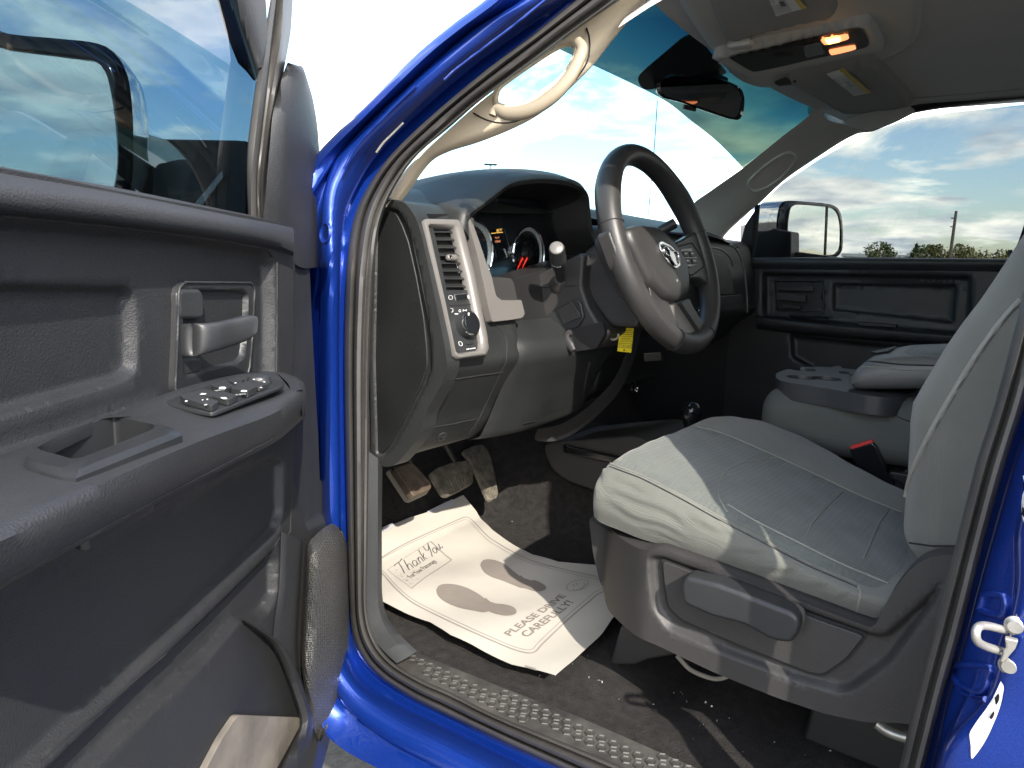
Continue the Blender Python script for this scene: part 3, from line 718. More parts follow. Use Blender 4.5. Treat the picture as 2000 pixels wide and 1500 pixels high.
low = smooth2([(1046, 78), (1066, 84), (1100, 98), (1150, 122), (1230, 160), (1300, 196), (1350, 235), (1400, 275), (1450, 326), (1470, 350)], 40)
topl = smooth2([(1176, -96), (1200, -90), (1270, -60), (1330, -30), (1400, 10), (1450, 60), (1500, 110), (1550, 150), (1600, 200), (1640, 240)], 40)
rws = []
for k in range(13): rws.append([on(wsb, l[0]+(tt[0]-l[0])*k/12, l[1]+(tt[1]-l[1])*k/12, .002) or V(.9, 0, 1.9) for l, tt in zip(low, topl)])
grid('sun_strip', rws, M['strip'], ws, ang=180)
# ================================================================== DRIVER DOOR, OPEN
TH = radians(57)
DH = V(.83, .955, 1.45); DD = V(-cos(TH), sin(TH), 0); DN = V(-sin(TH), -cos(TH), 0)
FD = Frame(DH, DD, V(0, 0, 1), DN)
door_out = [(-260, 330), (-260, 280), (-100, 306), (0, 328), (120, 350), (230, 373), (380, 402), (516, 428), (572, 440), (618, 520), (622, 620), (628, 740), (634, 850), (637, 936), (646, 948), (651, 1003), (668, 1030), (676, 1060), (682, 1140), (683, 1220), (681, 1310), (668, 1360), (640, 1410), (623, 1446), (612, 1500), (600, 1600), (-260, 1900)]
DO = FD.px(door_out)
recA = FD.px([(-260, 390), (0, 419), (120, 430), (245, 444), (350, 456), (455, 471), (521, 486), (538, 512), (541, 600), (540, 745), (330, 800), (200, 850), (0, 920), (-260, 1020)])
recB = FD.px([(-260, 548), (0, 548), (287, 556), (303, 575), (308, 650), (306, 730), (280, 752), (130, 800), (0, 842), (-260, 940)])
hz = FD.px([(345, 552), (486, 552), (484, 640), (478, 728), (336, 772), (341, 640)])
low1 = FD.px([(-260, 1400), (-100, 1260), (0, 1180), (100, 1110), (330, 985), (470, 915), (530, 890), (556, 900), (556, 1000), (545, 1040), (480, 1110), (400, 1190), (210, 1372), (70, 1510), (-260, 1800)])
low2 = FD.px([(-260, 1800), (0, 1600), (90, 1500), (210, 1385), (400, 1205), (480, 1125), (535, 1070), (546, 1090), (545, 1160), (525, 1200), (510, 1210), (472, 1215), (400, 1300), (250, 1440), (100, 1600), (-200, 1900)])
strip1 = FD.px([(549, 1040), (590, 1062), (604, 1080), (597, 1150), (590, 1300), (578, 1320), (560, 1275), (530, 1250), (538, 1150)])
rightedge = FD.px([(577, 450), (700, 450), (700, 1000), (656, 1010), (600, 1040), (574, 930), (574, 760)])
door = relief('driver_door', FD, DO, [(recA, -.016, .010), (recB, -.011, .009), (low1, -.012, .009), (low2, -.014, .008), (rightedge, -.010, .012)],
              'doorp', T, step=.010, skirt=.02,
              base=lambda u, v: -.022*np.clip((v-(FD.px([(380, 428)])[0][1]-.0))/.02, 0, 1)**2*0 + 0*u)
door['label'] = 'open driver door with black plastic inner trim'
# rolled upper edge of the trim (belt)
def dpx(l, h=0): return FD.wpx(l, h)
loft('belt_roll', [dpx([(-260, 396), (0, 417), (245, 442), (455, 470), (535, 486), (572, 500)], .002),
                   dpx([(-260, 370), (0, 402), (245, 430), (455, 458), (535, 474), (574, 490)], .012),
                   dpx([(-260, 320), (0, 362), (245, 398), (455, 436), (535, 452), (574, 462)], .010),
                   dpx([(-260, 285), (0, 333), (245, 377), (455, 419), (535, 434), (572, 442)], -.004),
                   dpx([(-260, 270), (0, 325), (245, 370), (455, 413), (535, 429), (570, 437)], -.03)], 'doorp', door, nu=60, nv=5)
# outer door skin and structure
skin = dpx([(-260, 300), (0, 340), (560, 445), (612, 455), (622, 620), (634, 850), (648, 960), (676, 1060), (682, 1220), (668, 1370), (600, 1620), (-260, 1900)], -.055)
slab("door_shell", skin, -DN*.085, 'blue', door, bev=.012)

# ---- window: glass, run channel, frame, corner trim
dg_ = dpx([(-300, -160), (470, -160), (500, 120), (500, 160), (492, 280), (492, 425), (0, 340), (-300, 300)], -.045)
slab('window_glass', dg_, -DN*.004, 'glass_s', door)
loft('glass_run_channel', [dpx([(485, 420), (482, 350), (484, 280), (500, 157), (517, 60), (530, 0), (548, -120)], -.05),
                           dpx([(486, 421), (484, 350), (487, 280), (503, 157), (518, 60), (528, 0), (544, -120)], -.030),
                           dpx([(499, 424), (498, 350), (504, 280), (519, 157), (530, 60), (538, 0), (552, -120)], -.022),
                           dpx([(505, 425), (504, 350), (512, 270), (526, 150), (535, 60), (542, 0), (556, -120)], -.030),
                           dpx([(513, 427), (513, 350), (525, 250), (542, 140), (550, 60), (553, 0), (562, -120)], -.018),
                           dpx([(522, 430), (523, 350), (536, 240), (556, 130), (568, 60), (572, 0), (580, -120)], -.03)], 'rubber', door, nu=60, nv=4, ang=60)
loft('door_frame_header', [dpx([(500, 157), (478, 90), (462, 40), (446, -20), (425, -100)], -.048),
                           dpx([(502, 150), (486, 85), (472, 35), (458, -20), (440, -100)], -.035),
                           dpx([(506, 130), (500, 70), (492, 20), (482, -30), (470, -100)], -.028),
                           dpx([(520, 140), (522, 70), (520, 10), (516, -30), (508, -100)], -.024)], 'black', door, nu=40, nv=4)
slab('window_deflector', dpx([(430, -60), (430, 0), (446, 60), (459, 97), (470, 124), (486, 140), (500, 158), (494, 90), (484, 30), (476, -60)], -.10), -DN*.004, 'visorg', door, bev=.001)
loft('frame_outer_edge', [dpx([(553, -60), (566, 0), (570, 60), (580, 115), (592, 134)], -.03),
                          dpx([(564, -60), (574, 0), (580, 70), (589, 118), (593, 134)], -.05),
                          dpx([(568, -60), (577, 0), (583, 70), (591, 118), (594, 134)], -.09)], 'blue', door, nu=30, nv=3)
# corner (mirror) trim: lit face and shaded face
ct_l = [(562, 122), (556, 140), (546, 180), (535, 227), (528, 290), (521, 350), (517, 400), (516, 430), (530, 470)]
ct_m = [(570, 124), (590, 145), (583, 190), (572, 250), (566, 300), (562, 360), (565, 410), (579, 450), (583, 520)]
ct_r = [(582, 128), (592, 133), (604, 170), (611, 200), (618, 250), (621, 300), (622, 350), (621, 400), (620, 450), (618, 522)]
loft('corner_trim', [dpx(ct_l, -.032), dpx(ct_l, -.014), dpx(ct_m, -.004), dpx(ct_r, -.016), dpx(ct_r, -.06)], 'doorp', door, nu=50, nv=6, ang=60)

# ---- armrest
za = FD.w(*FD.px([(210, 815)], .012)[0], .012).z
A1 = [(-260, 1000), (-100, 930), (0, 893), (120, 850), (210, 817), (332, 768), (430, 740), (500, 727), (540, 728)]
A2 = [(-260, 1150), (-100, 1070), (0, 1025), (112, 976), (200, 938), (315, 885), (420, 838), (525, 792), (570, 764)]
A3 = [(-260, 1170), (-100, 1092), (0, 1048), (112, 994), (200, 954), (315, 900), (420, 852), (530, 806), (590, 760)]
A4 = [(-260, 1290), (-100, 1206), (0, 1146), (112, 1083), (200, 1036), (315, 974), (450, 904), (540, 857), (590, 815)]
def flat(pts, h, z): return [Vector((p.x, p.y, z)) for p in dpx(pts, h)]
arm = loft('armrest', [dpx([(a, b-2) for a, b in A1], -.02), dpx(A1, .010), dpx([(a*.75+c*.25, b*.75+d*.25) for (a, b), (c, d) in zip(A1, A2)], .034), dpx([(a*.2+c*.8, b*.2+d*.8) for (a, b), (c, d) in zip(A1, A2)], .079), dpx(A2, .092), dpx(A3, .099), dpx([(a*.4+c*.6, b*.4+d*.6) for (a, b), (c, d) in zip(A3, A4)], .096), dpx(A4, .086), dpx([(a-2, b+6) for a, b in A4], .06), dpx([(a-6, b+4) for a, b in A4], -.02)],
           'doorp', door, nu=60, nv=5, ang=80)
loft('armrest_end', [dpx([(540, 728), (570, 764), (590, 760), (592, 790), (590, 815), (588, 820)], h) if False else
      [FD.w(*FD.px([p], hh)[0], hh) for p, hh in q_] for q_ in (
      [((538, 726), -.02), ((540, 728), .010), ((562, 748), .06), ((570, 764), .092), ((590, 760), .099), ((591, 790), .096), ((590, 815), .086), ((584, 820), -.02)],
      [((560, 728), -.02), ((560, 730), .008), ((578, 742), .045), ((586, 750), .070), ((594, 762), .075), ((595, 790), .074), ((593, 815), .066), ((588, 822), -.02)],
      [((580, 736), -.02), ((582, 738), -.005), ((590, 745), .01), ((595, 752), .03), ((598, 765), .035), ((598, 790), .034), ((596, 812), .03), ((592, 820), -.02)])], 'doorp', door, nu=40, nv=5, ang=80)
arm_t = bvh(arm)
# pull cup in the armrest: rim and well
rim_o = [(30, 906), (100, 870), (217, 816), (235, 816), (345, 846), (352, 852), (150, 934), (120, 932)]
well = [(58, 886), (140, 852), (222, 824), (232, 825), (312, 845), (235, 878), (160, 908), (140, 910)]
zp = Vector((0, 0, 1))
def pz(l, z): return [at(a, b, z=z) for a, b in l]
armz = np.mean([on(arm_t, a, b, 0).z for a, b in [(60, 880), (222, 820), (150, 930), (300, 850)] if on(arm_t, a, b, 0)])
wl = roundp(pz(well, armz), .012)
cutter = mesh('cutter', [p+zp*.03 for p in wl]+[p-zp*.032 for p in wl], [list(range(len(wl))), list(range(2*len(wl)-1, len(wl)-1, -1))]+[[i, (i+1) % len(wl), len(wl)+(i+1) % len(wl), len(wl)+i] for i in range(len(wl))], 'dark')
solid(arm, .004, -1); cut(arm, [cutter], 60)
c = sum(wl, Vector())/len(wl)
grid('pull_cup', [[p+zp*.0045 for p in wl], [p+zp*.001 for p in wl], [c+(p-c)*.97-zp*.03 for p in wl], [c+(p-c)*.9-zp*.055 for p in wl], [c+(p-c)*.02-zp*.056 for p in wl]], 'doors', door, closeu=True, ang=40)
ro_ = roundp(pz(rim_o, armz+.002), .02)
nn = len(ro_)
wi = catmull([p+zp*.004 for p in wl], nn, True)
def near_order(A, B):  # align closed rings
    k = min(range(len(B)), key=lambda i: (B[i]-A[0]).length); B = B[k:]+B[:k]
    if (B[1]-A[1]).length > (B[-1]-A[1]).length: B = [B[0]]+B[:0:-1]
    return B
ro_ = catmull(ro_, 60, True); wi = near_order(ro_, catmull([p+zp*.0045 for p in wl], 60, True))
grid('pull_cup_rim', [[p-zp*.006 for p in ro_], [p.copy() for p in ro_], [a.lerp(b, .15)+zp*.003 for a, b in zip(ro_, wi)], [a.lerp(b, .8)+zp*.001 for a, b in zip(ro_, wi)], wi, [p-zp*.01 for p in wi]], 'doors', door, closeu=True, ang=40)
tube('armrest_seam', [on(arm_t, a, b, .0) or dpx([(a, b)], .09)[0] for a, b in smooth2([(0, 1141), (112, 1079), (200, 1032), (315, 970), (450, 900), (540, 853)], 30)], .0012, 'seamd', door, n=6)

# ---- switch panel and switches on the armrest
zs = np.mean([on(arm_t, a, b, 0).z for a, b in [(340, 795), (480, 750), (430, 800)] if on(arm_t, a, b, 0)])+.001
sp_o = [(322, 793), (330, 786), (420, 756), (480, 741), (500, 738), (535, 746), (556, 755), (553, 761), (480, 790), (424, 813), (412, 815), (372, 809), (330, 799)]
swp = slab('switch_panel', pz(sp_o, zs), zp*.004, 'doors', door, r=.008, bev=.0015)
zt = zs+.0045
def key(name, quad, h, front=None):
    q = roundp(pz(quad, zt), .003, 3); o = slab(name, q, zp*h, 'black', door, bev=.0015); return o
key('window_switch', [(376, 776), (394, 767), (440, 776), (422, 786)], .004)
key('window_switch', [(414, 785), (432, 775), (466, 782), (446, 793)], .005)
key('window_switch', [(411, 763), (440, 752), (458, 764), (436, 772)], .005)
key('window_switch', [(450, 771), (470, 757), (502, 767), (484, 777)], .006)
key('lock_switch', [(352, 783), (372, 776), (428, 795), (414, 805), (358, 789)], .005)
key('mirror_switch', [(442, 751), (466, 743), (478, 749), (458, 757)], .004)
key('mirror_switch', [(474, 757), (490, 748), (526, 757), (506, 765)], .004)
lathe('mirror_knob', at(506, 747, z=zt), zp, [(.0, .007), (.008, .007), (.010, .006), (.011, .003), (.012, 0)], 'black', door)
def icon(pts, z, m='white', close=True):
    ca, cb = sum(p[0] for p in pts)/len(pts), sum(p[1] for p in pts)/len(pts); pts = [(ca+(a-ca)*.62, cb+(b-cb)*.55) for a, b in pts]
    return slab('switch_mark', pz(pts, z), zp*.0002, m, door)
def txt_z(s, p0, p1, ht, z, m='white', name='switch_lettering', par=None):
    a = at(*p0, z=z); b = at(*p1, z=z); ex = (b-a).normalized(); ey = zp.cross(ex)
    return text(name, s, a, ex, ey, m, par or door, width=(b-a).length, height=ht)
txt_z('AUTO', (424, 764), (441, 761), .0048, zt+.0053)
txt_z('AUTO', (462, 772), (482, 770), .0048, zt+.0063)
icon([(422, 760), (426, 755), (440, 754), (446, 758), (444, 760)], zt+.0053)
icon([(466, 766), (468, 761), (484, 761), (486, 765), (482, 767)], zt+.0063)
icon([(386, 772), (392, 767), (407, 768), (404, 771)], zt+.0043)
icon([(428, 778), (428, 775), (444, 775), (448, 780), (436, 781)], zt+.0053)
for a, b in ((364, 784), (402, 791)):
    icon([(a-5, b+1), (a-3, b-2), (a+5, b-2), (a+3, b+1)], zt+.0053)
for a, b in ((396, 781), (405, 780)): icon([(a-3, b+1), (a-2, b-1), (a+3, b-1), (a+2, b+1)], zt+.0053)
for a, b in ((496, 741), (510, 741), (516, 746), (460, 748), (510, 757)): icon([(a-4, b+1), (a, b-2), (a+4, b+1)], zt+.0075 if b < 748 else zt+.0045)

# ---- inner door handle
hb_ = -.014
bz = FD.px([(340, 560), (352, 551), (482, 552), (490, 560), (487, 640), (479, 729), (332, 772), (337, 660)], hb_)
op = FD.px([(350, 575), (358, 564), (470, 565), (479, 573), (478, 640), (472, 697), (460, 710), (358, 736), (350, 728), (349, 650)], hb_)
cup = relief('handle_bezel', FD, round2(bz, .01), [(op, -.040, .012)], 'doors', door, step=.004, skirt=.01, base=lambda u, v: hb_+.004+0*u)
edge = tube('bezel_edge', [FD.w(u, v, hb_+.0045) for u, v in round2(bz, .01)], .0013, 'black', door, closed=True, n=6, ns=90)
hp1 = slab('handle_pivot', FD.wpx([(350, 572), (356, 564), (392, 564), (399, 575), (400, 618), (394, 624), (352, 624)], -.008), -DN*.045, 'black', door, r=.008, bev=.006, seg=4)
slab('handle_pivot', FD.wpx([(350, 700), (396, 697), (395, 728), (380, 734), (357, 737), (350, 728)], -.012), -DN*.04, 'black', door, r=.008, bev=.005, seg=4)
hl = [[(350, 633), (350, 666), (350, 699)], [(385, 632), (385, 664), (385, 696)], [(420, 630), (420, 659), (422, 687)], [(455, 624), (456, 650), (458, 676)], [(485, 617), (487, 641), (486, 665)], [(500, 616), (504, 634), (496, 656)]]
hr = []
for (a, b, c_), o in zip(hl, (-.016, .006, .018, .026, .034, .038)):
    ring = []
    top = FD.w(*FD.px([a], o)[0], o); bot = FD.w(*FD.px([c_], o)[0], o); mid = (top+bot)/2
    for k in range(20):
        t = 2*pi*k/20; cz = cos(t); sz = sin(t)
        ring.append(mid+(top-bot)/2*(abs(cz)**.6*(1 if cz > 0 else -1))+DN*(.007*(abs(sz)**.7*(1 if sz > 0 else -1))-.004))
    hr.append(ring)
rows = [[c.copy() for c in r] for r in hr]
cols_h = [catmull([r[j] for r in rows], 36) for j in range(20)]
grid('door_handle', [[cols_h[j][i] for j in range(20)] for i in range(36)], 'doors', door, closeu=True, caps=True, ang=60)
lathe('bezel_screw', FD.w(*FD.px([(408, 606)], -.045)[0], -.045), DN, [(0, .002), (.008, .002), (.010, 0)], 'black', door)

# ---- lower door: speaker grille, pocket lip, pocket well
gr = [(648, 1024), (664, 1030), (676, 1056), (682, 1110), (683, 1180), (682, 1260), (677, 1330), (662, 1366), (638, 1416), (622, 1445), (609, 1412), (600, 1370), (590, 1305), (592, 1240), (596, 1150), (602, 1068), (622, 1046)]
grl = [(590, 1305), (592, 1240), (596, 1150), (602, 1068)]
def srf(l, hh): return [FD.w(*FD.px([p], h)[0], h) for p, h in zip(l, hh)]
spk = loft('speaker_grille', [srf([(648, 1022), (634, 1030), (616, 1046), (602, 1068), (597, 1150), (592, 1240), (590, 1305), (600, 1370), (609, 1412), (622, 1447)], [.018]*10),
        srf([(652, 1024), (644, 1038), (628, 1060), (614, 1090), (610, 1160), (607, 1240), (604, 1310), (612, 1370), (619, 1412), (624, 1447)], [.02, .028, .034, .038, .040, .040, .038, .03, .02, .01]),
        srf([(660, 1027), (662, 1042), (660, 1064), (656, 1100), (656, 1160), (656, 1240), (655, 1310), (648, 1366), (636, 1410), (625, 1447)], [.02, .030, .038, .044, .048, .048, .046, .038, .025, .02]),
        srf([(664, 1030), (672, 1045), (677, 1066), (681, 1105), (684, 1160), (684, 1240), (680, 1318), (668, 1366), (644, 1412), (626, 1449)], [.03]*10)],
        mat('speaker_grille_plastic', (.045, .045, .043), .42, bump='dots', bs=330, bd=1.0, bdist=.0025, dust=.05, var=.1), door, nu=90, nv=8, ang=80)
gb = [(602, 1068), (597, 1150), (592, 1240), (590, 1305)]
loft('grille_border', [srf([(546, 1038), (541, 1150), (528, 1252), (556, 1300)], [-.012]*4), srf([(550, 1039), (546, 1150), (533, 1252), (560, 1301)], [.004]*4), srf([(568, 1046), (563, 1150), (555, 1250), (574, 1304)], [.008]*4), srf([(588, 1056), (583, 1150), (577, 1245), (582, 1306)], [.010]*4), srf([(593, 1060), (588, 1150), (583, 1244), (584, 1307)], [-.004]*4), srf(gb, [.012]*4)], 'doorp', door, nu=40, nv=4)
# grille perforation: raised studs, one joined piece
st = bvh(spk); bm = bmesh.new()
for row, yy in enumerate(np.arange(1040, 1430, 5.4)):
    for xx in np.arange(596+(2.9 if row % 2 else 0), 682, 5.8):
        d = ray(xx, yy).normalized(); h = st.ray_cast(CAM, d)
        if h[0] is None: continue
        n_ = h[1] if h[1].dot(d) < 0 else -h[1]; a = n_.orthogonal().normalized(); b = n_.cross(a); r_ = .0013
        vv = [bm.verts.new(h[0]+a*cos(t)*r_+b*sin(t)*r_) for t in (0, pi/2, pi, 3*pi/2)]; tip = bm.verts.new(h[0]+n_*.0012)
        for k in range(4): bm.faces.new([vv[k], vv[(k+1) % 4], tip])
me = bpy.data.meshes.new('grille_studs'); bm.to_mesh(me); bm.free(); so_ = link('grille_studs', me, 'black', door); so_['kind'] = 'stuff'
lip = loft('pocket_lip', [srf([(472, 1213), (500, 1232), (528, 1255), (548, 1295), (570, 1360), (584, 1412), (570, 1450), (545, 1500), (500, 1620)], [-.005]*9),
                   srf([(474, 1211), (502, 1228), (532, 1252), (553, 1290), (577, 1355), (592, 1410), (580, 1448), (556, 1500), (515, 1620)], [.010, .020, .028, .032, .034, .034, .034, .034, .034]),
                   srf([(476, 1210), (510, 1232), (546, 1256), (566, 1290), (590, 1345), (606, 1400), (604, 1440), (584, 1500), (545, 1620)], [.008, .018, .026, .032, .034, .034, .034, .034, .034]),
                   srf([(478, 1210), (512, 1230), (555, 1258), (576, 1290), (598, 1345), (618, 1400), (620, 1445), (612, 1500), (590, 1620)], [-.012]*9)], 'doorp', door, nu=50, nv=5)
# pocket back wall recess and step plate at its bottom
pk_w = dpx([(472, 1213), (528, 1255), (560, 1310), (584, 1412), (560, 1480), (520, 1640), (200, 1700), (215, 1560), (300, 1450), (380, 1350), (440, 1270)], -.0135)
slab('pocket_wall', pk_w, -DN*.001, 'doors', door)
kn = FD.wpx([(451, 1395), (574, 1400), (580, 1410), (530, 1500), (470, 1620), (340, 1620), (388, 1500), (420, 1440)], .0)
slab('pocket_floor', kn, DN*.008, mat('scuffed_pocket_plastic', (.15, .135, .115), .7, var=.35, vs_=14, dust=.22, bump='noise', bs=160, bd=.3), door, r=.006, bev=.003)
for k in range(26):
    pass
# moulded seam lines on the lower trim
dt = bvh(door)
seam('trim_seam', dt, [(78, 1490), (140, 1432), (210, 1376), (315, 1285), (400, 1207), (480, 1128), (530, 1078), (546, 1050)], .0009, 'seamd', door)
seam('trim_seam', dt, [(541, 512), (541, 600), (540, 735)], .0011, 'doorp', door)
seam('trim_seam', dt, [(0, 421), (245, 446), (455, 474), (522, 489), (536, 505)], .0014, 'seamd', door)
seam('trim_seam', dt, [(572, 950), (566, 1040), (548, 1060)], .0012, 'seamd', door)

# ---- exterior mirror on the driver door
MP = (DH+DD*.12, DD)   # glass plane
def mp3(l, off=0): return [at(a, b, pl=(MP[0]+DD*off, DD)) for a, b in l]
mo = [(-120, 40), (0, 66), (100, 76), (170, 84), (205, 100), (230, 136), (241, 190), (245, 260), (244, 330), (238, 370), (225, 420), (180, 440), (-120, 430)]
mi_ = [(-110, 74), (0, 93), (100, 106), (160, 114), (190, 122), (208, 146), (220, 200), (227, 260), (229, 320), (222, 366), (212, 400), (170, 420), (-110, 410)]
a_o = catmull(mp3(mo, -.004), 90, True); a_i = near_order(a_o, catmull(mp3(mi_, .004), 90, True))
cm = sum(a_o, Vector())/90
hs = grid('mirror_housing', [[cm+(p-cm)*.5-DD*.08 for p in a_o], [cm+(p-cm)*.85-DD*.06 for p in a_o], [cm+(p-cm)*.97-DD*.03 for p in a_o], [cm+(p-cm)*1.02-DD*.01 for p in a_o], [cm+(p-cm)*1.0+DD*.004 for p in a_o], [p.lerp(q, .5)+DD*.006 for p, q in zip(a_o, a_i)], [p for p in a_i], [p-DD*.008 for p in a_i]], 'gloss', door, closeu=True, ang=70)
grid('mirror_shell', [[cm+(p-cm)*.45-DD*.11 for p in a_o], [cm+(p-cm)*.75-DD*.10 for p in a_o], [cm+(p-cm)*.92-DD*.07 for p in a_o], [cm+(p-cm)*1.0-DD*.035 for p in a_o], [cm+(p-cm)*1.03-DD*.010 for p in a_o]], 'chrome', door, closeu=True, ang=70)
tl = V(0, 0, 1)
mgp = [p-DD*.006 for p in a_i]
slab('mirror_glass', mgp, -DD*.003, 'mirror', door)
AP = (DH+DD*.02, DD)
def ap3(l, off=0): return [at(a, b, pl=(AP[0]+DD*off, DD)) for a, b in l]
slab('mirror_arm', ap3([(225, 300), (246, 262), (262, 258), (284, 260), (300, 271), (476, 274), (476, 300), (474, 440), (225, 440)]), -DD*.07, 'black', door, r=.008, bev=.008, seg=4)
slab('mirror_arm_cap', ap3([(452, 276), (480, 274), (486, 300), (480, 430), (440, 424), (446, 330)], .004), -DD*.08, 'black', door, r=.004, bev=.006)
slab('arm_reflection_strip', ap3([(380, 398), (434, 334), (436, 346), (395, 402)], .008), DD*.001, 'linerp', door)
# ================================================================== DASHBOARD
U1 = (V(.733, .79, 1.365), V(-1, 0, .31).normalized())   # upper dash face, leans forward
L1 = (V(.717, 0, 1.28), V(-1, 0, -.48).normalized())      # lower dash face, runs away towards the toe board
FU = Frame(U1[0], V(0, 1, 0), V(.31, 0, 1), U1[1])
FL = Frame(L1[0], V(0, 1, 0), V(-.48, 0, 1), L1[1])
FE = Frame(V(.75, .80, 1.3), V(1, 0, 0), V(0, 0, 1), V(0, 1, 0))
# side cheek of the dash (ring and inset cover)
ring_o = [(735, 432), (750, 400), (761, 392), (791, 395), (809, 419), (821, 449), (836, 518), (854, 605), (868, 672), (873, 716), (862, 752), (840, 790), (828, 812), (824, 841), (812, 862), (792, 886), (775, 905), (765, 911), (747, 912), (725, 900), (722, 700), (726, 540)]
dash = relief('dashboard', FE, round2(FE.px(ring_o), .010), [(FE.px([(733, 450), (745, 412), (758, 404), (778, 409), (794, 434), (807, 470), (822, 536), (837, 620), (843, 680), (845, 716), (833, 752), (798, 822), (770, 872), (750, 894), (733, 888), (728, 700)]), -.008, .005)], 'dash', T, step=.008, skirt=.03)
dash['label'] = 'black dashboard with satin grey vent and gauge surrounds'
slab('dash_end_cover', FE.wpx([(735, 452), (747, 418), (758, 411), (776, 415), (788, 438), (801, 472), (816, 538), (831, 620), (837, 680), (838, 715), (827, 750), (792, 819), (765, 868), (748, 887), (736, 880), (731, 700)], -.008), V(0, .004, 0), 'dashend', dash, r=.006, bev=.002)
# front face of the dash beside and below the vent: profile swept across the car
def profile(y, pts): return [V(a, y, c) for a, c in pts]
P0 = [(.860, 1.523), (.835, 1.527), (.808, 1.523), (.790, 1.508), (.775, 1.482), (.759, 1.43), (.739, 1.365), (.722, 1.302), (.716, 1.276), (.730, 1.250), (.752, 1.215), (.770, 1.185), (.778, 1.165), (.790, 1.145), (.815, 1.118), (.86, 1.105)]
def yshift(P, dx, dz=0): return [(a+dx, c+dz) for a, c in P]
# left cheek front (from the side ring to the gauge surround)
front = loft('dash_front', [profile(y, yshift(P0, d)) for y, d in ((.800, .012), (.797, .004), (.790, .002), (.775, .008), (.70, .010), (.64, .010), (.60, .010), (.585, .012))], 'dash', dash, nu=240, nv=10, ang=70)
open_hole(front, [(829, 435), (890, 433), (898, 440), (921, 535), (948, 668), (948, 686), (940, 693), (893, 698), (884, 692), (864, 590), (841, 490)])
open_hole(front, [(917, 432), (995, 366), (1150, 366), (1190, 600), (1000, 560), (960, 560), (940, 520), (922, 470)])
# lower part carries on under the steering column to the centre stack
Plow = [(.775, 1.335), (.745, 1.318), (.722, 1.300), (.716, 1.276), (.728, 1.250), (.748, 1.215), (.764, 1.180), (.780, 1.145), (.80, 1.118), (.86, 1.105)]
knee = loft('knee_panel', [profile(y, yshift(Plow, d, e)) for y, d, e in ((.596, .013, 0), (.585, .006, 0), (.56, -.002, 0), (.50, -.014, 0), (.42, -.022, .004), (.34, -.020, .006), (.27, -.004, .008), (.22, .03, .01), (.17, .06, .02))], 'dash', dash, nu=70, nv=5, ang=70)
dft = [bvh(front), bvh(knee)]
for pts in ([(962, 629), (975, 642), (986, 655), (990, 672), (989, 704), (975, 735), (944, 800), (925, 840), (907, 880)],
            [(878, 742), (900, 739), (940, 733), (984, 727)], [(872, 748), (878, 742)],
            [(828, 838), (880, 829), (932, 818)], [(932, 818), (922, 838), (900, 868), (880, 884)]):
    seam('panel_gap', dft, pts, .0013, 'seamd', dash)
# fuse cover clip
cl = on(dft, 862, 851, .001)
if cl:
    lathe('cover_clip', cl, V(-1, .2, -.5), [(0, .002), (.006, .002), (.008, .003), (.0095, .002), (.0095, 0)], 'dash', dash)
    box('clip_slot', cl+V(-.003, 0, -.001), (.002, .010, .0018), 'seamd', dash, bev=0)
slab('cover_latch', [on(dft, a, b, .0015) for a, b in ((1020, 826), (1045, 820), (1040, 836), (1018, 846)) if on(dft, a, b, .0015)], V(-.002, 0, -.001), 'dark', dash)
# top pad across the car up to the glass
def hz_(y): return 0
pad = [[V(.792, y, 1.512), V(.83, y, 1.530), V(.90, y, 1.540), V(1.05, y, 1.535), V(1.30, y, 1.45)] for y in (.80, .72, .62, .56)]
pad = [[V(.855, .80, 1.522), V(.95, .80, 1.535), V(1.12, .80, 1.515), V(1.30, .80, 1.44)],
       [V(.820, .70, 1.524), V(.93, .70, 1.548), V(1.12, .70, 1.53), V(1.32, .70, 1.44)],
       [V(.800, .60, 1.520), V(.92, .60, 1.562), V(1.12, .60, 1.55), V(1.34, .60, 1.44)],
       [V(.86, .20, 1.54), V(.95, .20, 1.57), V(1.12, .20, 1.56), V(1.35, .20, 1.44)],
       [V(.80, .10, 1.520), V(.90, .10, 1.562), V(1.10, .10, 1.56), V(1.36, .10, 1.44)],
       [V(.79, -.10, 1.520), V(.90, -.10, 1.560), V(1.10, -.10, 1.565), V(1.36, -.1, 1.44)],
       [V(.79, -.40, 1.520), V(.88, -.40, 1.550), V(1.10, -.40, 1.555), V(1.34, -.4, 1.44)],
       [V(.80, -.70, 1.490), V(.88, -.70, 1.525), V(1.08, -.70, 1.53), V(1.30, -.7, 1.44)],
       [V(.86, -.81, 1.48), V(.92, -.81, 1.50), V(1.08, -.81, 1.50), V(1.28, -.81, 1.44)]]
loft('dash_top_pad', pad, 'dash', dash, nu=40, nv=5, ang=70)
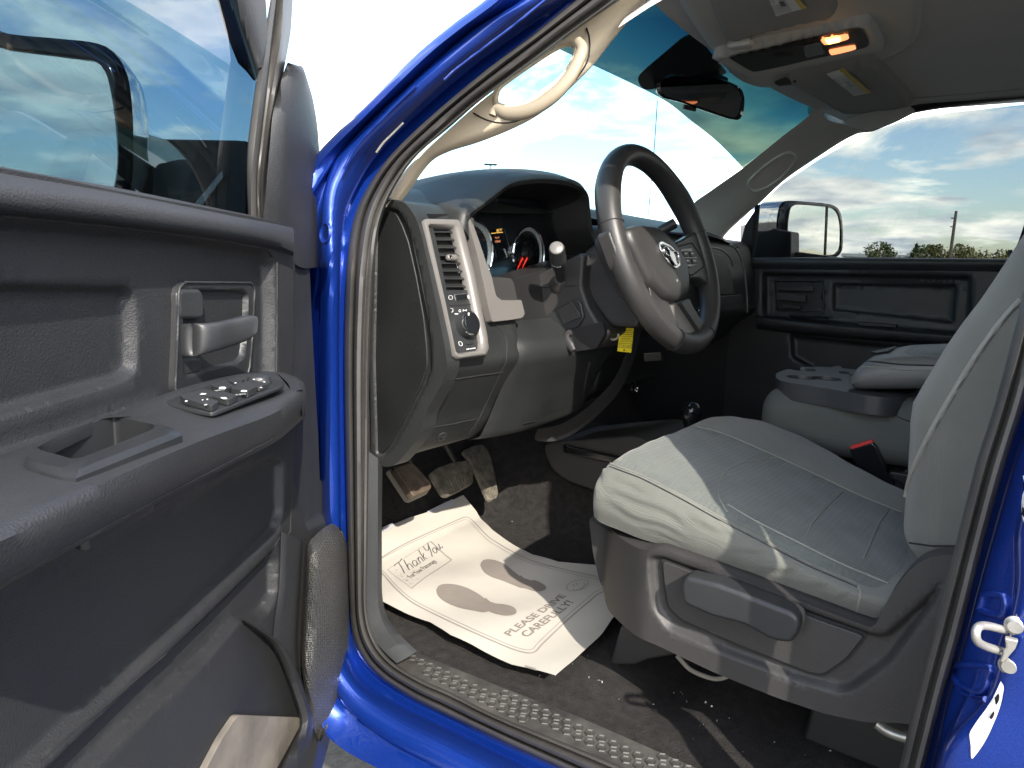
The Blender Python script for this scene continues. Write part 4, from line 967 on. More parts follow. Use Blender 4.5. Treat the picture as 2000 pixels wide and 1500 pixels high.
# demister vent on the shoulder
FV = Frame(at(850, 407, z=1.5235), V(0, 1, 0), V(1, 0, .25), V(-.25, 0, 1))
vq = FV.px([(803, 395), (864, 395), (889, 420), (822, 418)], .003)
vi = FV.px([(812, 399), (858, 399), (877, 415), (825, 413)], .003)
vf = grid('demister_frame', [[FV.w(u, v, -.004) for u, v in round2(vq, .004)], [FV.w(u, v, .004) for u, v in round2(vq, .004)], [FV.w(u, v, .003) for u, v in round2(vi, .002)], [FV.w(u, v, -.012) for u, v in round2(vi, .002)], [FV.w(u*.01+sum(p[0] for p in vi)/4, v*.01+sum(p[1] for p in vi)/4, -.012) for u, v in round2(vi, .002)]], 'dark', dash, closeu=True, ang=30)
for k in range(7):
    t = (k+.5)/7
    a = [vi[0][i]*(1-t)+vi[1][i]*t for i in (0, 1)]; b = [vi[3][i]*(1-t)+vi[2][i]*t for i in (0, 1)]
    a2 = FV.w(*a, -.002); b2 = FV.w(*b, -.002)
    slab('vent_slat', [a2, b2, b2-FV.e3*.008, a2-FV.e3*.008], V(0, .0018, 0), 'dash', vf)

# ---- left air vent and light switch bezel
bo = FU.px([(825, 432), (830, 428), (893, 429), (902, 438), (925, 530), (951, 655), (954, 680), (949, 694), (893, 701), (885, 695), (862, 590), (838, 490)], .004)
bi_ = FU.px([(836, 446), (840, 443), (884, 444), (889, 449), (912, 540), (938, 668), (937, 680), (932, 685), (893, 690), (887, 684), (868, 590), (848, 500)], .004)
A3d = [FU.w(u, v, .004) for u, v in bo]; B3d = [FU.w(u, v, .004) for u, v in bi_]
nU = FU.e3
bz_ = grid('vent_bezel', [[p-nU*.010 for p in A3d], [p+nU*.001 for p in A3d], [a.lerp(b, .2)+nU*.004 for a, b in zip(A3d, B3d)], [a.lerp(b, .7)+nU*.004 for a, b in zip(A3d, B3d)], [p-nU*.001 for p in B3d], [p-nU*.012 for p in B3d]], 'grey', dash, closeu=True, ang=50)
slab('vent_back', [p-nU*.016 for p in B3d], -nU*.001, 'dark', dash)
grid('bezel_shadow_gap', [[a+(a-b)*.16-nU*.0015 for a, b in zip(A3d, B3d)], [p-nU*.002 for p in A3d]], 'seamd', dash, closeu=True)
def ulin(p, q, t): return (p[0]*(1-t)+q[0]*t, p[1]*(1-t)+q[1]*t)
TL, TR, BL, BR = (836, 444), (887, 444), (869, 566), (921, 566)
for k in range(8):
    t = (k+.55)/8
    a = FU.w(*FU.px([ulin(TL, BL, t)], 0)[0], -.002); b = FU.w(*FU.px([ulin(TR, BR, t)], 0)[0], -.002)
    up = (FU.e2*.35+nU*1.0).normalized()
    slab('air_vent_slat', [a+FU.e2*-.001, b+FU.e2*-.001, b-nU*.010+FU.e2*.006, a-nU*.010+FU.e2*.006], FU.e2*.0016, 'dash', bz_)
for k in range(5):
    t = (k+.7)/5.4
    a = FU.w(*FU.px([ulin(TL, TR, t)], 0)[0], -.012); b = FU.w(*FU.px([ulin(BL, BR, t)], 0)[0], -.012)
    slab('rear_vane', [a, b, b-nU*.006, a-nU*.006], V(0, .001, 0), 'dark', bz_)
ck = FU.w(*FU.px([(881, 504)], 0)[0], .0015)
rbox('vent_tab', (.010, .024, .010), .0045, lambda p: ck+V(0, 1, 0)*p.y+FU.e2*p.z+nU*p.x, 'grey', bz_, n=6)
lathe('tab_chrome', ck+V(0, .007, 0)+nU*.003, nU, [(0, .003), (.003, .002), (.0035, 0)], 'chrome', bz_, n=16)
# switch module
sw_o = FU.px([(871, 567), (920, 567), (938, 668), (937, 681), (932, 685), (894, 690), (887, 684)], -.002)
sw = slab('light_switch_panel', [FU.w(u, v, -.006) for u, v in sw_o], nU*.005, 'doors', bz_)
slab('module_gap', FU.wpx([(876, 596), (924, 593), (924.4, 594.6), (876.4, 597.6)], .0), nU*.0004, 'seamd', sw)
dm = FU.px([(887, 576), (909, 574), (912, 585), (890, 588)], 0)
slab('dimmer_wheel', [FU.w(u, v, -.001) for u, v in round2(dm, .002)], nU*.003, 'gloss', sw, bev=.001)
tube('dimmer_ring', [FU.w(u, v, 0) for u, v in round2(dm, .002)], .0007, 'grey', sw, closed=True, n=6, ns=40)
kc = FU.w(*FU.px([(914, 633)], .006)[0], -.001)
lathe('headlight_knob', kc, nU, [(0, .017), (.0165, .017), (.0175, .016), (.0180, .012)], 'gloss', sw, n=40)
lathe('knob_chrome_ring', kc, nU, [(.0175, .0155), (.0190, .0150), (.0195, .012), (.0195, .0110), (.0175, .010)], 'chrome', sw, n=40)
lathe('knob_skirt', kc, nU, [(.0195, .012), (.0205, .004), (.0215, 0)], 'doors', sw, n=40)
box('knob_mark', kc+FU.e2*.013+V(0, .006, 0)+nU*.0172, (.0006, .003, .006), 'white', sw, bev=0)
fg = FU.px([(910, 665), (926, 663), (927, 671), (912, 673)], 0)
slab('fog_switch', [FU.w(u, v, -.001) for u, v in round2(fg, .001)], nU*.002, 'doors', sw, bev=.0008)
def um(pts, h=.0003, m='white', name='switch_symbol'): return slab(name, FU.wpx(pts, h), nU*.0002, m, sw)
for a, b, s in ((880, 581, 3), (917, 580, 3), (881, 606, 3)):
    tube('switch_symbol', FU.wpx([(a-s, b-s), (a+s, b-s), (a+s, b+s), (a-s, b+s)], .0003), .0004, 'white', sw, closed=True, n=4, ns=16)
for k in range(4): um([(914+k*1.8, 577), (915+k*1.8, 577), (916+k*1.8, 583), (915+k*1.8, 583)])
tube('switch_symbol', FU.wpx([(896, 607), (898, 604.5), (900, 607), (898, 609.5)], .0003), .0004, 'white', sw, closed=True, n=4, ns=16)
um([(904, 604), (905, 604), (905, 609), (904, 609)]); um([(910, 604), (911, 604), (911, 609), (910, 609)]); um([(905, 606), (910, 606), (910, 607), (905, 607)])
um([(888, 612), (895, 612), (895, 614), (888, 614)])
tube('switch_symbol', FU.wpx([(896, 668), (901, 668), (903, 674), (898, 675)], .0003), .0005, 'white', sw, closed=True, n=4, ns=16)
a = FU.wpx([(910, 682)], .0003)[0]; b = FU.wpx([(929, 679)], .0003)[0]
for k in range(6): um([(911+k*3.1, 681-k*.4), (913+k*3.1, 681-k*.4), (913+k*3.1, 683-k*.4), (911+k*3.1, 683-k*.4)])

# ---- gauge hood (binnacle)
HX = .770
def hx(l, x=HX): return PX(l, x=x)
lip_i = [(916, 470), (914, 440), (917, 428), (930, 415), (960, 393), (988, 371), (997, 366), (1012, 362), (1050, 358), (1090, 360), (1120, 367), (1138, 378), (1145, 395), (1146, 420), (1150, 450), (1160, 480)]
lip_o = [(898, 440), (903, 422), (908, 412), (925, 400), (955, 380), (985, 358), (998, 351), (1014, 346), (1052, 341), (1092, 344), (1124, 352), (1142, 366), (1149, 385), (1152, 410), (1158, 445), (1172, 480)]
lo3 = hx(lip_o); li3 = hx(lip_i)
mid_ = [p+V(.05, 0, .012) for p in lo3]
back = []
for i, p in enumerate(lo3):
    t = i/(len(lo3)-1); back.append(V(p.x+.16, p.y+.03*(1-2*t), max(1.53, p.z+.012)))
far = [V(p.x+.34, p.y+.05*(1-2*i/(len(lo3)-1)), max(1.50, p.z-.015)) for i, p in enumerate(lo3)]
hood = loft('gauge_hood', [[p+V(.09, 0, -.0) for p in li3], [p+V(.01, 0, 0) for p in li3], [p+V(.0, 0, 0) for p in li3], [p.lerp(q, .3)+V(-.004, 0, .0) for p, q in zip(li3, lo3)], [p.lerp(q, .8)+V(-.002, 0, .001) for p, q in zip(li3, lo3)], [p+V(.012, 0, .003) for p in lo3], mid_, back, far], 'dash', dash, nu=110, nv=5, ang=60)
seam('hood_edge_line', bvh(hood), [(909, 424), (930, 408), (960, 386), (987, 365), (998, 359), (1014, 355), (1052, 351), (1090, 353), (1120, 360), (1140, 373)], .0011, 'seamd', dash)
# left shoulder filler between hood and vent cheek
# inner walls of the cluster well
wall = [p+V(.0, 0, 0) for p in hx([(916, 470), (914, 440), (917, 428), (960, 393), (997, 366), (1050, 358), (1120, 367), (1145, 395), (1148, 430), (1160, 480), (1170, 520)], HX+.004)]
wb_ = [V(.872, (p.y-.37)*.93+.37, (p.z-1.5)*.85+1.488) for p in wall]
loft('cluster_shroud', [wall, [a.lerp(b, .5) for a, b in zip(wall, wb_)], wb_], 'dark', dash, nu=60, nv=3)
# cluster face
CX = .872
cp = slab('instrument_cluster', [V(CX, .63, 1.38), V(CX, .18, 1.38), V(CX, .18, 1.55), V(CX, .30, 1.58), V(CX, .47, 1.575), V(CX, .62, 1.52)], V(.004, 0, 0), 'dialf', dash)
nC = V(-1, 0, 0)
slab('cluster_lower_plate', PX([(940, 520), (1000, 505), (1060, 500), (1075, 530), (1000, 555), (945, 552)], x=CX-.001), V(-.0004, 0, 0), 'blueclus', cp)
def gauge(py_, pz_, R, nums, a0, a1, na, red_a, name):
    c = V(CX-.003, py_, pz_)
    lathe(name, c, nC, [(R, 0), (R, .006), (R*.96, .008), (R*.93, .006), (R*.93, .001)], 'chrome', cp, n=64)
    # pale graduated ring
    vs = []; fs = []; k = 64
    for i in range(k+1):
        t = 2*pi*i/k
        for r in (R*.93, R*.70): vs.append(c+nC*(.0014 if r > R*.8 else .0006)+V(0, cos(t)*r, sin(t)*r))
    for i in range(k): fs.append([2*i, 2*i+1, 2*i+3, 2*i+2])
    mesh('dial_scale', vs, fs, 'dial', cp)
    for i, s in enumerate(nums):
        t = a0+(a1-a0)*i/(len(nums)-1); r = R*.56 if name == 'speedometer' else R*.58
        cc = c+nC*.001+V(0, -cos(t)*r, sin(t)*r); hgt = R*.2; wdt = R*(.13 if len(s) == 1 else .24 if len(s) == 2 else .32)
        text('dial_number', s, cc+V(0, wdt/2, -hgt/2), V(0, -1, 0), V(0, 0, 1), 'white', cp, width=wdt, height=hgt)
    nt_ = (len(nums)-1)*4
    for i in range(nt_+1):
        t = a0+(a1-a0)*i/nt_; d_ = V(0, -cos(t), sin(t)); big = i % 2 == 0
        stroke('tick', [c+nC*.0016+d_*R*(.72 if big else .78), c+nC*.0016+d_*R*.86], .0012 if big else .0007, nC, 'lblink', cp)
    d_ = V(0, -cos(na), sin(na))
    slab('needle', [c+nC*.006+d_*R*.72+V(0, .0, .001), c+nC*.006+d_*R*.72-V(0, 0, .001), c+nC*.006-d_*R*.1+V(0, -sin(na), -cos(na))*.003, c+nC*.006-d_*R*.1-V(0, -sin(na), -cos(na))*.003], nC*.001, 'needle' if red_a else 'needle', cp)
    lathe('needle_hub', c, nC, [(0, .010), (R*.16, .009), (R*.2, .004), (R*.2, .0)], 'dark', cp, n=24)
yT, zT = at(918, 492, x=CX).y, at(918, 492, x=CX).z
yS, zS = at(1026, 496, x=CX).y, at(1026, 496, x=CX).z
gauge(yT, zT, .058, list('01234567'), radians(222), radians(-42), radians(226), 1, 'tachometer')
gauge(yS, zS, .056, '0 10 20 30 40 50 60 70 80 90 100 110 120'.split(), radians(222), radians(-42), radians(232), 1, 'speedometer')
cc = V(CX-.004, yS-.012, zS-.040); lathe('fuel_gauge', cc, nC, [(.017, 0), (.017, .0015), (.0158, .002), (.0155, .0005)], 'dial', cp, n=32)
slab('needle', [cc+V(-.002, .006, .006), cc+V(-.002, .004, .007), cc+V(-.002, -.012, -.006), cc+V(-.002, -.010, -.008)], nC*.001, 'needle', cp)
for i, s in enumerate('EF'): text('dial_number', s, cc+V(-.001, .010-i*.016, .004), V(0, -1, 0), V(0, 0, 1), 'lblink', cp, height=.005)
# centre display between the dials
def cx(l, off=.003): return PX(l, x=CX-off)
scr = slab('driver_display', cx([(958, 450), (985, 444), (1003, 500), (972, 508)]), V(.001, 0, 0), 'gloss', cp)
slab('display_rule', cx([(959, 455.5), (982, 453), (982, 454), (959, 456.5)], .0035), V(-.0002, 0, 0), 'amber', scr)
def ctext(s, a, b, h, m, nm='display_text'):
    p = at(*a, x=CX-.0038); q = at(*b, x=CX-.0038); ex = (q-p).normalized(); text(nm, s, p, ex, V(0, 0, 1), m, scr, width=(q-p).length, height=h)
ctext('85°F', (970, 453), (980, 452), .0055, 'amber')
ctext('Trip A', (966, 467), (975, 466), .0040, 'lampdim'); ctext('1054.8', (967, 474), (977, 473), .0040, 'lampdim')
ctext('184931', (982, 518), (1002, 516), .0050, 'grey')
for l in ([(985, 448), (1000, 502)], [(964, 480), (970, 502)]): stroke('display_frame', cx(l, .004), .0016, nC, 'grey', cp)
# lens over the cluster
slab('cluster_lens', [V(.845, .62, 1.39), V(.845, .19, 1.39), V(.853, .19, 1.54), V(.855, .30, 1.57), V(.855, .47, 1.565), V(.853, .60, 1.52)], V(.0015, 0, 0), 'glass_c', cp)

# satin grey surround: left strip and lower ledge of the gauge opening
YB = (V(.752, .5, 1.40), V(-1, 0, .25).normalized())
FB = Frame(YB[0], V(0, 1, 0), V(.25, 0, 1), YB[1])
su = [(903, 424), (911, 425), (919, 430), (917, 441), (929, 474), (944, 520), (953, 541), (958, 565), (962, 580), (972, 588), (1000, 588), (1011, 587), (1018, 614), (1013, 622), (990, 626), (954, 630), (946, 600), (938, 560), (925, 500), (912, 455)]
relief('gauge_surround', FB, round2(FB.px(su), .004), [], 'grey', dash, step=.006, skirt=.02, base=lambda u, v: .008-.06*np.clip((v-.03)/.16, 0, 1)*0+0*u)
# dark ledge under the gauges
pkq = [(953, 540), (998, 543), (1004, 552), (1012, 588), (972, 588), (962, 580)]
slab('gauge_ledge', FB.wpx(pkq, .002), -YB[1]*.02, 'taupe', dash, r=.004, bev=.003)
# black column surround behind the gauges opening down to the knee panel
slab('column_surround', FB.wpx([(935, 540), (1000, 544), (1200, 480), (1230, 700), (1100, 700), (1010, 640), (955, 640)], -.03), V(.05, 0, 0), 'dark', dash, bev=.004)

# ------------------------------------------------------------------ steering column shroud
def yp(l, y): return PX(l, y=y)
sh = slab('column_shroud', yp([(1008, 556), (1040, 540), (1132, 494), (1140, 500), (1136, 560), (1150, 600), (1180, 650), (1150, 684), (1070, 693), (1056, 668), (1042, 640), (1018, 600)], .452), V(0, -.17, 0), 'taupe', T, r=.012, bev=.016, seg=5)
sh['label'] = 'dark steering column shroud with tilt lever'
sht = bvh(sh)
seam('shroud_split', sht, [(1011, 565), (1040, 563), (1080, 560), (1136, 558)], .0011, 'seamd', sh)
# upper collar behind the wheel
slab('wheel_collar', yp([(1134, 496), (1168, 470), (1196, 440), (1232, 452), (1250, 560), (1250, 620), (1246, 640), (1192, 638), (1160, 596), (1140, 560)], .425), V(0, -.14, 0), 'taupe', sh, r=.015, bev=.02, seg=5)
# recess with the tilt lever
slab('lever_pocket', yp([(1050, 636), (1062, 618), (1090, 600), (1126, 584), (1135, 592), (1140, 620), (1128, 640), (1066, 656)], .458), V(0, -.01, 0), 'doors', sh, r=.006, bev=.003)
slab('pocket_tab', yp([(1088, 606), (1116, 588), (1132, 612), (1134, 620), (1100, 634)], .462), V(0, -.004, 0), 'taupe', sh, r=.003, bev=.0015)
slab('lever_slot', yp([(1066, 656), (1176, 628), (1182, 650), (1166, 680), (1072, 694)], .459), V(0, -.008, 0), 'dark', sh, r=.004)
tl_ = [at(1122, 648, y=.45), at(1108, 652, y=.468), at(1106, 662, y=.476), at(1114, 676, y=.478), at(1120, 685, y=.478)]
tube('tilt_lever', tl_, .0095, 'taupe', sh, n=14, ns=30, flat=.6, upv=V(0, 1, 0), rfn=lambda t: .55+.5*t if t < .8 else .95-(t-.8)*1.6)
tube('ignition_ring', yp([(1188, 656), (1196, 663), (1206, 660), (1208, 652)], .40), .0022, 'steel', sh, n=8, ns=24)
# turn signal stalk
b0 = at(1096, 548, y=.448); b1 = at(1087, 484, y=.545)
ax = (b1-b0).normalized()
lathe('stalk_boot', b0-ax*.012, ax, [(.024, -.004), (.023, .004), (.019, .010), (.015, .016), (.012, .02)], 'taupe', sh, n=32)
Ls = (b1-b0).length
stk = lathe('turn_signal_stalk', b0, ax, [(.0075, 0), (.0085, .015), (.0105, Ls*.38), (.0135, Ls*.50), (.0142, Ls*.60), (.0146, Ls*.615), (.0146, Ls*.74), (.0140, Ls*.75), (.0140, Ls*.96), (.0125, Ls*1.0)], 'doors', sh, n=36)
lathe('stalk_end_cap', b1-ax*.002, ax, [(.0124, 0), (.0120, .0025), (.0105, .0038), (0, .0042)], 'grey', sh, n=36)
e1_ = ax.orthogonal().normalized(); e2_ = ax.cross(e1_)
vdir = (CAM-b1).normalized()
fa = (vdir-ax*vdir.dot(ax)).normalized(); fb = ax.cross(fa)
for t in (-.9, -.55, -.2, .1):
    dd = fa*cos(t)+fb*sin(t); dt_ = -fa*sin(t)+fb*cos(t); o_ = b0+ax*Ls*.66+dd*.0147
    slab('stalk_mark', [o_-dt_*.0016-ax*.0012, o_+dt_*.0016-ax*.0012, o_+dt_*.0016+ax*.0012, o_-dt_*.0016+ax*.0012], dd*.0002, 'white', stk if False else sh)
# right hand stalk behind the wheel
tube('wiper_stalk', [at(1268, 466, x=.67), at(1292, 450, x=.65), at(1318, 436, x=.63)], .0105, 'doors', sh, n=14)

# ------------------------------------------------------------------ steering wheel
WC = V(.58, .36, 1.47); til = radians(22)
wa = V(cos(til), 0, -sin(til)); we1 = V(0, 1, 0); we2 = we1.cross(wa)*-1
if we2.z < 0: we2 = -we2
RW = .179
FWH = Frame(WC, we1, we2, -wa)
rows = []
for i in range(160):
    t = 2*pi*i/160; rad = we1*cos(t)+we2*sin(t)
    th = .0205
    # thumb swellings at ten and two, slimmer foot of the rim
    sw_ = .0022*math.exp(-((math.degrees(t)-35)/16)**2)+.0022*math.exp(-((math.degrees(t)-145)/16)**2)
    rows.append([WC+rad*(RW+cos(a)*(th+sw_)*.92)+wa*sin(a)*(th+sw_)*1.0 for a in [2*pi*k/22 for k in range(22)]])
wh = grid('steering_wheel', rows, 'rim', T, closeu=True, closev=True, ang=180)
wh['label'] = 'dark leather steering wheel with three spokes and a chrome ram head badge'
wt_ = bvh(wh)
for t0 in (12, 168, 248, 292):
    t = radians(t0); rad = we1*cos(t)+we2*sin(t)
    tube('rim_seam', [WC+rad*(RW+cos(a)*.0208*.92*1.0)+wa*sin(a)*.0212 for a in [2*pi*k/30 for k in range(30)]], .0009, 'seamd', wh, closed=True, n=6, ns=60)
# airbag cover
pad_o = [(1220, 447), (1234, 441), (1250, 440), (1277, 443), (1296, 456), (1312, 474), (1328, 496), (1340, 522), (1344, 556), (1341, 577), (1322, 589), (1296, 584), (1268, 555), (1244, 506), (1226, 470)]
PO = round2(FWH.px(pad_o, .012), .012)
PC = np.array(PO); cxy = PC.mean(0)
rr_ = []
for sc_, h in ((1.0, -.035), (1.02, -.005), (1.0, .010), (.96, .017), (.88, .021), (.70, .024), (.45, .0255), (.2, .026), (.01, .026)):
    rr_.append([FWH.w(cxy[0]+(a-cxy[0])*sc_, cxy[1]+(b-cxy[1])*sc_, h) for a, b in PO])
airb = grid('airbag_cover', rr_, 'rim', wh, closeu=True, ang=60)
ab = bvh(airb)
slab('hub_housing', [FWH.w(cxy[0]+(a-cxy[0])*1.06, cxy[1]+(b-cxy[1])*1.06, -.002) for a, b in PO], wa*.045, 'doors', wh, bev=.004)
q = [on(ab, a, b, 0) for a, b in smooth2([(1232, 447), (1240, 470), (1256, 510), (1280, 552), (1302, 578)], 30)]; q = [x for x in q if x]
# badge: shield with a horned head in chrome
bd = [(1284, 474), (1290, 472), (1306, 480), (1316, 490), (1324, 505), (1326, 520), (1318, 526), (1306, 517), (1296, 505), (1288, 490)]
def onab(a, b, l=.0005): return on(ab, a, b, l) or FWH.w(*FWH.px([(a, b)], .024)[0], .024)
nb_ = -wa
base_ = [onab(a, b) for a, b in bd]
bdg = slab('wheel_badge', base_, nb_*.003, 'chrome', wh, r=.003, bev=.001)
slab('badge_field', [onab(a, b, .0035)+nb_*.001 for a, b in [(1288, 478), (1305, 484), (1315, 494), (1321, 507), (1322, 516), (1317, 521), (1307, 512), (1298, 501), (1291, 489)]], nb_*.0003, 'gloss', wh)
def bpt(l): return [onab(a, b, .0035)+nb_*.002 for a, b in l]
tube('badge_horn', bpt([(1303, 494), (1296, 486), (1291, 484), (1291, 492), (1296, 500), (1300, 502)]), .0022, 'chrome', wh, n=8, ns=24)
tube('badge_horn', bpt([(1306, 495), (1312, 493), (1318, 498), (1321, 508), (1319, 514), (1315, 511)]), .0022, 'chrome', wh, n=8, ns=24)
slab('badge_head', bpt([(1301, 492), (1308, 494), (1312, 503), (1314, 512), (1317, 519), (1314, 521), (1308, 513), (1303, 503)]), nb_*.0015, 'chrome', wh, r=.001, bev=.0007)
text('airbag_lettering', 'SRS', onab(1321, 550, .0006), (onab(1330, 548, .0006)-onab(1321, 550, .0006)).normalized(), we2, 'linerp', wh, width=.008, height=.0035)
# spokes
def wpx(l, h=0): return FWH.wpx(l, h)
def wl_(u, v, h=0): return FWH.w(u, v, h)
def spoke(name, pts, h0, th_, m, bv=.008, par=None): return slab(name, roundp([wl_(u, v, h0) for u, v in pts], .006), wa*th_, m, par or wh, bev=bv, seg=4)
right = FWH.px([(1316, 474), (1330, 468), (1356, 452), (1376, 470), (1388, 520), (1380, 556), (1364, 545), (1345, 545)], .004)
spoke('wheel_spoke', right, .008, .026, 'rim')
lft = [(-u*.98, v) for u, v in right]
lft = [(2*0-u, v) for u, v in right]
spoke('wheel_spoke', lft, .008, .026, 'rim')
b1_ = FWH.px([(1262, 552), (1284, 580), (1302, 592), (1322, 640), (1334, 664), (1312, 652), (1290, 618), (1268, 580)], .004)
b2_ = FWH.px([(1326, 592), (1343, 584), (1350, 600), (1366, 626), (1384, 652), (1370, 658), (1352, 630)], .004)
spoke('wheel_spoke', b1_, .008, .024, 'rim', .006); spoke('wheel_spoke', b2_, .008, .024, 'rim', .005)
spoke('spoke_insert', FWH.px([(1298, 590), (1330, 592), (1344, 620), (1368, 652), (1346, 656), (1326, 646)], .0), .0, .018, 'grey', .004)
# switch pad on the right spoke
swp_ = FWH.px([(1328, 486), (1350, 484), (1362, 505), (1364, 516), (1348, 522), (1338, 520)], .010)
kp = slab('wheel_switch_pad', roundp([wl_(u, v, .0105) for u, v in swp_], .003), wa*.006, 'gloss', wh, bev=.001)
for r_ in range(2):
    for c_ in range(2):
        u = swp_[0][0]*.0; 
        a0 = (1333+c_*13+r_*4, 491+r_*14)
        kq = FWH.px([(a0[0], a0[1]), (a0[0]+10, a0[1]-1), (a0[0]+13, a0[1]+10), (a0[0]+3, a0[1]+11)], .011)
        slab('wheel_button', [wl_(a, b, .011) for a, b in kq], -wa*.0015, 'doors', wh, bev=.0006)
        kq = FWH.px([(a0[0]+4, a0[1]+3), (a0[0]+9, a0[1]+3), (a0[0]+10, a0[1]+5), (a0[0]+5, a0[1]+5)], .013)
        slab('button_mark', [wl_(a, b, .0127) for a, b in kq], -wa*.0002, 'white', wh)
tube('pad_outline', [wl_(u, v, .0085) for u, v in round2(FWH.px([(1322, 482), (1352, 474), (1372, 506), (1376, 520), (1352, 538), (1338, 532)], .0085), .006)], .0012, 'seamd', wh, closed=True, n=6, ns=60)

# ------------------------------------------------------------------ centre stack, passenger side of the dash
Pp = [(.870, 1.515), (.83, 1.520), (.800, 1.512), (.785, 1.490), (.775, 1.44), (.762, 1.40), (.76, 1.34), (.752, 1.30), (.80, 1.26), (.86, 1.20), (.93, 1.18)]
cs = [(.20, .03), (.17, .0), (.10, -.012), (-.02, -.015), (-.12, -.005), (-.16, .01), (-.30, .015), (-.55, .01), (-.74, .012), (-.79, .03), (-.80, .06)]
loft('passenger_dash', [profile(y, yshift(Pp, d)) for y, d in cs], 'dash', dash, nu=60, nv=4, ang=70)
# deep dark tray opening in the passenger side and its grey accent line
FQ = Frame(V(.762, -.5, 1.40), V(0, 1, 0), V(.1, 0, 1), V(-1, 0, .1))
slab('glovebox_tray', FQ.wpx([(1376, 490), (1412, 500), (1426, 530), (1432, 575), (1388, 574)], .018), V(-.003, 0, 0), 'taupe', dash, r=.01, bev=.002)
tube('dash_accent_line', FQ.wpx([(1374, 482), (1404, 486), (1424, 500), (1432, 520)], .022), .0028, 'grey', dash, n=8)
tube('dash_accent_line', FQ.wpx([(1427, 478), (1440, 490), (1452, 520), (1458, 570), (1460, 610)], .030), .0028, 'grey', dash, n=8)
slab('dash_shelf_lip', FQ.wpx([(1390, 580), (1445, 575), (1448, 592), (1392, 600)], .022), V(-.006, 0, 0), 'dash', dash, r=.004, bev=.003)
# centre stack below: sweeping grey side trim and control face
tr = [(1262, 560), (1252, 640), (1238, 700), (1212, 762), (1168, 812), (1120, 848), (1084, 862), (1052, 862)]
ti = [(1232, 640), (1222, 690), (1196, 745), (1148, 795), (1096, 828), (1050, 838)]
def yv(l, ys): return [at(a, b, y=y) for (a, b), y in zip(l, ys)]
yo = [.17, .17, .17, .18, .20, .24, .27, .30]
loft('stack_side_trim', [yv(ti, [.215, .22, .23, .25, .28, .32]), yv([(a-8, b-6) for a, b in tr][1:], [.205]*3+[.22, .25, .28, .31]), yv(tr, yo), [p+V(.02, -.03, -.002) for p in yv(tr, yo)]], 'taupe', dash, nu=50, nv=4)
stk_ = slab('center_stack', [V(.76, .19, 1.36), V(.80, .19, 1.15), V(.90, .19, 1.10), V(1.0, .19, 1.10), V(1.0, .19, 1.4)], V(0, -.34, 0), 'dark', dash, bev=.01)
slab('stack_button_row', [at(a, b, x=.768) for a, b in ((1256, 690), (1288, 688), (1290, 704), (1258, 706))], V(-.004, 0, 0), 'grey', dash, bev=.002)
for a, b in ((1352, 610), (1366, 612)):
    lathe('climate_knob', at(a, b, x=.752), V(-1, 0, 0), [(0, .022), (.012, .022), (.014, .018), (.016, .004), (.018, 0)], 'gloss', dash, n=28)
    lathe('knob_ring', at(a, b, x=.752), V(-1, 0, 0), [(.0135, .0225), (.0145, .022), (.0145, .0205)], 'chrome', dash, n=28)
lathe('power_socket', at(1238, 757, x=.80), V(-1, .25, 0), [(0, .001), (.008, .001), (.0095, .006), (.013, .007), (.0145, .004), (.0145, 0)], 'gloss', dash, n=28)
lathe('socket_ring', at(1240, 760, x=.795), V(-1, .25, 0), [(.004, .004), (.005, .006), (.006, .004)], 'chrome', dash, n=20)
# grey floor hump cover beside the accelerator
hpx = [(1062, 866), (1064, 890), (1078, 920), (1110, 942), (1160, 960), (1240, 980), (1300, 880), (1240, 850), (1140, 858)]
slab('tunnel_cover', yp(hpx, .13), V(0, -.25, 0), 'taupe', T, r=.02, bev=.03, seg=5)
# transfer case lever
kb = at(1350, 803, y=.05)
lv = lathe('shift_knob', kb-V(0, 0, .03), V(0, 0, 1), [(.010, -.02), (.014, -.005), (.020, .010), (.024, .026), (.022, .040), (.014, .049), (0, .052)], 'gloss', T, n=36)
tube('shift_lever', [kb-V(-.03, 0, .20), kb-V(-.01, 0, .12), kb-V(0, 0, .04)], .007, 'steel', lv, n=12)
lathe('shift_boot', kb-V(-.03, 0, .20), V(-.1, 0, 1), [(.06, 0), (.05, .02), (.03, .05), (.012, .09)], 'dark', lv, n=28)
slab('lever_base', [V(.55, .14, .98), V(.92, .14, .98), V(.92, -.12, .98), V(.55, -.12, .98)], V(0, 0, .02), 'gloss', lv, r=.03, bev=.004)

# ------------------------------------------------------------------ pedals
def PPl(px, py, x): return at(px, py, x=x)
def pedal(name, px, xx, tilt, m, ribs=None, th=.012, r=.006):
    c = at(px[0][0], px[0][1], x=xx); nr = V(-cos(tilt), 0, sin(tilt))
    f = Frame(c, V(0, 1, 0), V(sin(tilt), 0, cos(tilt)), nr)
    q_ = roundp(f.wpx(px), r)
    o = slab(name, q_, nr*-th, m, T, bev=.003, seg=3)
    if ribs:
        (a0, a1), (b0_, b1__), n_ = ribs
        for k in range(n_):
            t = (k+.5)/n_
            p = [a0[i]*(1-t)+a1[i]*t for i in (0, 1)]; q2 = [b0_[i]*(1-t)+b1__[i]*t for i in (0, 1)]
            A = f.wpx([p, q2], .001); tube('rubber_rib', A, .0016, m, o, n=6, ns=4)
    return o
M['pedal2'] = mat('worn_brown_rubber', (.060, .044, .032), .6, var=.4, vs_=60, dust=.07, dcol=(.38, .27, .17))
pb = pedal('parking_brake_pedal', [(770, 912), (806, 902), (843, 942), (843, 954), (811, 968), (806, 966)], 1.02, radians(48), 'pedal2', ribs=(((775, 914), (806, 905)), ((813, 960), (840, 944)), 12), th=.018)
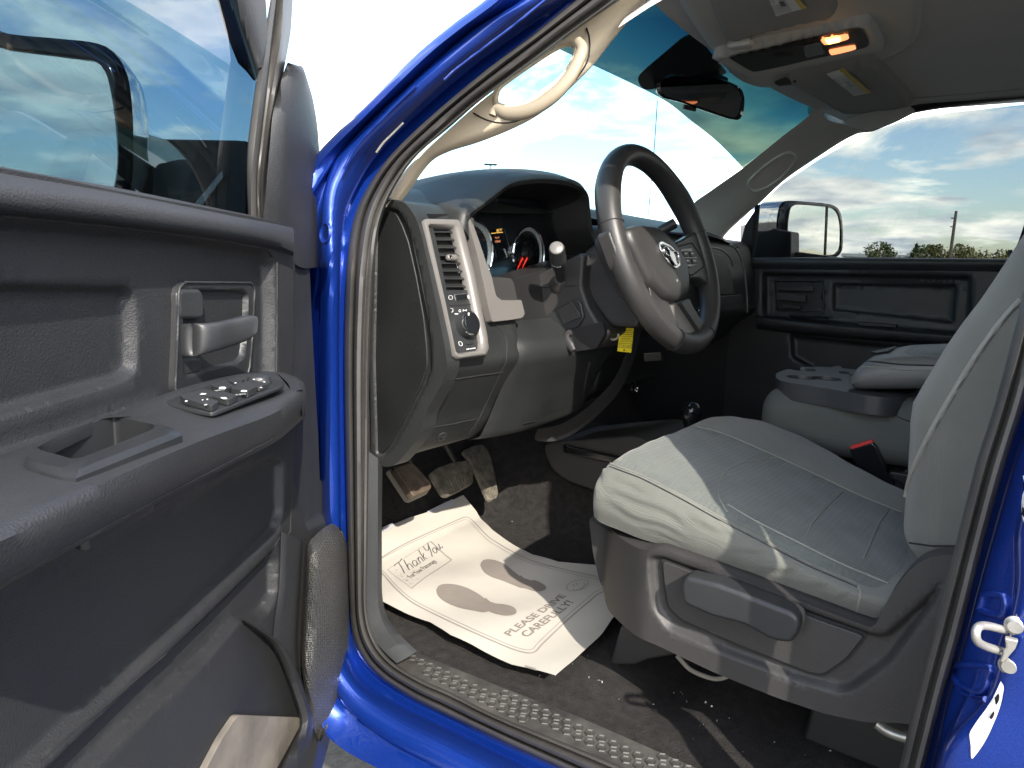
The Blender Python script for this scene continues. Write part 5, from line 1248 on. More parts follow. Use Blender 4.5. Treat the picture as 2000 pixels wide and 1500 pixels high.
slab('pedal_frame', [p+V(.012, 0, -.008) for p in PX([(766, 912), (804, 900), (846, 942), (846, 956), (812, 972), (804, 970)], x=1.02)], V(.01, 0, -.01), 'rubber', pb, bev=.003)
br = pedal('brake_pedal', [(842, 922), (852, 914), (880, 904), (914, 898), (922, 906), (925, 924), (924, 944), (902, 956), (878, 968), (868, 966), (852, 940)], 1.06, radians(40), 'pedal', ribs=(((868, 936), (920, 920)), ((884, 964), (920, 944)), 9), th=.016)
tube('pedal_arm', [at(895, 908, x=1.08), at(880, 885, x=1.09), at(868, 866, x=1.10)], .008, 'dark', br, n=10)
gs = pedal('accelerator_pedal', [(904, 880), (926, 870), (942, 867), (952, 876), (960, 895), (966, 920), (974, 962), (971, 972), (960, 977), (953, 974), (934, 930), (920, 900)], 1.10, radians(48), 'pedal', ribs=(((948, 940), (968, 934)), ((958, 972), (972, 966)), 6), th=.012)
# ================================================================== PASSENGER DOOR
FR = Frame(V(.5, -.79, 1.40), V(1, 0, 0), V(0, 0, 1), V(0, 1, 0))
pdo = [(1440, 520), (1452, 508), (1480, 504), (1700, 504), (1960, 506), (2080, 507), (2080, 900), (2000, 1000), (1400, 1000), (1420, 700)]
pr1 = FR.px([(1487, 531), (1900, 537), (1900, 660), (1487, 622)])
ph_ = FR.px([(1508, 548), (1604, 548), (1606, 612), (1512, 607)])
pm_ = FR.px([(1622, 553), (1869, 555), (1862, 634), (1622, 608)])
plw = FR.px([(1541, 652), (1900, 690), (1900, 900), (1545, 700)])
pd = relief('passenger_door', FR, FR.px(pdo), [(pr1, -.022, .014), (ph_, -.008, .004), (pm_, -.012, .008), (plw, -.015, .012)], 'black', T, step=.014, skirt=.03)
pd['label'] = 'closed passenger door with black inner trim'
loft('belt_roll', [FR.wpx([(1446, 530), (1480, 526), (1700, 528), (1960, 531), (2080, 533)], .0), FR.wpx([(1448, 518), (1480, 514), (1700, 515), (1960, 517), (2080, 518)], .012), FR.wpx([(1450, 510), (1480, 505), (1700, 505), (1960, 507), (2080, 508)], .006), FR.wpx([(1450, 508), (1480, 503), (1700, 503), (1960, 505), (2080, 506)], -.03)], 'black', pd, nu=40, nv=4)
slab('handle_frame', round2 and [FR.w(u, v, -.029) for u, v in round2(ph_, .008)], V(0, -.001, 0), 'dark', pd)
tube('handle_frame_edge', [FR.w(u, v, -.021) for u, v in round2(ph_, .008)], .0028, 'doors', pd, closed=True, n=8, ns=60)
slab('door_handle', FR.wpx([(1518, 571), (1576, 576), (1576, 590), (1518, 586)], -.008), V(0, .010, 0), 'taupe', pd, r=.005, bev=.004)
slab('handle_pivot', FR.wpx([(1520, 560), (1560, 560), (1572, 556), (1590, 558), (1590, 570), (1520, 568)], -.018), V(0, .008, 0), 'doors', pd, bev=.003)
slab('handle_pivot', FR.wpx([(1530, 594), (1566, 597), (1566, 604), (1530, 602)], -.018), V(0, .008, 0), 'taupe', pd, bev=.003)
a1 = [(1476, 618), (1560, 628), (1700, 641), (1800, 650), (1900, 658), (2060, 670)]
a2 = [(1478, 634), (1560, 645), (1700, 657), (1800, 665), (1900, 672), (2060, 684)]
loft('armrest', [FR.wpx([(a, b-4) for a, b in a1], -.02), FR.wpx([(a, b) for a, b in a1], .03), FR.wpx([(a, b+1) for a, b in a1], .055), FR.wpx(a2, .052), FR.wpx([(a, b+6) for a, b in a2], .03), FR.wpx([(a, b+8) for a, b in a2], -.02)], 'black', pd, nu=40, nv=4)
slab('switch_panel', FR.wpx([(1540, 614), (1620, 618), (1622, 623), (1542, 620)], .045), V(0, -.04, 0), 'gloss', pd, bev=.002)
slab('armrest_pocket', FR.wpx([(1676, 629), (1750, 634), (1750, 640), (1676, 636)], .042), V(0, -.03, 0), 'dark', pd, bev=.002)
# glass, black corner, frame and bright outer trim
pw_top = [(1466, 500), (1486, 398), (1530, 358), (1600, 312), (1680, 266), (1760, 238), (1860, 220), (2000, 205), (2080, 199)]
def yrr(l, yb=-.80):
    r = []
    for a, b in l:
        y = yb
        for _ in range(6):
            p = at(a, b, y=y); y = yb+max(0, p.z-1.47)*.30
        r.append(at(a, b, y=y))
    return r
gp = yrr([(1466, 512)]+[(a, b-1) for a, b in pw_top]+[(2080, 512)])
gc_ = yrr([(a, b-1) for a, b in pw_top]+[(a, b-16) for a, b in pw_top[::-1]])
slab('clear_glass_edge', gc_, V(0, -.004, 0), 'glass_e', pd)
slab('window_glass', gp, V(0, -.004, 0), 'glass_p', pd)
slab('window_corner', yrr([(1440, 512), (1446, 480), (1456, 440), (1486, 396), (1482, 440), (1478, 475), (1470, 512)], -.79), V(0, .008, 0), 'black', pd, bev=.003)
tube('division_bar', yrr([(1478, 400), (1472, 460), (1465, 512)], -.785), .006, 'dark', pd, n=8)
def band(l, d0, d1, y0, y1): return [yrr([(a, b+d0) for a, b in l], y0), yrr([(a, b+(d0+d1)/2) for a, b in l], (y0+y1)/2+.004), yrr([(a, b+d1) for a, b in l], y1)]
pwt = pw_top[1:]
slab('pillar_top_filler', PX([(1575, 218), (1596, 165), (1700, 160), (1790, 215), (1745, 238), (1700, 256), (1640, 262), (1600, 240)], y=-.645), V(0, -.02, 0), 'linerp', T, r=.01, bev=.003)
loft('window_frame', band([(1480, 404)]+pwt, -32, -12, -.775, -.788), 'taupe', pd, nu=60, nv=3)
loft('frame_seal', band([(1480, 404)]+pwt, -17, -11, -.765, -.78), 'rubber', pd, nu=60, nv=3)
tube('lock_knob', [at(1973, 508, y=-.775), at(1973, 488, y=-.775)], .005, 'dark', pd, n=10)
slab('rear_frame_post', yrr([(2080, 470), (2080, 520), (1972, 512), (1990, 470), (2000, 440)], -.79), V(0, .01, 0), 'dark', pd)
# towing mirror beyond the passenger window
MR = V(-.78, .5, .0).normalized(); MC = at(1588, 450, y=-1.12)
FM = Frame(MC, V(0, 0, 1).cross(MR), V(0, 0, 1), MR)
mo2 = FM.px([(1533, 420), (1538, 402), (1552, 394), (1600, 397), (1625, 400), (1640, 412), (1646, 440), (1646, 480), (1640, 497), (1622, 503), (1550, 500), (1537, 494), (1531, 480), (1531, 440)])
mi2 = FM.px([(1538, 422), (1542, 406), (1555, 400), (1600, 403), (1622, 406), (1634, 416), (1640, 440), (1640, 478), (1634, 492), (1618, 498), (1552, 495), (1541, 490), (1536, 478), (1536, 440)])
Ao_ = catmull([FM.w(u, v, 0) for u, v in mo2], 60, True); Ai_ = near_order(Ao_, catmull([FM.w(u, v, .004) for u, v in mi2], 60, True)); cmr = sum(Ao_, Vector())/60
mr_ = grid('mirror_housing', [[cmr+(p-cmr)*.5-MR*.12 for p in Ao_], [cmr+(p-cmr)*.9-MR*.10 for p in Ao_], [cmr+(p-cmr)*1.03-MR*.05 for p in Ao_], [p for p in Ao_], [p+MR*.004 for p in Ai_], [p-MR*.004 for p in Ai_]], 'gloss', pd, closeu=True)
slab('mirror_glass', [p-MR*.001 for p in Ai_], -MR*.002, 'mirror', pd)
slab('mirror_divider', FM.wpx([(1614, 404), (1617, 404), (1613, 499), (1610, 499)], .004), MR*.002, 'gloss', pd)
grid('mirror_shell', [[cmr+(p-cmr)*.5-MR*.20+V(.05, 0, 0) for p in Ao_], [cmr+(p-cmr)*.85-MR*.18+V(.05, .0, 0) for p in Ao_], [cmr+(p-cmr)*1.05-MR*.10+V(.02, 0, 0) for p in Ao_], [cmr+(p-cmr)*1.05-MR*.03 for p in Ao_]], 'chrome', pd, closeu=True)
slab('mirror_arm', PX([(1462, 452), (1500, 450), (1512, 445), (1524, 449), (1545, 452), (1545, 506), (1462, 506)], y=-.90), V(.0, -.10, 0), 'black', pd, bev=.006)
slab('mirror_arm', PX([(1515, 495), (1560, 492), (1640, 503), (1640, 506), (1515, 506)], y=-.95), V(.0, -.05, 0), 'grey', pd, bev=.004)

# ================================================================== ROOF LINING
FH = Frame(V(.3, 0, 1.875), V(1, 0, 0), V(0, 1, 0), V(0, 0, -1))
hl_x = np.linspace(-1.25, .565, 50); hl_y = np.linspace(-.70, .675, 60)
def linz(x, y): return 1.895-.022*(abs(y+.01)/.68)**5-.030*max(0, (x-.36)/.2)**2
front_x = lambda y: .610-.07*(abs(y)/.62)**3
rows = [[V(x if x < .4 else .4+(x-.4)*(front_x(y)-.4)/.165, y, linz(x, y)) for y in hl_y] for x in hl_x]
hlr = grid('headliner', rows, 'liner', T, ang=180)
_ex = np.linspace(-1.2, 1.3, 100); _ey = np.linspace(-1.0, 1.0, 60)
ht = BVHTree.FromPolygons([V(x, y, linz(min(x, .6), max(-.66, min(.66, y)))) for x in _ex for y in _ey], [[i*60+j, i*60+j+1, (i+1)*60+j+1, (i+1)*60+j] for i in range(99) for j in range(59)])
def hl(a, b, l=.001): return on(ht, a, b, l) or at(a, b, z=1.87)
# right and left roof rails
C3 = yrr([(a, b-27) for a, b in pwt], -.77); A3 = []
for p in C3:
    if p.x < .42: A3.append(V(p.x, -.60, linz(p.x, -.60)-.001))
    else: k = min(1, (p.x-.42)/.2); A3.append(V(p.x, -.60-.10*k, linz(.42, -.60)*(1-k)+(p.z+.05)*k-.001))
loft('roof_rail', [A3, [a.lerp(c, .5)+V(0, -.012, .014) for a, c in zip(A3, C3)], C3], 'liner', T, nu=60, nv=5)
Lr = [V(-1.2, .66, 1.83), V(-.6, .665, 1.845), V(-.1, .668, 1.85), V(.2, .668, 1.842), V(.4, .672, 1.815), V(.50, .68, 1.775)]
loft('roof_rail', [Lr, [p+V(0, .02, -.015) for p in Lr], [p+V(0, .035, -.03) for p in Lr]], 'liner', T, nu=40, nv=2)
cbase = skin_on('console_base', ht, [(1330, 10), (1392, 100), (1440, 152), (1500, 170), (1560, 155), (1640, 134), (1730, 112), (1785, 80), (1800, 30), (1790, -60), (1700, -120), (1400, -120), (1310, -60)], 'linerp', T, lift=.014, step=9, fall=14, lo=0)
cbt = bvh(cbase)
oc = skin_on('overhead_console', [ht, cbt], [(1394, 100), (1404, 90), (1480, 73), (1560, 58), (1640, 39), (1690, 28), (1706, 36), (1728, 78), (1716, 88), (1660, 101), (1600, 114), (1530, 130), (1466, 143), (1446, 138), (1416, 120)], 'linerp', T, lift=.016, step=5, fall=4, lo=0)
oct_ = bvh(oc)
def oo(a, b, l=.001): return on(oct_, a, b, l) or hl(a, b, .03)
oclate = 1

skin_on('console_face', oct_, [(1424, 110), (1440, 104), (1500, 91), (1560, 77), (1620, 64), (1672, 53), (1684, 56), (1696, 82), (1688, 90), (1640, 101), (1580, 114), (1530, 126), (1480, 136), (1464, 134)], 'doors', oc, lift=.0035, step=5, lo=1)
skin_on('console_recess', oct_, [(1568, 84), (1585, 80), (1602, 77), (1606, 88), (1610, 99), (1592, 104), (1575, 107), (1571, 95)], 'gloss', oc, lift=.005, step=5, lo=1)
skin_on('console_pod', oct_, [(1500, 100), (1515, 94), (1535, 92), (1552, 96), (1560, 106), (1545, 114), (1520, 118), (1503, 112)], 'dark', oc, lift=.006, step=5)
def lamp(pts, m, nm, l=.006): return skin_on(nm, oct_, pts, m, oc, lift=l, step=4, lo=.8)
l1 = lamp([(1603, 73), (1610, 69), (1652, 61), (1657, 64), (1655, 72), (1616, 82), (1608, 80)], 'lampdim', 'map_lamp'); l1['label'] = 'brightly lit amber map lamp'
lamp([(1612, 71), (1626, 68), (1640, 66), (1641, 74), (1630, 77), (1618, 79)], 'lampon', 'lamp_filament', .008)
l2 = lamp([(1619, 94), (1624, 91), (1666, 83), (1671, 86), (1669, 92), (1630, 102), (1622, 101)], 'lampdim', 'map_lamp')
LC = oo(1630, 72, .03)
pld = bpy.data.lights.new('map_lamp_light', 'POINT'); pld.energy = .006; pld.color = (1, .55, .2); pld.shadow_soft_size = .01
plo = bpy.data.objects.new('map_lamp_light', pld); COL.objects.link(plo); plo.location = LC+V(0, 0, -.02); plo.parent = T
# sun visors
v1 = skin_on('sun_visor', [ht, cbt], [(1372, -40), (1390, 10), (1404, 46), (1414, 66), (1440, 70), (1480, 58), (1520, 48), (1570, 36), (1620, 26), (1636, 10), (1630, -20), (1620, -60), (1560, -80), (1450, -80)], 'visor', T, lift=.016, step=7, fall=8, lo=0)
v1['label'] = 'driver sun visor above the lit roof console'
v2 = skin_on('sun_visor', [ht, cbt], [(1530, 152), (1548, 138), (1600, 126), (1650, 115), (1700, 105), (1714, 110), (1745, 140), (1776, 174), (1785, 190), (1774, 203), (1730, 210), (1690, 215), (1660, 218), (1634, 212), (1600, 190), (1565, 170)], 'visor', T, lift=.018, step=7, fall=8, lo=0)
v2['label'] = 'passenger sun visor folded up beyond the roof console'
for v, q, yl_ in ((v1, [(1494, -20), (1540, -20), (1566, 14), (1516, 28)], [(1540, -20), (1550, -20), (1576, 10), (1566, 14)]), (v2, [(1613, 142), (1650, 131), (1702, 178), (1668, 185)], [(1640, 134), (1650, 131), (1702, 178), (1693, 180)])):
    vt = bvh(v); P = [on(vt, a, b, .0008) for a, b in q]
    if None in P: continue
    def dens(P4): return [P4[0].lerp(P4[1], t) for t in (0, .25, .5, .75)]
    def q4(Q, n=5): return [(Q[i_][0]*(1-k_/n)+Q[(i_+1) % 4][0]*k_/n, Q[i_][1]*(1-k_/n)+Q[(i_+1) % 4][1]*k_/n) for i_ in range(4) for k_ in range(n)]
    skin_on('warning_label', vt, q4(q), 'label', v, lift=.0030, step=6, lo=1)
    skin_on('label_band', vt, q4(yl_), 'lblyel', v, lift=.0040, step=4, lo=1)
    for k in range(9):
        for (s0, s1) in ((.06, .44), (.52, .94)):
            if k in (3, 4) and s0 < .1: continue
            t = .07+.9*k/9.5
            A = P[0].lerp(P[3], s0*.78).lerp(P[1].lerp(P[2], s0*.78), 0); 
            e0 = P[0].lerp(P[3], s0); e1 = P[1].lerp(P[2], s0); f0 = P[0].lerp(P[3], s1); f1 = P[1].lerp(P[2], s1)
            stroke('label_text', [e0.lerp(e1, t*.78)+V(0, 0, -.0035), f0.lerp(f1, t*.78)+V(0, 0, -.0035)], .0012, V(0, 0, -1), 'linerp', v)
    for dx in (.40, .47, .55):
        e0 = P[0].lerp(P[3], dx).lerp(P[1].lerp(P[2], dx), .40)+V(0, 0, -.0045); e1 = P[0].lerp(P[3], dx+.03).lerp(P[1].lerp(P[2], dx+.03), .60)+V(0, 0, -.0045)
        stroke('label_mark', [e0, e1], .006, V(0, 0, -1), 'lblink', v)
rbox('visor_pivot', (.05, .03, .014), .006, lambda p, c=hl(1535, 141, .02): c+p, 'taupe', v2, n=8)
rbox('visor_pivot', (.045, .028, .014), .006, lambda p, c=hl(1442, 54, .03): c+p, 'linerp', v1, n=8)
tube('visor_clip', [hl(1616, 200, .004), hl(1620, 208, .018), hl(1624, 200, .004)], .002, 'white', v2, n=8)

# ---- interior mirror and its mount
mm = [(1282, 172), (1290, 140), (1302, 126), (1330, 128), (1396, 148), (1440, 166), (1453, 184), (1452, 212), (1444, 232), (1430, 234), (1380, 218), (1330, 200), (1294, 190)]
MN = V(-.80, .58, -.10).normalized(); FI = Frame(at(1370, 180, y=-.02), MN.cross(V(0, 0, 1)), V(0, 0, 1), MN)
mq = FI.px(mm); mo_ = catmull([FI.w(u, v, 0) for u, v in mq], 60, True); cI = sum(mo_, Vector())/60
inm = grid('interior_mirror', [[cI+(p-cI)*.4-MN*.035 for p in mo_], [cI+(p-cI)*.8-MN*.028 for p in mo_], [cI+(p-cI)*.98-MN*.012 for p in mo_], [p for p in mo_], [cI+(p-cI)*.93+MN*.003 for p in mo_], [cI+(p-cI)*.90-MN*.001 for p in mo_]], 'gloss', ws if False else T, closeu=True)
slab('mirror_glass', [cI+(p-cI)*.905 for p in mo_], -MN*.002, mat('dim_mirror', (.30, .30, .30), .03, metal=1), inm)
tube('mirror_stem', [cI-MN*.02, cI-MN*.05+V(0, 0, .03), cI-MN*.10+V(.02, 0, .06)], .009, 'dark', inm, n=12)
slab('mirror_tab', FI.wpx([(1332, 205), (1356, 212), (1354, 220), (1330, 214)], -.01), MN*.008, 'dark', inm, bev=.002)
slab('mirror_sensor', FI.wpx([(1372, 148), (1400, 148), (1416, 156), (1414, 164), (1370, 156)], -.03), MN*.02, 'dark', inm, bev=.004)
fp = [(1246, 160), (1244, 146), (1262, 128), (1300, 96), (1330, 70), (1350, 60), (1372, 80), (1420, 140), (1380, 150), (1300, 140), (1280, 170), (1256, 172)]
P = [on(wsb, a, b, .004) for a, b in fp]
if None not in P: slab('mirror_frit_mask', roundp(P, .02), V(-.001, 0, -.001), 'dark', inm)

# ================================================================== SEATS
_a = at(1214, 913, y=.689); _b = at(1677, 1144, y=.689); _sl = (_a.z-_b.z)/(_a.x-_b.x)
_n = V(-_sl, 0, 1).normalized()
def tz(l, z): return [at(a, b, pl=(_a+V(0, 0, z), _n)) for a, b in l]
cush_rows = [
    PX([(1163, 1012), (1190, 1028), (1300, 1068), (1420, 1110), (1540, 1152), (1640, 1190), (1690, 1210)], y=.690),
    PX([(1162, 985), (1188, 1000), (1300, 1038), (1415, 1084), (1530, 1126), (1628, 1162), (1685, 1184)], y=.702),
    PX([(1166, 950), (1190, 962), (1290, 995), (1412, 1052), (1515, 1096), (1610, 1134), (1680, 1162)], y=.704),
    PX([(1180, 918), (1205, 925), (1275, 948), (1352, 985), (1424, 1028), (1505, 1072), (1585, 1112), (1677, 1150)], y=.697),
    PX([(1190, 908), (1214, 913), (1262, 932), (1349, 978), (1421, 1020), (1501, 1064), (1581, 1104), (1677, 1144)], y=.689),
    tz([(1208, 896), (1240, 902), (1300, 928), (1380, 970), (1460, 1014), (1540, 1054), (1620, 1088), (1704, 1128)], 0.006),
    tz([(1240, 878), (1290, 894), (1360, 930), (1420, 966), (1500, 1006), (1570, 1038), (1650, 1076), (1735, 1112)], 0.007),
    tz([(1290, 856), (1340, 870), (1410, 905), (1490, 946), (1560, 978), (1640, 1016), (1770, 1080)], 0.001),
    tz([(1340, 837), (1390, 850), (1460, 880), (1540, 914), (1620, 950), (1700, 986), (1800, 1032)], -.004),
    tz([(1362, 826), (1404, 838), (1470, 862), (1550, 896), (1620, 928), (1690, 960), (1800, 1006)], 0.004),
    tz([(1400, 813), (1455, 818), (1520, 836), (1590, 868), (1650, 902), (1710, 934), (1800, 975)], 0.018)]
last = cush_rows[-1]
cush_rows.append([p+V(0, -.022, -.012) for p in last]); cush_rows.append([p+V(0, -.034, -.05) for p in last]); cush_rows.append([p+V(0, -.03, -.11) for p in last])
full = []
for k, r in enumerate(cush_rows):
    p = r[0]; lip = [p+V(-.03, 0, -.16), p+V(.010, 0, -.13), p+V(.020, 0, -.085), p+V(.022, 0, -.045), p+V(.014, 0, -.014)]; lip = [V(a.x, a.y, max(cush_rows[0][0].z, a.z)) for a in lip]
    r = list(r); q_ = r[-1]; r += [q_+V(-.03, 0, 0), q_+V(-.09, -.005, .0)]
    if k < 5:    # the corner wraps round from the side
        f_ = (k/4)**1.5; fl = cush_rows[0][0].z-.005
        lip = [p+V(-.012, -.11, -.13*f_), p+V(.004, -.07, -.09*f_), p+V(.010, -.035, -.05*f_), p+V(.009, -.014, -.018*f_), p+V(.005, -.004, -.004*f_)]
        lip = [V(a.x, a.y, max(fl, a.z)+(.008 if k == 0 else 0)) for a in lip]
    full.append(lip+r)
cs_ = [catmull(r, 260) for r in full]
cols_s = [catmull([c[j_] for c in cs_], 150) for j_ in range(260)]
folds = [([(1180, 960), (1240, 980), (1300, 1004), (1340, 1032)], 6, .0040), ([(1180, 982), (1232, 1012), (1292, 1032), (1348, 1060)], 6, .0042), ([(1340, 1012), (1400, 1040), (1440, 1044)], 5, .0034),
         ([(1428, 1076), (1480, 1082), (1540, 1078)], 6, .0034), ([(1452, 1114), (1512, 1118), (1572, 1112)], 5, .0036), ([(1532, 1140), (1580, 1146), (1628, 1142)], 5, .0030), ([(1620, 1174), (1652, 1162), (1672, 1150)], 4, .0030),
         ([(1196, 938), (1230, 950), (1270, 970)], 5, .0022), ([(1250, 1030), (1300, 1050), (1350, 1074)], 4, .0026), ([(1380, 1000), (1420, 1040), (1450, 1060)], 6, .0020), ([(1570, 1108), (1610, 1130), (1650, 1140)], 4, .0022)]
segs = [(smooth2(l, 16), w_, d_) for l, w_, d_ in folds]
allp = [[cols_s[j_][i_] for j_ in range(260)] for i_ in range(150)]
W_ = 150*260; P2 = np.array([proj(p) for r in allp for p in r]); dy = np.zeros(W_)
ok_ = np.zeros(W_); Yc = np.array([p.y for r in allp for p in r]); Zc = np.array([p.z for r in allp for p in r]); side = np.clip((Yc-.672)/.015, 0, 1)
for l, w_, d_ in segs:
    L = np.array(l); dmin = np.full(W_, 1e9); sg = np.zeros(W_); tt = np.zeros(W_)
    for q in range(len(L)-1):
        a, b = L[q], L[q+1]; e = b-a; t = np.clip(((P2-a)@e)/(e@e), 0, 1); c = a+t[:, None]*e; d = P2-c; dd = np.hypot(d[:, 0], d[:, 1]); m_ = dd < dmin
        dmin = np.where(m_, dd, dmin); sg = np.where(m_, d[:, 1], sg); tt = np.where(m_, (q+t)/(len(L)-1), tt)
    env = np.sin(np.pi*np.clip(tt, .02, .98))**.6
    dy += .62*side*env*(-d_*np.exp(-(dmin/w_)**2)+d_*.8*np.exp(-((sg+w_*1.5)/(w_*1.3))**2-(np.maximum(0, dmin-3*w_)/w_)**2))
k_ = 0
for r in allp:
    for p in r:
        p.y += dy[k_]; p.z += .0012*math.sin(p.x*70+p.y*31)*math.sin(p.y*55-p.x*20); k_ += 1
seat = grid('driver_seat', allp, 'cloth', T, ang=180); seat['label'] = 'grey cloth driver seat with black plastic side shield'
sb = bvh(seat)
# insert panel of other cloth: lies in the middle of the cushion, built as a skin on top of it
ins = [(1194, 908), (1240, 878), (1300, 852), (1355, 832), (1400, 843), (1450, 862), (1520, 893), (1600, 930), (1680, 968), (1760, 1000), (1775, 1040), (1770, 1090), (1735, 1135), (1706, 1148), (1640, 1124), (1560, 1086), (1480, 1044), (1400, 1004), (1330, 966), (1260, 930)]
insk = skin_on('cushion_insert', sb, ins, 'clothi', seat, lift=.002)
sbi = [sb, bvh(insk)]
for l in ([(1192, 906), (1225, 918), (1260, 932), (1330, 968), (1400, 1007), (1480, 1049), (1580, 1100), (1640, 1126), (1676, 1142)],):
    seam('cushion_piping', sbi, smooth2(l, 40), .0022, 'cloth', seat, dens=9)
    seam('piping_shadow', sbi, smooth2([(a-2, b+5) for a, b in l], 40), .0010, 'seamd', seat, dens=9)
for l in ([(1420, 1000), (1404, 970), (1404, 945), (1418, 922), (1450, 904), (1490, 897), (1520, 893)], [(1648, 958), (1620, 985), (1592, 1015), (1575, 1042)], [(1734, 998), (1718, 1020), (1700, 1060), (1686, 1092)], [(1420, 985), (1480, 1020), (1560, 1060), (1640, 1100), (1735, 1140)], [(1355, 832), (1400, 843), (1450, 862), (1520, 893), (1600, 930), (1680, 968), (1760, 1000)]):
    seam('cushion_stitch', sbi, smooth2(l, 40), .0011, 'seam', seat, lift=.0004, dens=9)
seam('corner_seam', sb, smooth2([(1676, 1142), (1680, 1160), (1676, 1180), (1672, 1205)], 20), .0012, 'seam', seat)
# backrest
def back(p):
    z = 1.10+(p.z+.33); lean = float(np.interp(z, [1.0, 1.147, 1.184, 1.221, 1.266, 1.315, 1.363, 1.402, 1.422, 1.9], [.095, .105, .107, .104, .092, .075, .057, .039, .028, -.17]))
    s = p.x/.27
    x = lean-.058+p.y+.030*min(1, max(0, (z-1.19)/.10))**1.5
    return V(x, .415+p.x*(1-.12*max(0, (z-1.4)/.4)), z)
bk = rbox('backrest', (.54, .125, .66), .045, back, 'cloth', seat, n=40)
bkb = bvh(bk)
seam('backrest_piping', bkb, smooth2([(1994, 585), (1960, 622), (1910, 690), (1860, 770), (1815, 850), (1782, 920), (1768, 980), (1764, 1040), (1770, 1085)], 50), .0035, 'seam', seat, dens=8)
seam('backrest_seam', bkb, [(1776, 1060), (1820, 1066), (1872, 1066)], .0012, 'seamd', seat)
# side shield
FSh = Frame(V(.3, .722, 1.0), V(1, 0, 0), V(0, 0, 1), V(0, 1, 0))
so_ = [(1150, 1012), (1165, 1020), (1256, 1074), (1286, 1072), (1400, 1112), (1540, 1166), (1640, 1204), (1700, 1226), (1712, 1218), (1716, 1208), (1740, 1160), (1775, 1115), (1805, 1092), (1850, 1082), (1900, 1088), (1960, 1120), (1940, 1300), (1900, 1400), (1840, 1424), (1760, 1412), (1690, 1411), (1610, 1394), (1520, 1364), (1400, 1316), (1280, 1259), (1213, 1217), (1184, 1185), (1172, 1140), (1158, 1080)]
pan0 = ([(1292, 1088), (1600, 1206), (1704, 1232), (1662, 1290), (1612, 1322), (1580, 1318), (1440, 1262), (1330, 1214), (1302, 1186), (1296, 1140)])
stp0 = ([(1262, 1084), (1290, 1082), (1500, 1160), (1720, 1240), (1790, 1180), (1850, 1120), (1830, 1180), (1740, 1300), (1668, 1352), (1640, 1358), (1560, 1336), (1420, 1284), (1300, 1232), (1272, 1190), (1264, 1130)])
fx0 = FSh.px([(1270, 1100)])[0][0]; zb0 = FSh.px([(1400, 1300)])[0][1]
def shb(u, v):
    return -.050*np.clip((u-fx0)/.085, 0, 1.3)**1.6
stp = on_base(FSh, stp0, shb)
shd = relief('side_shield', FSh, round2(on_base(FSh, so_, shb), .012), [(stp, -.010, .010)], 'taupe', seat, step=.007, base=shb, skirt=.03)
shb_t = bvh(shd)
lg = on_base(FSh, [(1150, 1012), (1200, 1042), (1256, 1074), (1286, 1072), (1400, 1112), (1540, 1166), (1640, 1204), (1700, 1226)], shb)
lgo = [FSh.w(u, v, float(shb(np.array([u]), v))) for u, v in lg]
loft('shield_ledge', [[p+V(0, -.001, -.002) for p in lgo], [p+V(-.001, -.010, .0) for p in lgo], [p+V(-.002, -.03, -.002) for p in lgo], [p+V(-.002, -.05, -.03) for p in lgo]], 'taupe', seat, nu=60, nv=3)
slab('lever_panel', [FSh.w(u, v, -.0065) for u, v in round2(FSh.px([(1296, 1093), (1598, 1208), (1690, 1240), (1654, 1284), (1612, 1314), (1584, 1312), (1442, 1256), (1336, 1210), (1308, 1184), (1300, 1140)], -.0065), .006)], V(0, .0045, 0), 'taupe', seat, bev=.0015)
spt = [bvh(seat.children[-1])]
slab('panel_gap_line', [FSh.w(u, v, -.0068) for u, v in round2(FSh.px([(1292, 1089), (1600, 1203), (1698, 1237), (1658, 1288), (1612, 1320), (1582, 1317), (1440, 1262), (1332, 1214), (1304, 1186), (1296, 1140)], -.0068), .006)], V(0, .0012, 0), 'seamd', seat)
lvp = [(1331, 1138), (1336, 1128), (1344, 1125), (1400, 1138), (1450, 1156), (1500, 1176), (1548, 1194), (1562, 1206), (1564, 1222), (1558, 1240), (1546, 1254), (1522, 1252), (1498, 1244), (1478, 1232), (1455, 1219), (1420, 1210), (1390, 1202), (1345, 1182), (1334, 1174)]
lv_ = rbox if False else slab('recline_lever', [FSh.w(u, v, .0) for u, v in round2(FSh.px(lvp, .03), .004)], V(0, .034, 0), 'doors', seat, bev=.011, seg=6)
slab('lever_shadow_recess', [FSh.w(u, v, -.0018) for u, v in round2(FSh.px([(a, b) for a, b in lvp], .0), .004)], V(0, .0005, 0), 'seamd', seat)
# seat base brackets and rail under the shield
slab('seat_riser', PX([(1212, 1222), (1235, 1215), (1320, 1262), (1318, 1280), (1262, 1290), (1240, 1300), (1188, 1300)], y=.60), V(0, -.35, 0), 'taupe', seat, bev=.006)
slab('seat_riser', [V(.06, .62, .80), V(.20, .62, .80), V(.18, .62, .95), V(.06, .62, .95)], V(0, -.40, 0), 'dark', seat, bev=.006)
tube('seat_wire', PX([(1322, 1280), (1345, 1305), (1370, 1318), (1400, 1326), (1428, 1318)], y=.66), .0035, 'concrete', seat, n=8)
tube('seat_rail', PX([(1712, 1412), (1735, 1428), (1770, 1440), (1790, 1442)], y=.66), .007, 'steel', seat, n=10)
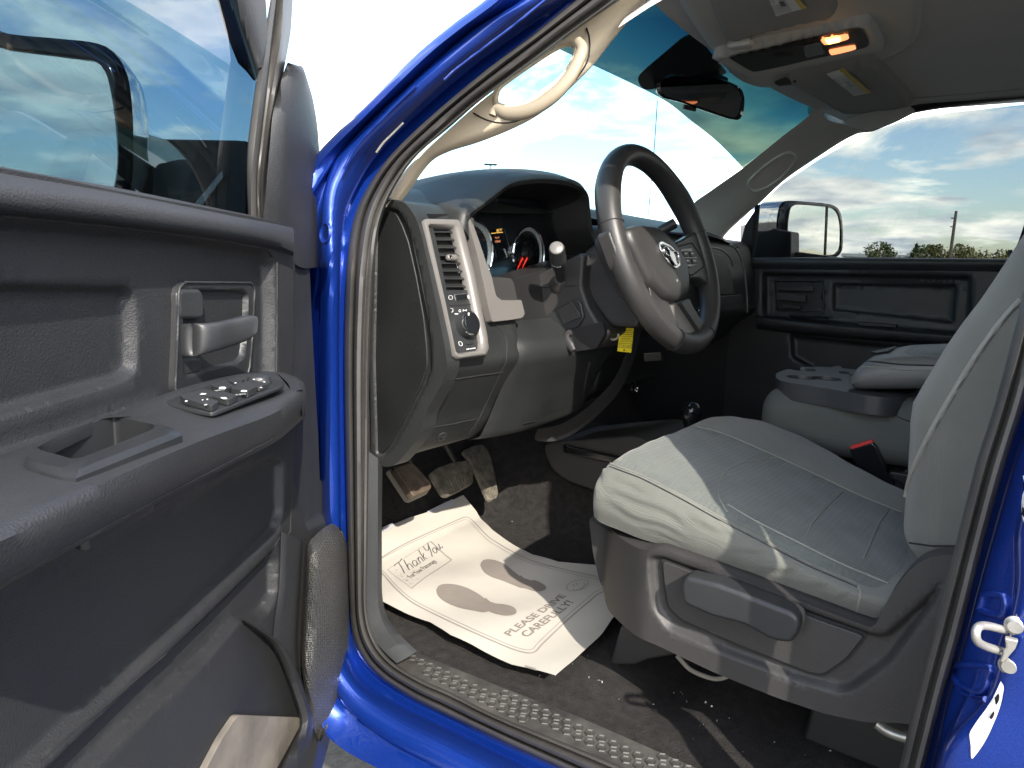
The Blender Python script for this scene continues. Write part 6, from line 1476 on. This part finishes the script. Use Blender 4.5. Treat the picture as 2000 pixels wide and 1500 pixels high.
# belt buckle
bkl = slab('belt_buckle', PX([(1658, 879), (1704, 864), (1712, 872), (1722, 900), (1748, 950), (1742, 956), (1684, 916), (1668, 904)], y=.165), V(0, -.022, 0), 'gloss', seat, r=.004, bev=.004)
slab('buckle_button', PX([(1660, 872), (1702, 859), (1706, 864), (1664, 879)], y=.163), V(.0, -.018, 0), 'red', seat, bev=.001)
tube('belt_stalk', [at(1744, 946, y=.155), at(1756, 955, y=.15), at(1765, 980, y=.15)], .012, 'dark', seat, n=10)
slab('shadowed_anchor', PX([(1756, 930), (1772, 915), (1776, 950), (1760, 952)], y=.14), V(0, -.02, 0), 'dark', seat, r=.004, bev=.003)

# passenger seat: same cushion and backrest, mirrored to the other side
def mirror_copy(o, par, nm):
    me = o.data.copy(); me.transform(Matrix.Scale(-1, 4, V(0, 1, 0))@Matrix.Translation(V(0, .0, 0)))
    bm = bmesh.new(); bm.from_mesh(me); bmesh.ops.reverse_faces(bm, faces=bm.faces); bm.to_mesh(me); bm.free()
    q = bpy.data.objects.new(nm, me); COL.objects.link(q); q.parent = par; return q
ps = mirror_copy(seat, T, 'passenger_seat'); ps['label'] = 'grey cloth passenger seat beyond the centre console'
mirror_copy(bk, ps, 'backrest')

# ---- centre console: cloth base, cup tray, folded armrest lid
tray_o = [(1496, 762), (1499, 740), (1512, 722), (1540, 710), (1580, 704), (1640, 704), (1690, 706), (1760, 730), (1720, 758), (1680, 752), (1600, 754)]
zc = at(1560, 745, y=.13).z
def conf(p):
    u = (p.x+.24)/.48
    return V(.215+p.x, -.01+p.y*(1-.0*u), 1.145+p.z+.012*(1-u))
con = rbox('center_console', (.47, .33, .13), .05, conf, 'clothc', T, n=24)
con['label'] = 'centre console with cup tray and folded padded armrest'
zt_ = 1.222
tr_pts = [V(.445, .06, zt_), V(.452, .0, zt_), V(.445, -.08, zt_), V(.40, -.155, zt_), V(.30, -.17, zt_), V(.20, -.17, zt_), V(.20, .155, zt_), V(.33, .155, zt_), V(.41, .135, zt_)]
FTy = Frame(V(0, 0, zt_), V(1, 0, 0), V(0, 1, 0), V(0, 0, 1))
def circ(a, b, r_):
    pc = at(a, b, z=zt_); return [(pc.x+cos(t)*r_, pc.y+sin(t)*r_) for t in [2*pi*k/24 for k in range(24)]]
M['tray'] = mat('tray_plastic', (.040, .043, .047), .45, bump='grain', bs=500, bd=.3)
tray = relief('cup_tray', FTy, [(p.x, p.y) for p in catmull(tr_pts, 60, True)], [(circ(1566, 737, .030), -.05, .004), (circ(1566, 721, .030), -.05, .004), (circ(1638, 714, .042), -.05, .004), (circ(1614, 739, .030), -.05, .004), (circ(1662, 729, .026), -.05, .004)], 'tray', con, step=.006, skirt=.034)
# lower skirt of the tray, sweeping up to the lid
# armrest lid
def lidf(p):
    u = (p.x+.15)/.30
    return V(.135+p.x, -.005+p.y, 1.272+p.z+.022*(-p.x/.15)+.010*(1-(p.y/.15)**2)*(1 if p.z > 0 else 0)-.02*max(0, (u-.75)/.25)**2*(1 if p.z > 0 else 0))
lid = rbox('armrest_lid', (.31, .31, .058), .026, lidf, 'vinyl', con, n=30)
lt = bvh(lid)
seam('lid_seam', lt, smooth2([(1679, 722), (1690, 716), (1760, 722), (1830, 724), (1870, 725)], 30), .0014, 'seam', con, lift=.0003)
seam('lid_seam', lt, smooth2([(1681, 712), (1700, 706), (1760, 712), (1830, 714), (1875, 715)], 30), .0016, 'seamd', con)
skin_on('lid_cloth_insert', lt, [(1766, 688), (1780, 678), (1810, 673), (1890, 674), (1886, 690), (1870, 700), (1820, 698), (1780, 694)], 'clothi', con, lift=.003, step=5)
slab('lid_latch', [on(lt, a, b, .002) or V(.28, 0, 1.28) for a, b in ((1706, 690), (1730, 681), (1752, 680), (1736, 690), (1712, 694))], V(0, 0, .003), 'dark', con)
ctb = bvh(con)
seam('console_seam', ctb, smooth2([(1733, 762), (1738, 790), (1752, 812), (1780, 824), (1818, 830)], 30), .0010, 'seamd', con)
slab('console_underside', [V(.43, .145, 1.075), V(.10, .145, 1.085), V(.10, .145, 1.06), V(.43, .145, 1.05)], V(0, -.30, 0), 'dark', con, bev=.004)
slab('bench_base', [V(.40, .15, 1.05), V(.05, .15, 1.07), V(.05, .15, .95), V(.40, .15, .95)], V(0, -.30, 0), 'cloth', con, bev=.012)
# ================================================================== PAPER FLOOR MAT
ZM = .815
def mz(x, y):
    return ZM+.006*math.sin(x*9+y*5)*0+.010*math.exp(-((x-1.10)/.10)**2)+.0035*math.sin(24*y+6*x)*.6+.0025*math.sin(31*x-12*y)+max(0, x-1.04)*.35
def mproj(a, b, lift=0):
    z = ZM
    for _ in range(8):
        p = at(a, b, z=z+lift); z = mz(p.x, p.y)
    return V(p.x, p.y, z+lift)
def lift_to(p, l=.0009): return V(p.x, p.y, mz(p.x, p.y)+l)
mat_o = [(708, 1050), (747, 1032), (800, 1010), (850, 989), (905, 965), (930, 997), (962, 1035), (1000, 1062), (1040, 1083), (1090, 1097), (1160, 1103), (1230, 1108), (1300, 1112), (1262, 1150), (1228, 1180), (1195, 1209), (1174, 1240), (1150, 1262), (1120, 1290), (1085, 1319), (1050, 1309), (1000, 1298), (960, 1280), (920, 1258), (880, 1240), (840, 1215), (800, 1201), (750, 1176), (700, 1150)]
pts = [(p.x, p.y) for p in [mproj(a, b) for a, b in mat_o]]
FMt = Frame(V(0, 0, 0), V(1, 0, 0), V(0, 1, 0), V(0, 0, 1))
def mzv(u, v): return np.array([mz(a, b) for a, b in zip(u, v)])
pm = relief('paper_floor_mat', FMt, pts, [], 'paper', None, step=.012, base=mzv, skirt=0, ang=180)
bpy.data.objects['paper_floor_mat'].parent = None
tag(pm, 'white paper floor mat printed with grey shoe soles lying in the driver footwell', 'paper mat')
def minks(pts_, wd, m='inkline', closed=False, name='printed_line', n=None, l=.0009):
    P = [mproj(a, b) for a, b in smooth2(pts_+([pts_[0]] if closed else []), n or len(pts_)*6)]
    return stroke(name, P, wd, V(0, 0, 1), m, pm, n=len(P)*2, fn=lambda p: lift_to(p, l))
bl = [(744, 1081), (800, 1057), (870, 1026), (900, 1013), (912, 1010), (924, 1018), (950, 1045), (967, 1058), (1020, 1088), (1060, 1102), (1100, 1112), (1163, 1126), (1230, 1134), (1215, 1146), (1174, 1158), (1150, 1176), (1107, 1213), (1060, 1258), (1046, 1273), (1030, 1276), (1000, 1268), (950, 1247), (880, 1215), (810, 1180), (775, 1152), (747, 1121), (715, 1090)]
minks(bl, .0028, closed=True, name='printed_border')
bl2 = [(744, 1085), (800, 1061), (870, 1030), (900, 1018), (911, 1015), (920, 1022), (947, 1050), (964, 1063), (1018, 1093), (1060, 1107), (1100, 1117), (1160, 1131), (1218, 1138), (1206, 1145), (1168, 1154), (1144, 1172), (1101, 1209), (1054, 1253), (1042, 1267), (1030, 1270), (1002, 1263), (952, 1242), (882, 1210), (812, 1175), (779, 1149), (752, 1120), (724, 1090)]
minks(bl2, .0012, closed=True, name='printed_border')
def minkfill(name, poly, m='ink', sm=True, l=.0009):
    q = smooth2(poly+[poly[0]], 70)[:-1] if sm else poly
    P = [mproj(a, b) for a, b in q]; uv = [(p.x, p.y) for p in P]
    return relief(name, FMt, uv, [], m, pm, step=.010, base=lambda u, v: mzv(u, v)+l, skirt=0, ang=180)
minkfill('printed_sole', [(852, 1152), (858, 1144), (872, 1141), (893, 1143), (915, 1150), (938, 1163), (952, 1174), (968, 1181), (950, 1196), (925, 1193), (895, 1187), (868, 1175), (855, 1163)])
minkfill('printed_sole', [(948, 1168), (962, 1178), (985, 1181), (1002, 1186), (1009, 1195), (1004, 1201), (988, 1203), (970, 1200), (950, 1193), (930, 1186)])
minkfill('printed_sole', [(938, 1104), (942, 1096), (952, 1093), (968, 1095), (985, 1102), (1004, 1117), (1020, 1129), (1036, 1135), (1022, 1149), (1000, 1142), (980, 1134), (962, 1128), (946, 1118)])
minkfill('printed_sole', [(1016, 1124), (1030, 1134), (1045, 1134), (1060, 1141), (1067, 1148), (1062, 1154), (1048, 1156), (1030, 1151), (1014, 1145)])
def mtext(s, a, b, top, m='ink', wide=1):
    A, B, Tp = mproj(*a), mproj(*b), mproj(*top); ex = (B-A).normalized(); ht = (Tp-A); ey = ht-ex*ht.dot(ex)
    h = ey.length; ey.normalize()
    # bold print: the letters drawn twice, slightly apart
    for o in (V(0, 0, 0), ex*.0012, ey*.0010): text('printed_lettering', s, A+o, ex, ey, m, pm, width=(B-A).length, height=h, fn=lift_to)
mtext('PLEASE DRIVE', (997, 1244), (1106, 1165), (986, 1236))
mtext('CAREFULLY!', (1030, 1246), (1120, 1178), (1020, 1236))
# smiley
th_ = [2*pi*k/28 for k in range(28)]
minks([(1127.5+21*cos(t)-3*sin(t), 1144+10.5*sin(t)-3*cos(t)) for t in th_], .0014, closed=True, name='printed_smiley')
for a, b in ((1120, 1144), (1126, 1141)): minks([(a-1, b-2), (a+1, b+1), (a+1.5, b+2)], .0018, name='printed_smiley')
minks([(1118, 1151), (1124, 1153), (1132, 1152), (1139, 1147), (1142, 1141)], .0014, name='printed_smiley'); minks([(1139, 1139), (1142, 1141), (1145, 1143)], .0012, name='printed_smiley')
# thank you box
for l, w_ in (([(757, 1113), (841, 1058)], .0010), ([(841, 1058), (882, 1094)], .003), ([(882, 1094), (804, 1150)], .0028), ([(804, 1150), (757, 1113)], .0010)):
    P = [mproj(*l[0]).lerp(mproj(*l[1]), k/10) for k in range(11)]; stroke('printed_frame', P, w_, V(0, 0, 1), 'inkline', pm, fn=lift_to)
for _ in range(70):
    s, t = random.random()**.6, random.random(); edge_ = random.choice([0, 1])
    a = (757+s*47)*(1-t*.25)+841*t*.25*edge_+ (757+s*47)*t*.25*(1-edge_); b = (1113+s*37)*(1-t*.25)+1058*t*.25*edge_+(1113+s*37)*t*.25*(1-edge_)
    a += 3+random.random()*14; b += random.uniform(-6, 4)
    p = mproj(a, b)
    if sdf([(757, 1113), (841, 1058), (882, 1094), (804, 1150)], np.array([a]), np.array([b]))[0] > 3: mesh('printed_dot', [lift_to(p+V(cos(k)*.0011, sin(k)*.0011, 0)) for k in (0, 1.57, 3.14, 4.71)], [[0, 1, 2, 3]], 'inkline', pm)
# hand lettering, strokes in a box 0..1 wide
OA, OB, OT = (785, 1124), (866, 1070), (773, 1110)
def hand(strokes, OA, OB, OT, wd):
    A, B, C_ = mproj(*OA), mproj(*OB), mproj(*OT); ex = B-A; ey = C_-A
    for s in strokes: stroke('printed_script', catmull([A+ex*x+ey*y for x, y in s], len(s)*5) if len(s) > 2 else [A+ex*x+ey*y for x, y in s], wd, V(0, 0, 1), 'lblink', pm, fn=lift_to)
TY = [[(0, 1.25), (.06, 1.32), (.13, 1.3), (.19, 1.42)], [(.10, 1.3), (.09, .7), (.06, 0)], [(.21, 1.2), (.19, .6), (.17, 0)], [(.18, .3), (.22, .62), (.26, .5), (.26, 0)],
      [(.38, .55), (.33, .6), (.30, .3), (.32, .0), (.37, .15), (.39, .5)], [(.39, .5), (.38, .1), (.41, 0)], [(.44, .6), (.43, 0)], [(.43, .35), (.47, .6), (.50, .5), (.50, 0)],
      [(.56, 1.2), (.545, .6), (.54, 0)], [(.545, .35), (.60, .65)], [(.55, .35), (.60, .0)],
      [(.68, 1.25), (.68, .8), (.72, .65), (.77, .95), (.80, 1.3)], [(.79, 1.2), (.75, .5), (.70, -.1)], [(.83, .55), (.79, .4), (.79, .1), (.83, 0), (.86, .25), (.85, .5), (.83, .55)],
      [(.89, .6), (.88, .2), (.91, 0), (.95, .3), (.96, .6)], [(.96, .6), (.95, .15), (.98, .05), (1.0, .15)]]
hand(TY, OA, OB, OT, .0020)
PAT = 'For Your Patronage'
A, B, C_ = mproj(808, 1130), mproj(858, 1098), mproj(805, 1124)
text('printed_script', PAT, A, (B-A).normalized(), ((C_-A)-(B-A).normalized()*(C_-A).dot((B-A).normalized())).normalized(), 'lblink', pm, width=(B-A).length, height=(C_-A).length*1.1, shear=.3, fn=lift_to)
# tape tabs on the top edge, small print at the foot
for q in ([(834, 996), (884, 972), (887, 976), (884, 984), (845, 999), (838, 1000)], [(745, 1032), (767, 1022), (769, 1028), (762, 1034), (745, 1042)]):
    minkfill('tape_tab', q, 'tape', sm=False, l=.0015)
for k in range(9):
    minks([(1026+k*2.4, 1300+k*.7), (1027.6+k*2.4, 1305+k*.7)], .0012, name='printed_small_print')
# faint creases
for l in ([(900, 1212), (930, 1222), (970, 1226)], [(1010, 1275), (1060, 1270), (1110, 1262)], [(1120, 1225), (1150, 1210)], [(860, 1120), (890, 1105), (920, 1100)]):
    pass

# ================================================================== YELLOW KEY TAG
KT = Frame(at(1222, 663, y=.36), V(-.55, -.83, 0).normalized()*1.0, V(0, 0, 1), V(-.83, .55, 0))
kt = slab('key_tag', KT.wpx([(1213, 640), (1238, 641), (1236, 664), (1233, 689), (1206, 686), (1209, 660)]), -KT.e3*.0010, 'yellow', None, bev=.0003)
tag(kt, 'yellow key tag with black writing hanging below the steering wheel', 'key tag')
def kl(l, wd=.0007): return stroke('tag_print', KT.wpx(l, .0006), wd, KT.e3, 'lblink', kt)
for k, (x0, x1) in enumerate(((1216, 1232), (1214, 1236), (1214, 1233), (1213, 1234), (1213, 1230), (1212, 1234))):
    y = 645+k*4.2; xs_ = np.arange(x0, x1, 2.6)
    for i, xx in enumerate(xs_):
        kl([(xx, y), (xx+1.6+(i*7+k*3) % 3*.3, y+.15)], .0009 if k % 2 else .0013)
kl([(1210, 670), (1234, 672)]); kl([(1209, 678), (1233, 680)]); kl([(1210, 670), (1209, 678)]); kl([(1234, 672), (1233, 680)])
p = KT.wpx([(1231, 677.5)], .0006)[0]; q = KT.wpx([(1212, 675.5)], .0006)[0]
text('tag_lettering', 'TT7190', KT.wpx([(1212, 677.5)], .0007)[0], (KT.wpx([(1231, 679)], .0007)[0]-KT.wpx([(1212, 677.5)], .0007)[0]).normalized(), V(0, 0, 1), 'lblink', kt, width=(p-q).length, height=.0042)
lathe('tag_hole', KT.wpx([(1219, 684)], .0004)[0], KT.e3, [(0, .0003), (.0016, .0003), (.0018, 0)], 'dark', kt, n=16)
tube('key_ring', [KT.w(0, .034, 0)+V(0, 0, 0), KT.w(-.006, .040, .002), KT.w(0, .047, 0), KT.w(.006, .040, -.002)], .0010, 'steel', kt, n=6, closed=True, ns=24)

# ================================================================== LINT
bm = bmesh.new(); ft = bvh(carpet)
def bit(p, s):
    a = random.random()*6; d = V(cos(a), sin(a), 0)*s; e = V(-d.y, d.x, 0)*.35
    vv = [bm.verts.new(p+d+V(0, 0, .0015)), bm.verts.new(p+e+V(0, 0, .004)), bm.verts.new(p-d+V(0, 0, .0015)), bm.verts.new(p-e+V(0, 0, .001))]; bm.faces.new(vv)
for a, b, s in [(1341, 1372, 2.2), (1378, 1374, 2), (1390, 1382, 1.6), (1400, 1410, 1.6), (1330, 1354, 1.2), (1276, 1378, 1.6), (1512, 1452, 1.4), (1621, 1469, 1.8), (1605, 1435, 1), (1367, 1420, 1), (1424, 1405, 1), (1170, 1331, 3), (1176, 1334, 2.4), (1148, 1283, 1.6), (1108, 1298, 2), (1118, 1299, 2), (1053, 1322, 2), (1085, 1322, 1.6), (1150, 1325, 1.2), (1000, 1020, 1)]+[(random.uniform(1180, 1750), random.uniform(1340, 1480), random.uniform(.4, .9)) for _ in range(14)]:
    p = on(ft, a, b, 0)
    if p: bit(p, .0012*s)
me = bpy.data.meshes.new('carpet_lint'); bm.to_mesh(me); bm.free(); o = link('carpet_lint', me, 'linerp'); tag(o, 'scattered white lint and paper bits on the black carpet', 'lint', kind='stuff')

# ================================================================== BEYOND THE TRUCK
def far(px, dist):  # ground point sighted at that column, given distance
    d = ray(px, 505); d.z = 0; d.normalize(); return V(CAM.x+d.x*dist, CAM.y+d.y*dist, 0)
M['pole'] = mat('weathered_wood', (.10, .085, .07), .9, var=.2)
M['leaf'] = mat('foliage', (.075, .10, .035), .8, var=.4, vs_=1.5)
M['leafy'] = mat('yellowing_foliage', (.13, .13, .045), .8, var=.4, vs_=1.5)
M['bark'] = mat('bark', (.12, .09, .07), .9)
M['wallw'] = mat('white_cladding', (.55, .56, .56), .6, var=.05)
M['roofg'] = mat('grey_metal_roof', (.36, .38, .40), .5)
f_ = far(1855, 62); hpole = 62/1.03*(505-411)/FPX*1.05+1.45
up = bpy.data.objects.new('utility_pole', None); COL.objects.link(up); up.location = f_
tag(up, 'wooden utility pole standing among the trees seen through the passenger window', 'utility pole')
def rel(o, par): o.parent = par; o.matrix_parent_inverse = Matrix.Translation(-par.location); return o
ln = V(.01, -.02, 0)
rel(lathe('pole_shaft', f_, V(0, 0, 1), [(.13, 0), (.12, 1.5), (.09, hpole)], 'pole', n=12), up)
rd = Vector((ray(1855, 505).y, -ray(1855, 505).x, 0)).normalized()
for zz_, L_ in ((hpole-.5, .32), (hpole-1.1, .28)): rel(box('insulator_arm', f_+V(0, 0, zz_)-rd*.1, (L_, .08, .08), 'pole', rot=Matrix((rd, rd.cross(V(0, 0, 1)), V(0, 0, 1))).transposed(), bev=0), up)
# lamp mast seen over the gauge hood
lm = far(953, 120); mp_ = bpy.data.objects.new('lamp_mast', None); COL.objects.link(mp_); mp_.location = lm; tag(mp_, 'tall thin lamp mast far off above the gauge hood', 'lamp mast')
hm = (505-8-336)/FPX*120*1.03+1.45
rel(lathe('mast_shaft', lm, V(0, 0, 1), [(.3, 0), (.16, hm)], 'roofg', n=10), mp_)
for k in (-1, 0, 1): rel(box('lamp_head', lm+V(k*.55, k*.4, hm), (.55, .4, .25), 'dark', bev=0), mp_)
# antenna
tube('radio_antenna', PX([(1284, 196), (1277, 300), (1268, 400), (1262, 470)], y=-.92), .0016, 'dark', T, n=6)
# buildings
def building(px0, px1, dist, h, label, m='wallw', roof='roofg'):
    a, b = far(px0, dist), far(px1, dist); d = (b-a).normalized(); n = V(-d.y, d.x, 0); n = n if n.dot(a-CAM) > 0 else -n
    e = bpy.data.objects.new('low_building', None); COL.objects.link(e); e.location = (a+b)/2; tag(e, label, 'building')
    rel(slab('wall', [a, b, b+n*14, a+n*14], V(0, 0, h), m), e)
    rel(slab('roof', [a-d*.4-n*.4+V(0, 0, h), b+d*.4-n*.4+V(0, 0, h), b+d*.4+n*14+V(0, 0, h), a-d*.4+n*14+V(0, 0, h)], V(0, 0, .35), roof), e)
    k = int((b-a).length/5)
    for i in range(k):
        p = a+d*(2.5+i*5)-n*.02+V(0, 0, .8); rel(slab('window', [p, p+d*1.4, p+d*1.4+V(0, 0, 1.1), p+V(0, 0, 1.1)], -n*.05, 'gloss'), e)
building(1650, 1778, 95, 2.6, 'long low white building on the left beyond the passenger mirror')
building(1778, 1828, 88, 2.7, 'small white shed between the conifers and the utility pole')
building(1700, 2100, 160, 2.5, 'distant pale hall on the horizon behind the bushes', 'roofg', 'roofg')
def leafcloud(name, c, rx, rz, n, size, m, par, conic=False):
    bm = bmesh.new()
    cl = [(random.gauss(0, .45), random.gauss(0, .45), random.uniform(-.7, .8)) for _ in range(14)]
    for _ in range(n):
        q = random.choice(cl); x = q[0]+random.gauss(0, .22); y = q[1]+random.gauss(0, .22); z = q[2]+random.gauss(0, .2)
        z = max(-1, min(1, z)); tap = (1-z)/2 if conic else math.sqrt(max(.05, 1-z*z*.8)); p = c+V(x*rx*tap, y*rx*tap, z*rz)
        a = V(random.gauss(0, 1), random.gauss(0, 1), random.gauss(0, 1)).normalized(); b = a.orthogonal().normalized(); s = size*random.uniform(.6, 1.3)
        bm.faces.new([bm.verts.new(p+a*s), bm.verts.new(p+b*s*.6), bm.verts.new(p-a*s*.8)])
    me = bpy.data.meshes.new(name); bm.to_mesh(me); bm.free(); o = link(name, me, m); rel(o, par); return o
def tree(px, dist, h, rx, label, m='leaf', conic=False, cat='tree', n=700, nm='broadleaf_tree'):
    p = far(px, dist); e = bpy.data.objects.new(nm, None); COL.objects.link(e); e.location = p; tag(e, label, cat, 'trees and bushes beyond the passenger window')
    rel(lathe('trunk', p, V(0, 0, 1), [(.16, 0), (.12, h*.4), (.03, h*.95)], 'bark', n=8), e)
    for k in range(5):
        a = k*1.3; q0 = p+V(0, 0, h*(.3+.1*k)); rel(tube('limb', [q0, q0+V(cos(a)*rx*.4, sin(a)*rx*.4, h*.1), q0+V(cos(a)*rx*.8, sin(a)*rx*.8, h*.22)], .04, 'bark', n=5), e)
    leafcloud('crown', p+V(0, 0, h*.58), rx, h*.42, n, .22, m, e, conic)
D = 75
def H(y, d): return (512-y)/FPX*d*1.06+1.45
tree(1717, D, H(472, D), 1.3, 'bushy dark tree just right of the passenger mirror')
tree(1708, D+4, H(484, D), 1.0, 'low shrub at the left foot of the bushy dark tree', nm='shrub', cat='shrub')
tree(1787, D, H(474, D), .8, 'narrow conifer left of the utility pole', conic=True, nm='conifer')
tree(1808, D+2, H(474, D), 1.2, 'broad dark tree beside the narrow conifer', n=900)
for i, (px, y, rx, lb) in enumerate(((1838, 484, 1.3, 'pale bush directly left of the utility pole'), (1872, 484, 1.6, 'pale bush directly right of the utility pole'), (1900, 488, 1.6, 'low yellowish bush second right of the utility pole'), (1925, 486, 1.7, 'yellowish bush midway between pole and window edge'), (1950, 490, 1.7, 'low yellowish bush left of the door lock knob'), (1975, 492, 1.8, 'lowest yellowish bush behind the door lock knob'))):
    tree(px, D+i, H(y-4, D+i)*1.12, rx, lb, 'leafy', nm='bush', cat='bush', n=600)
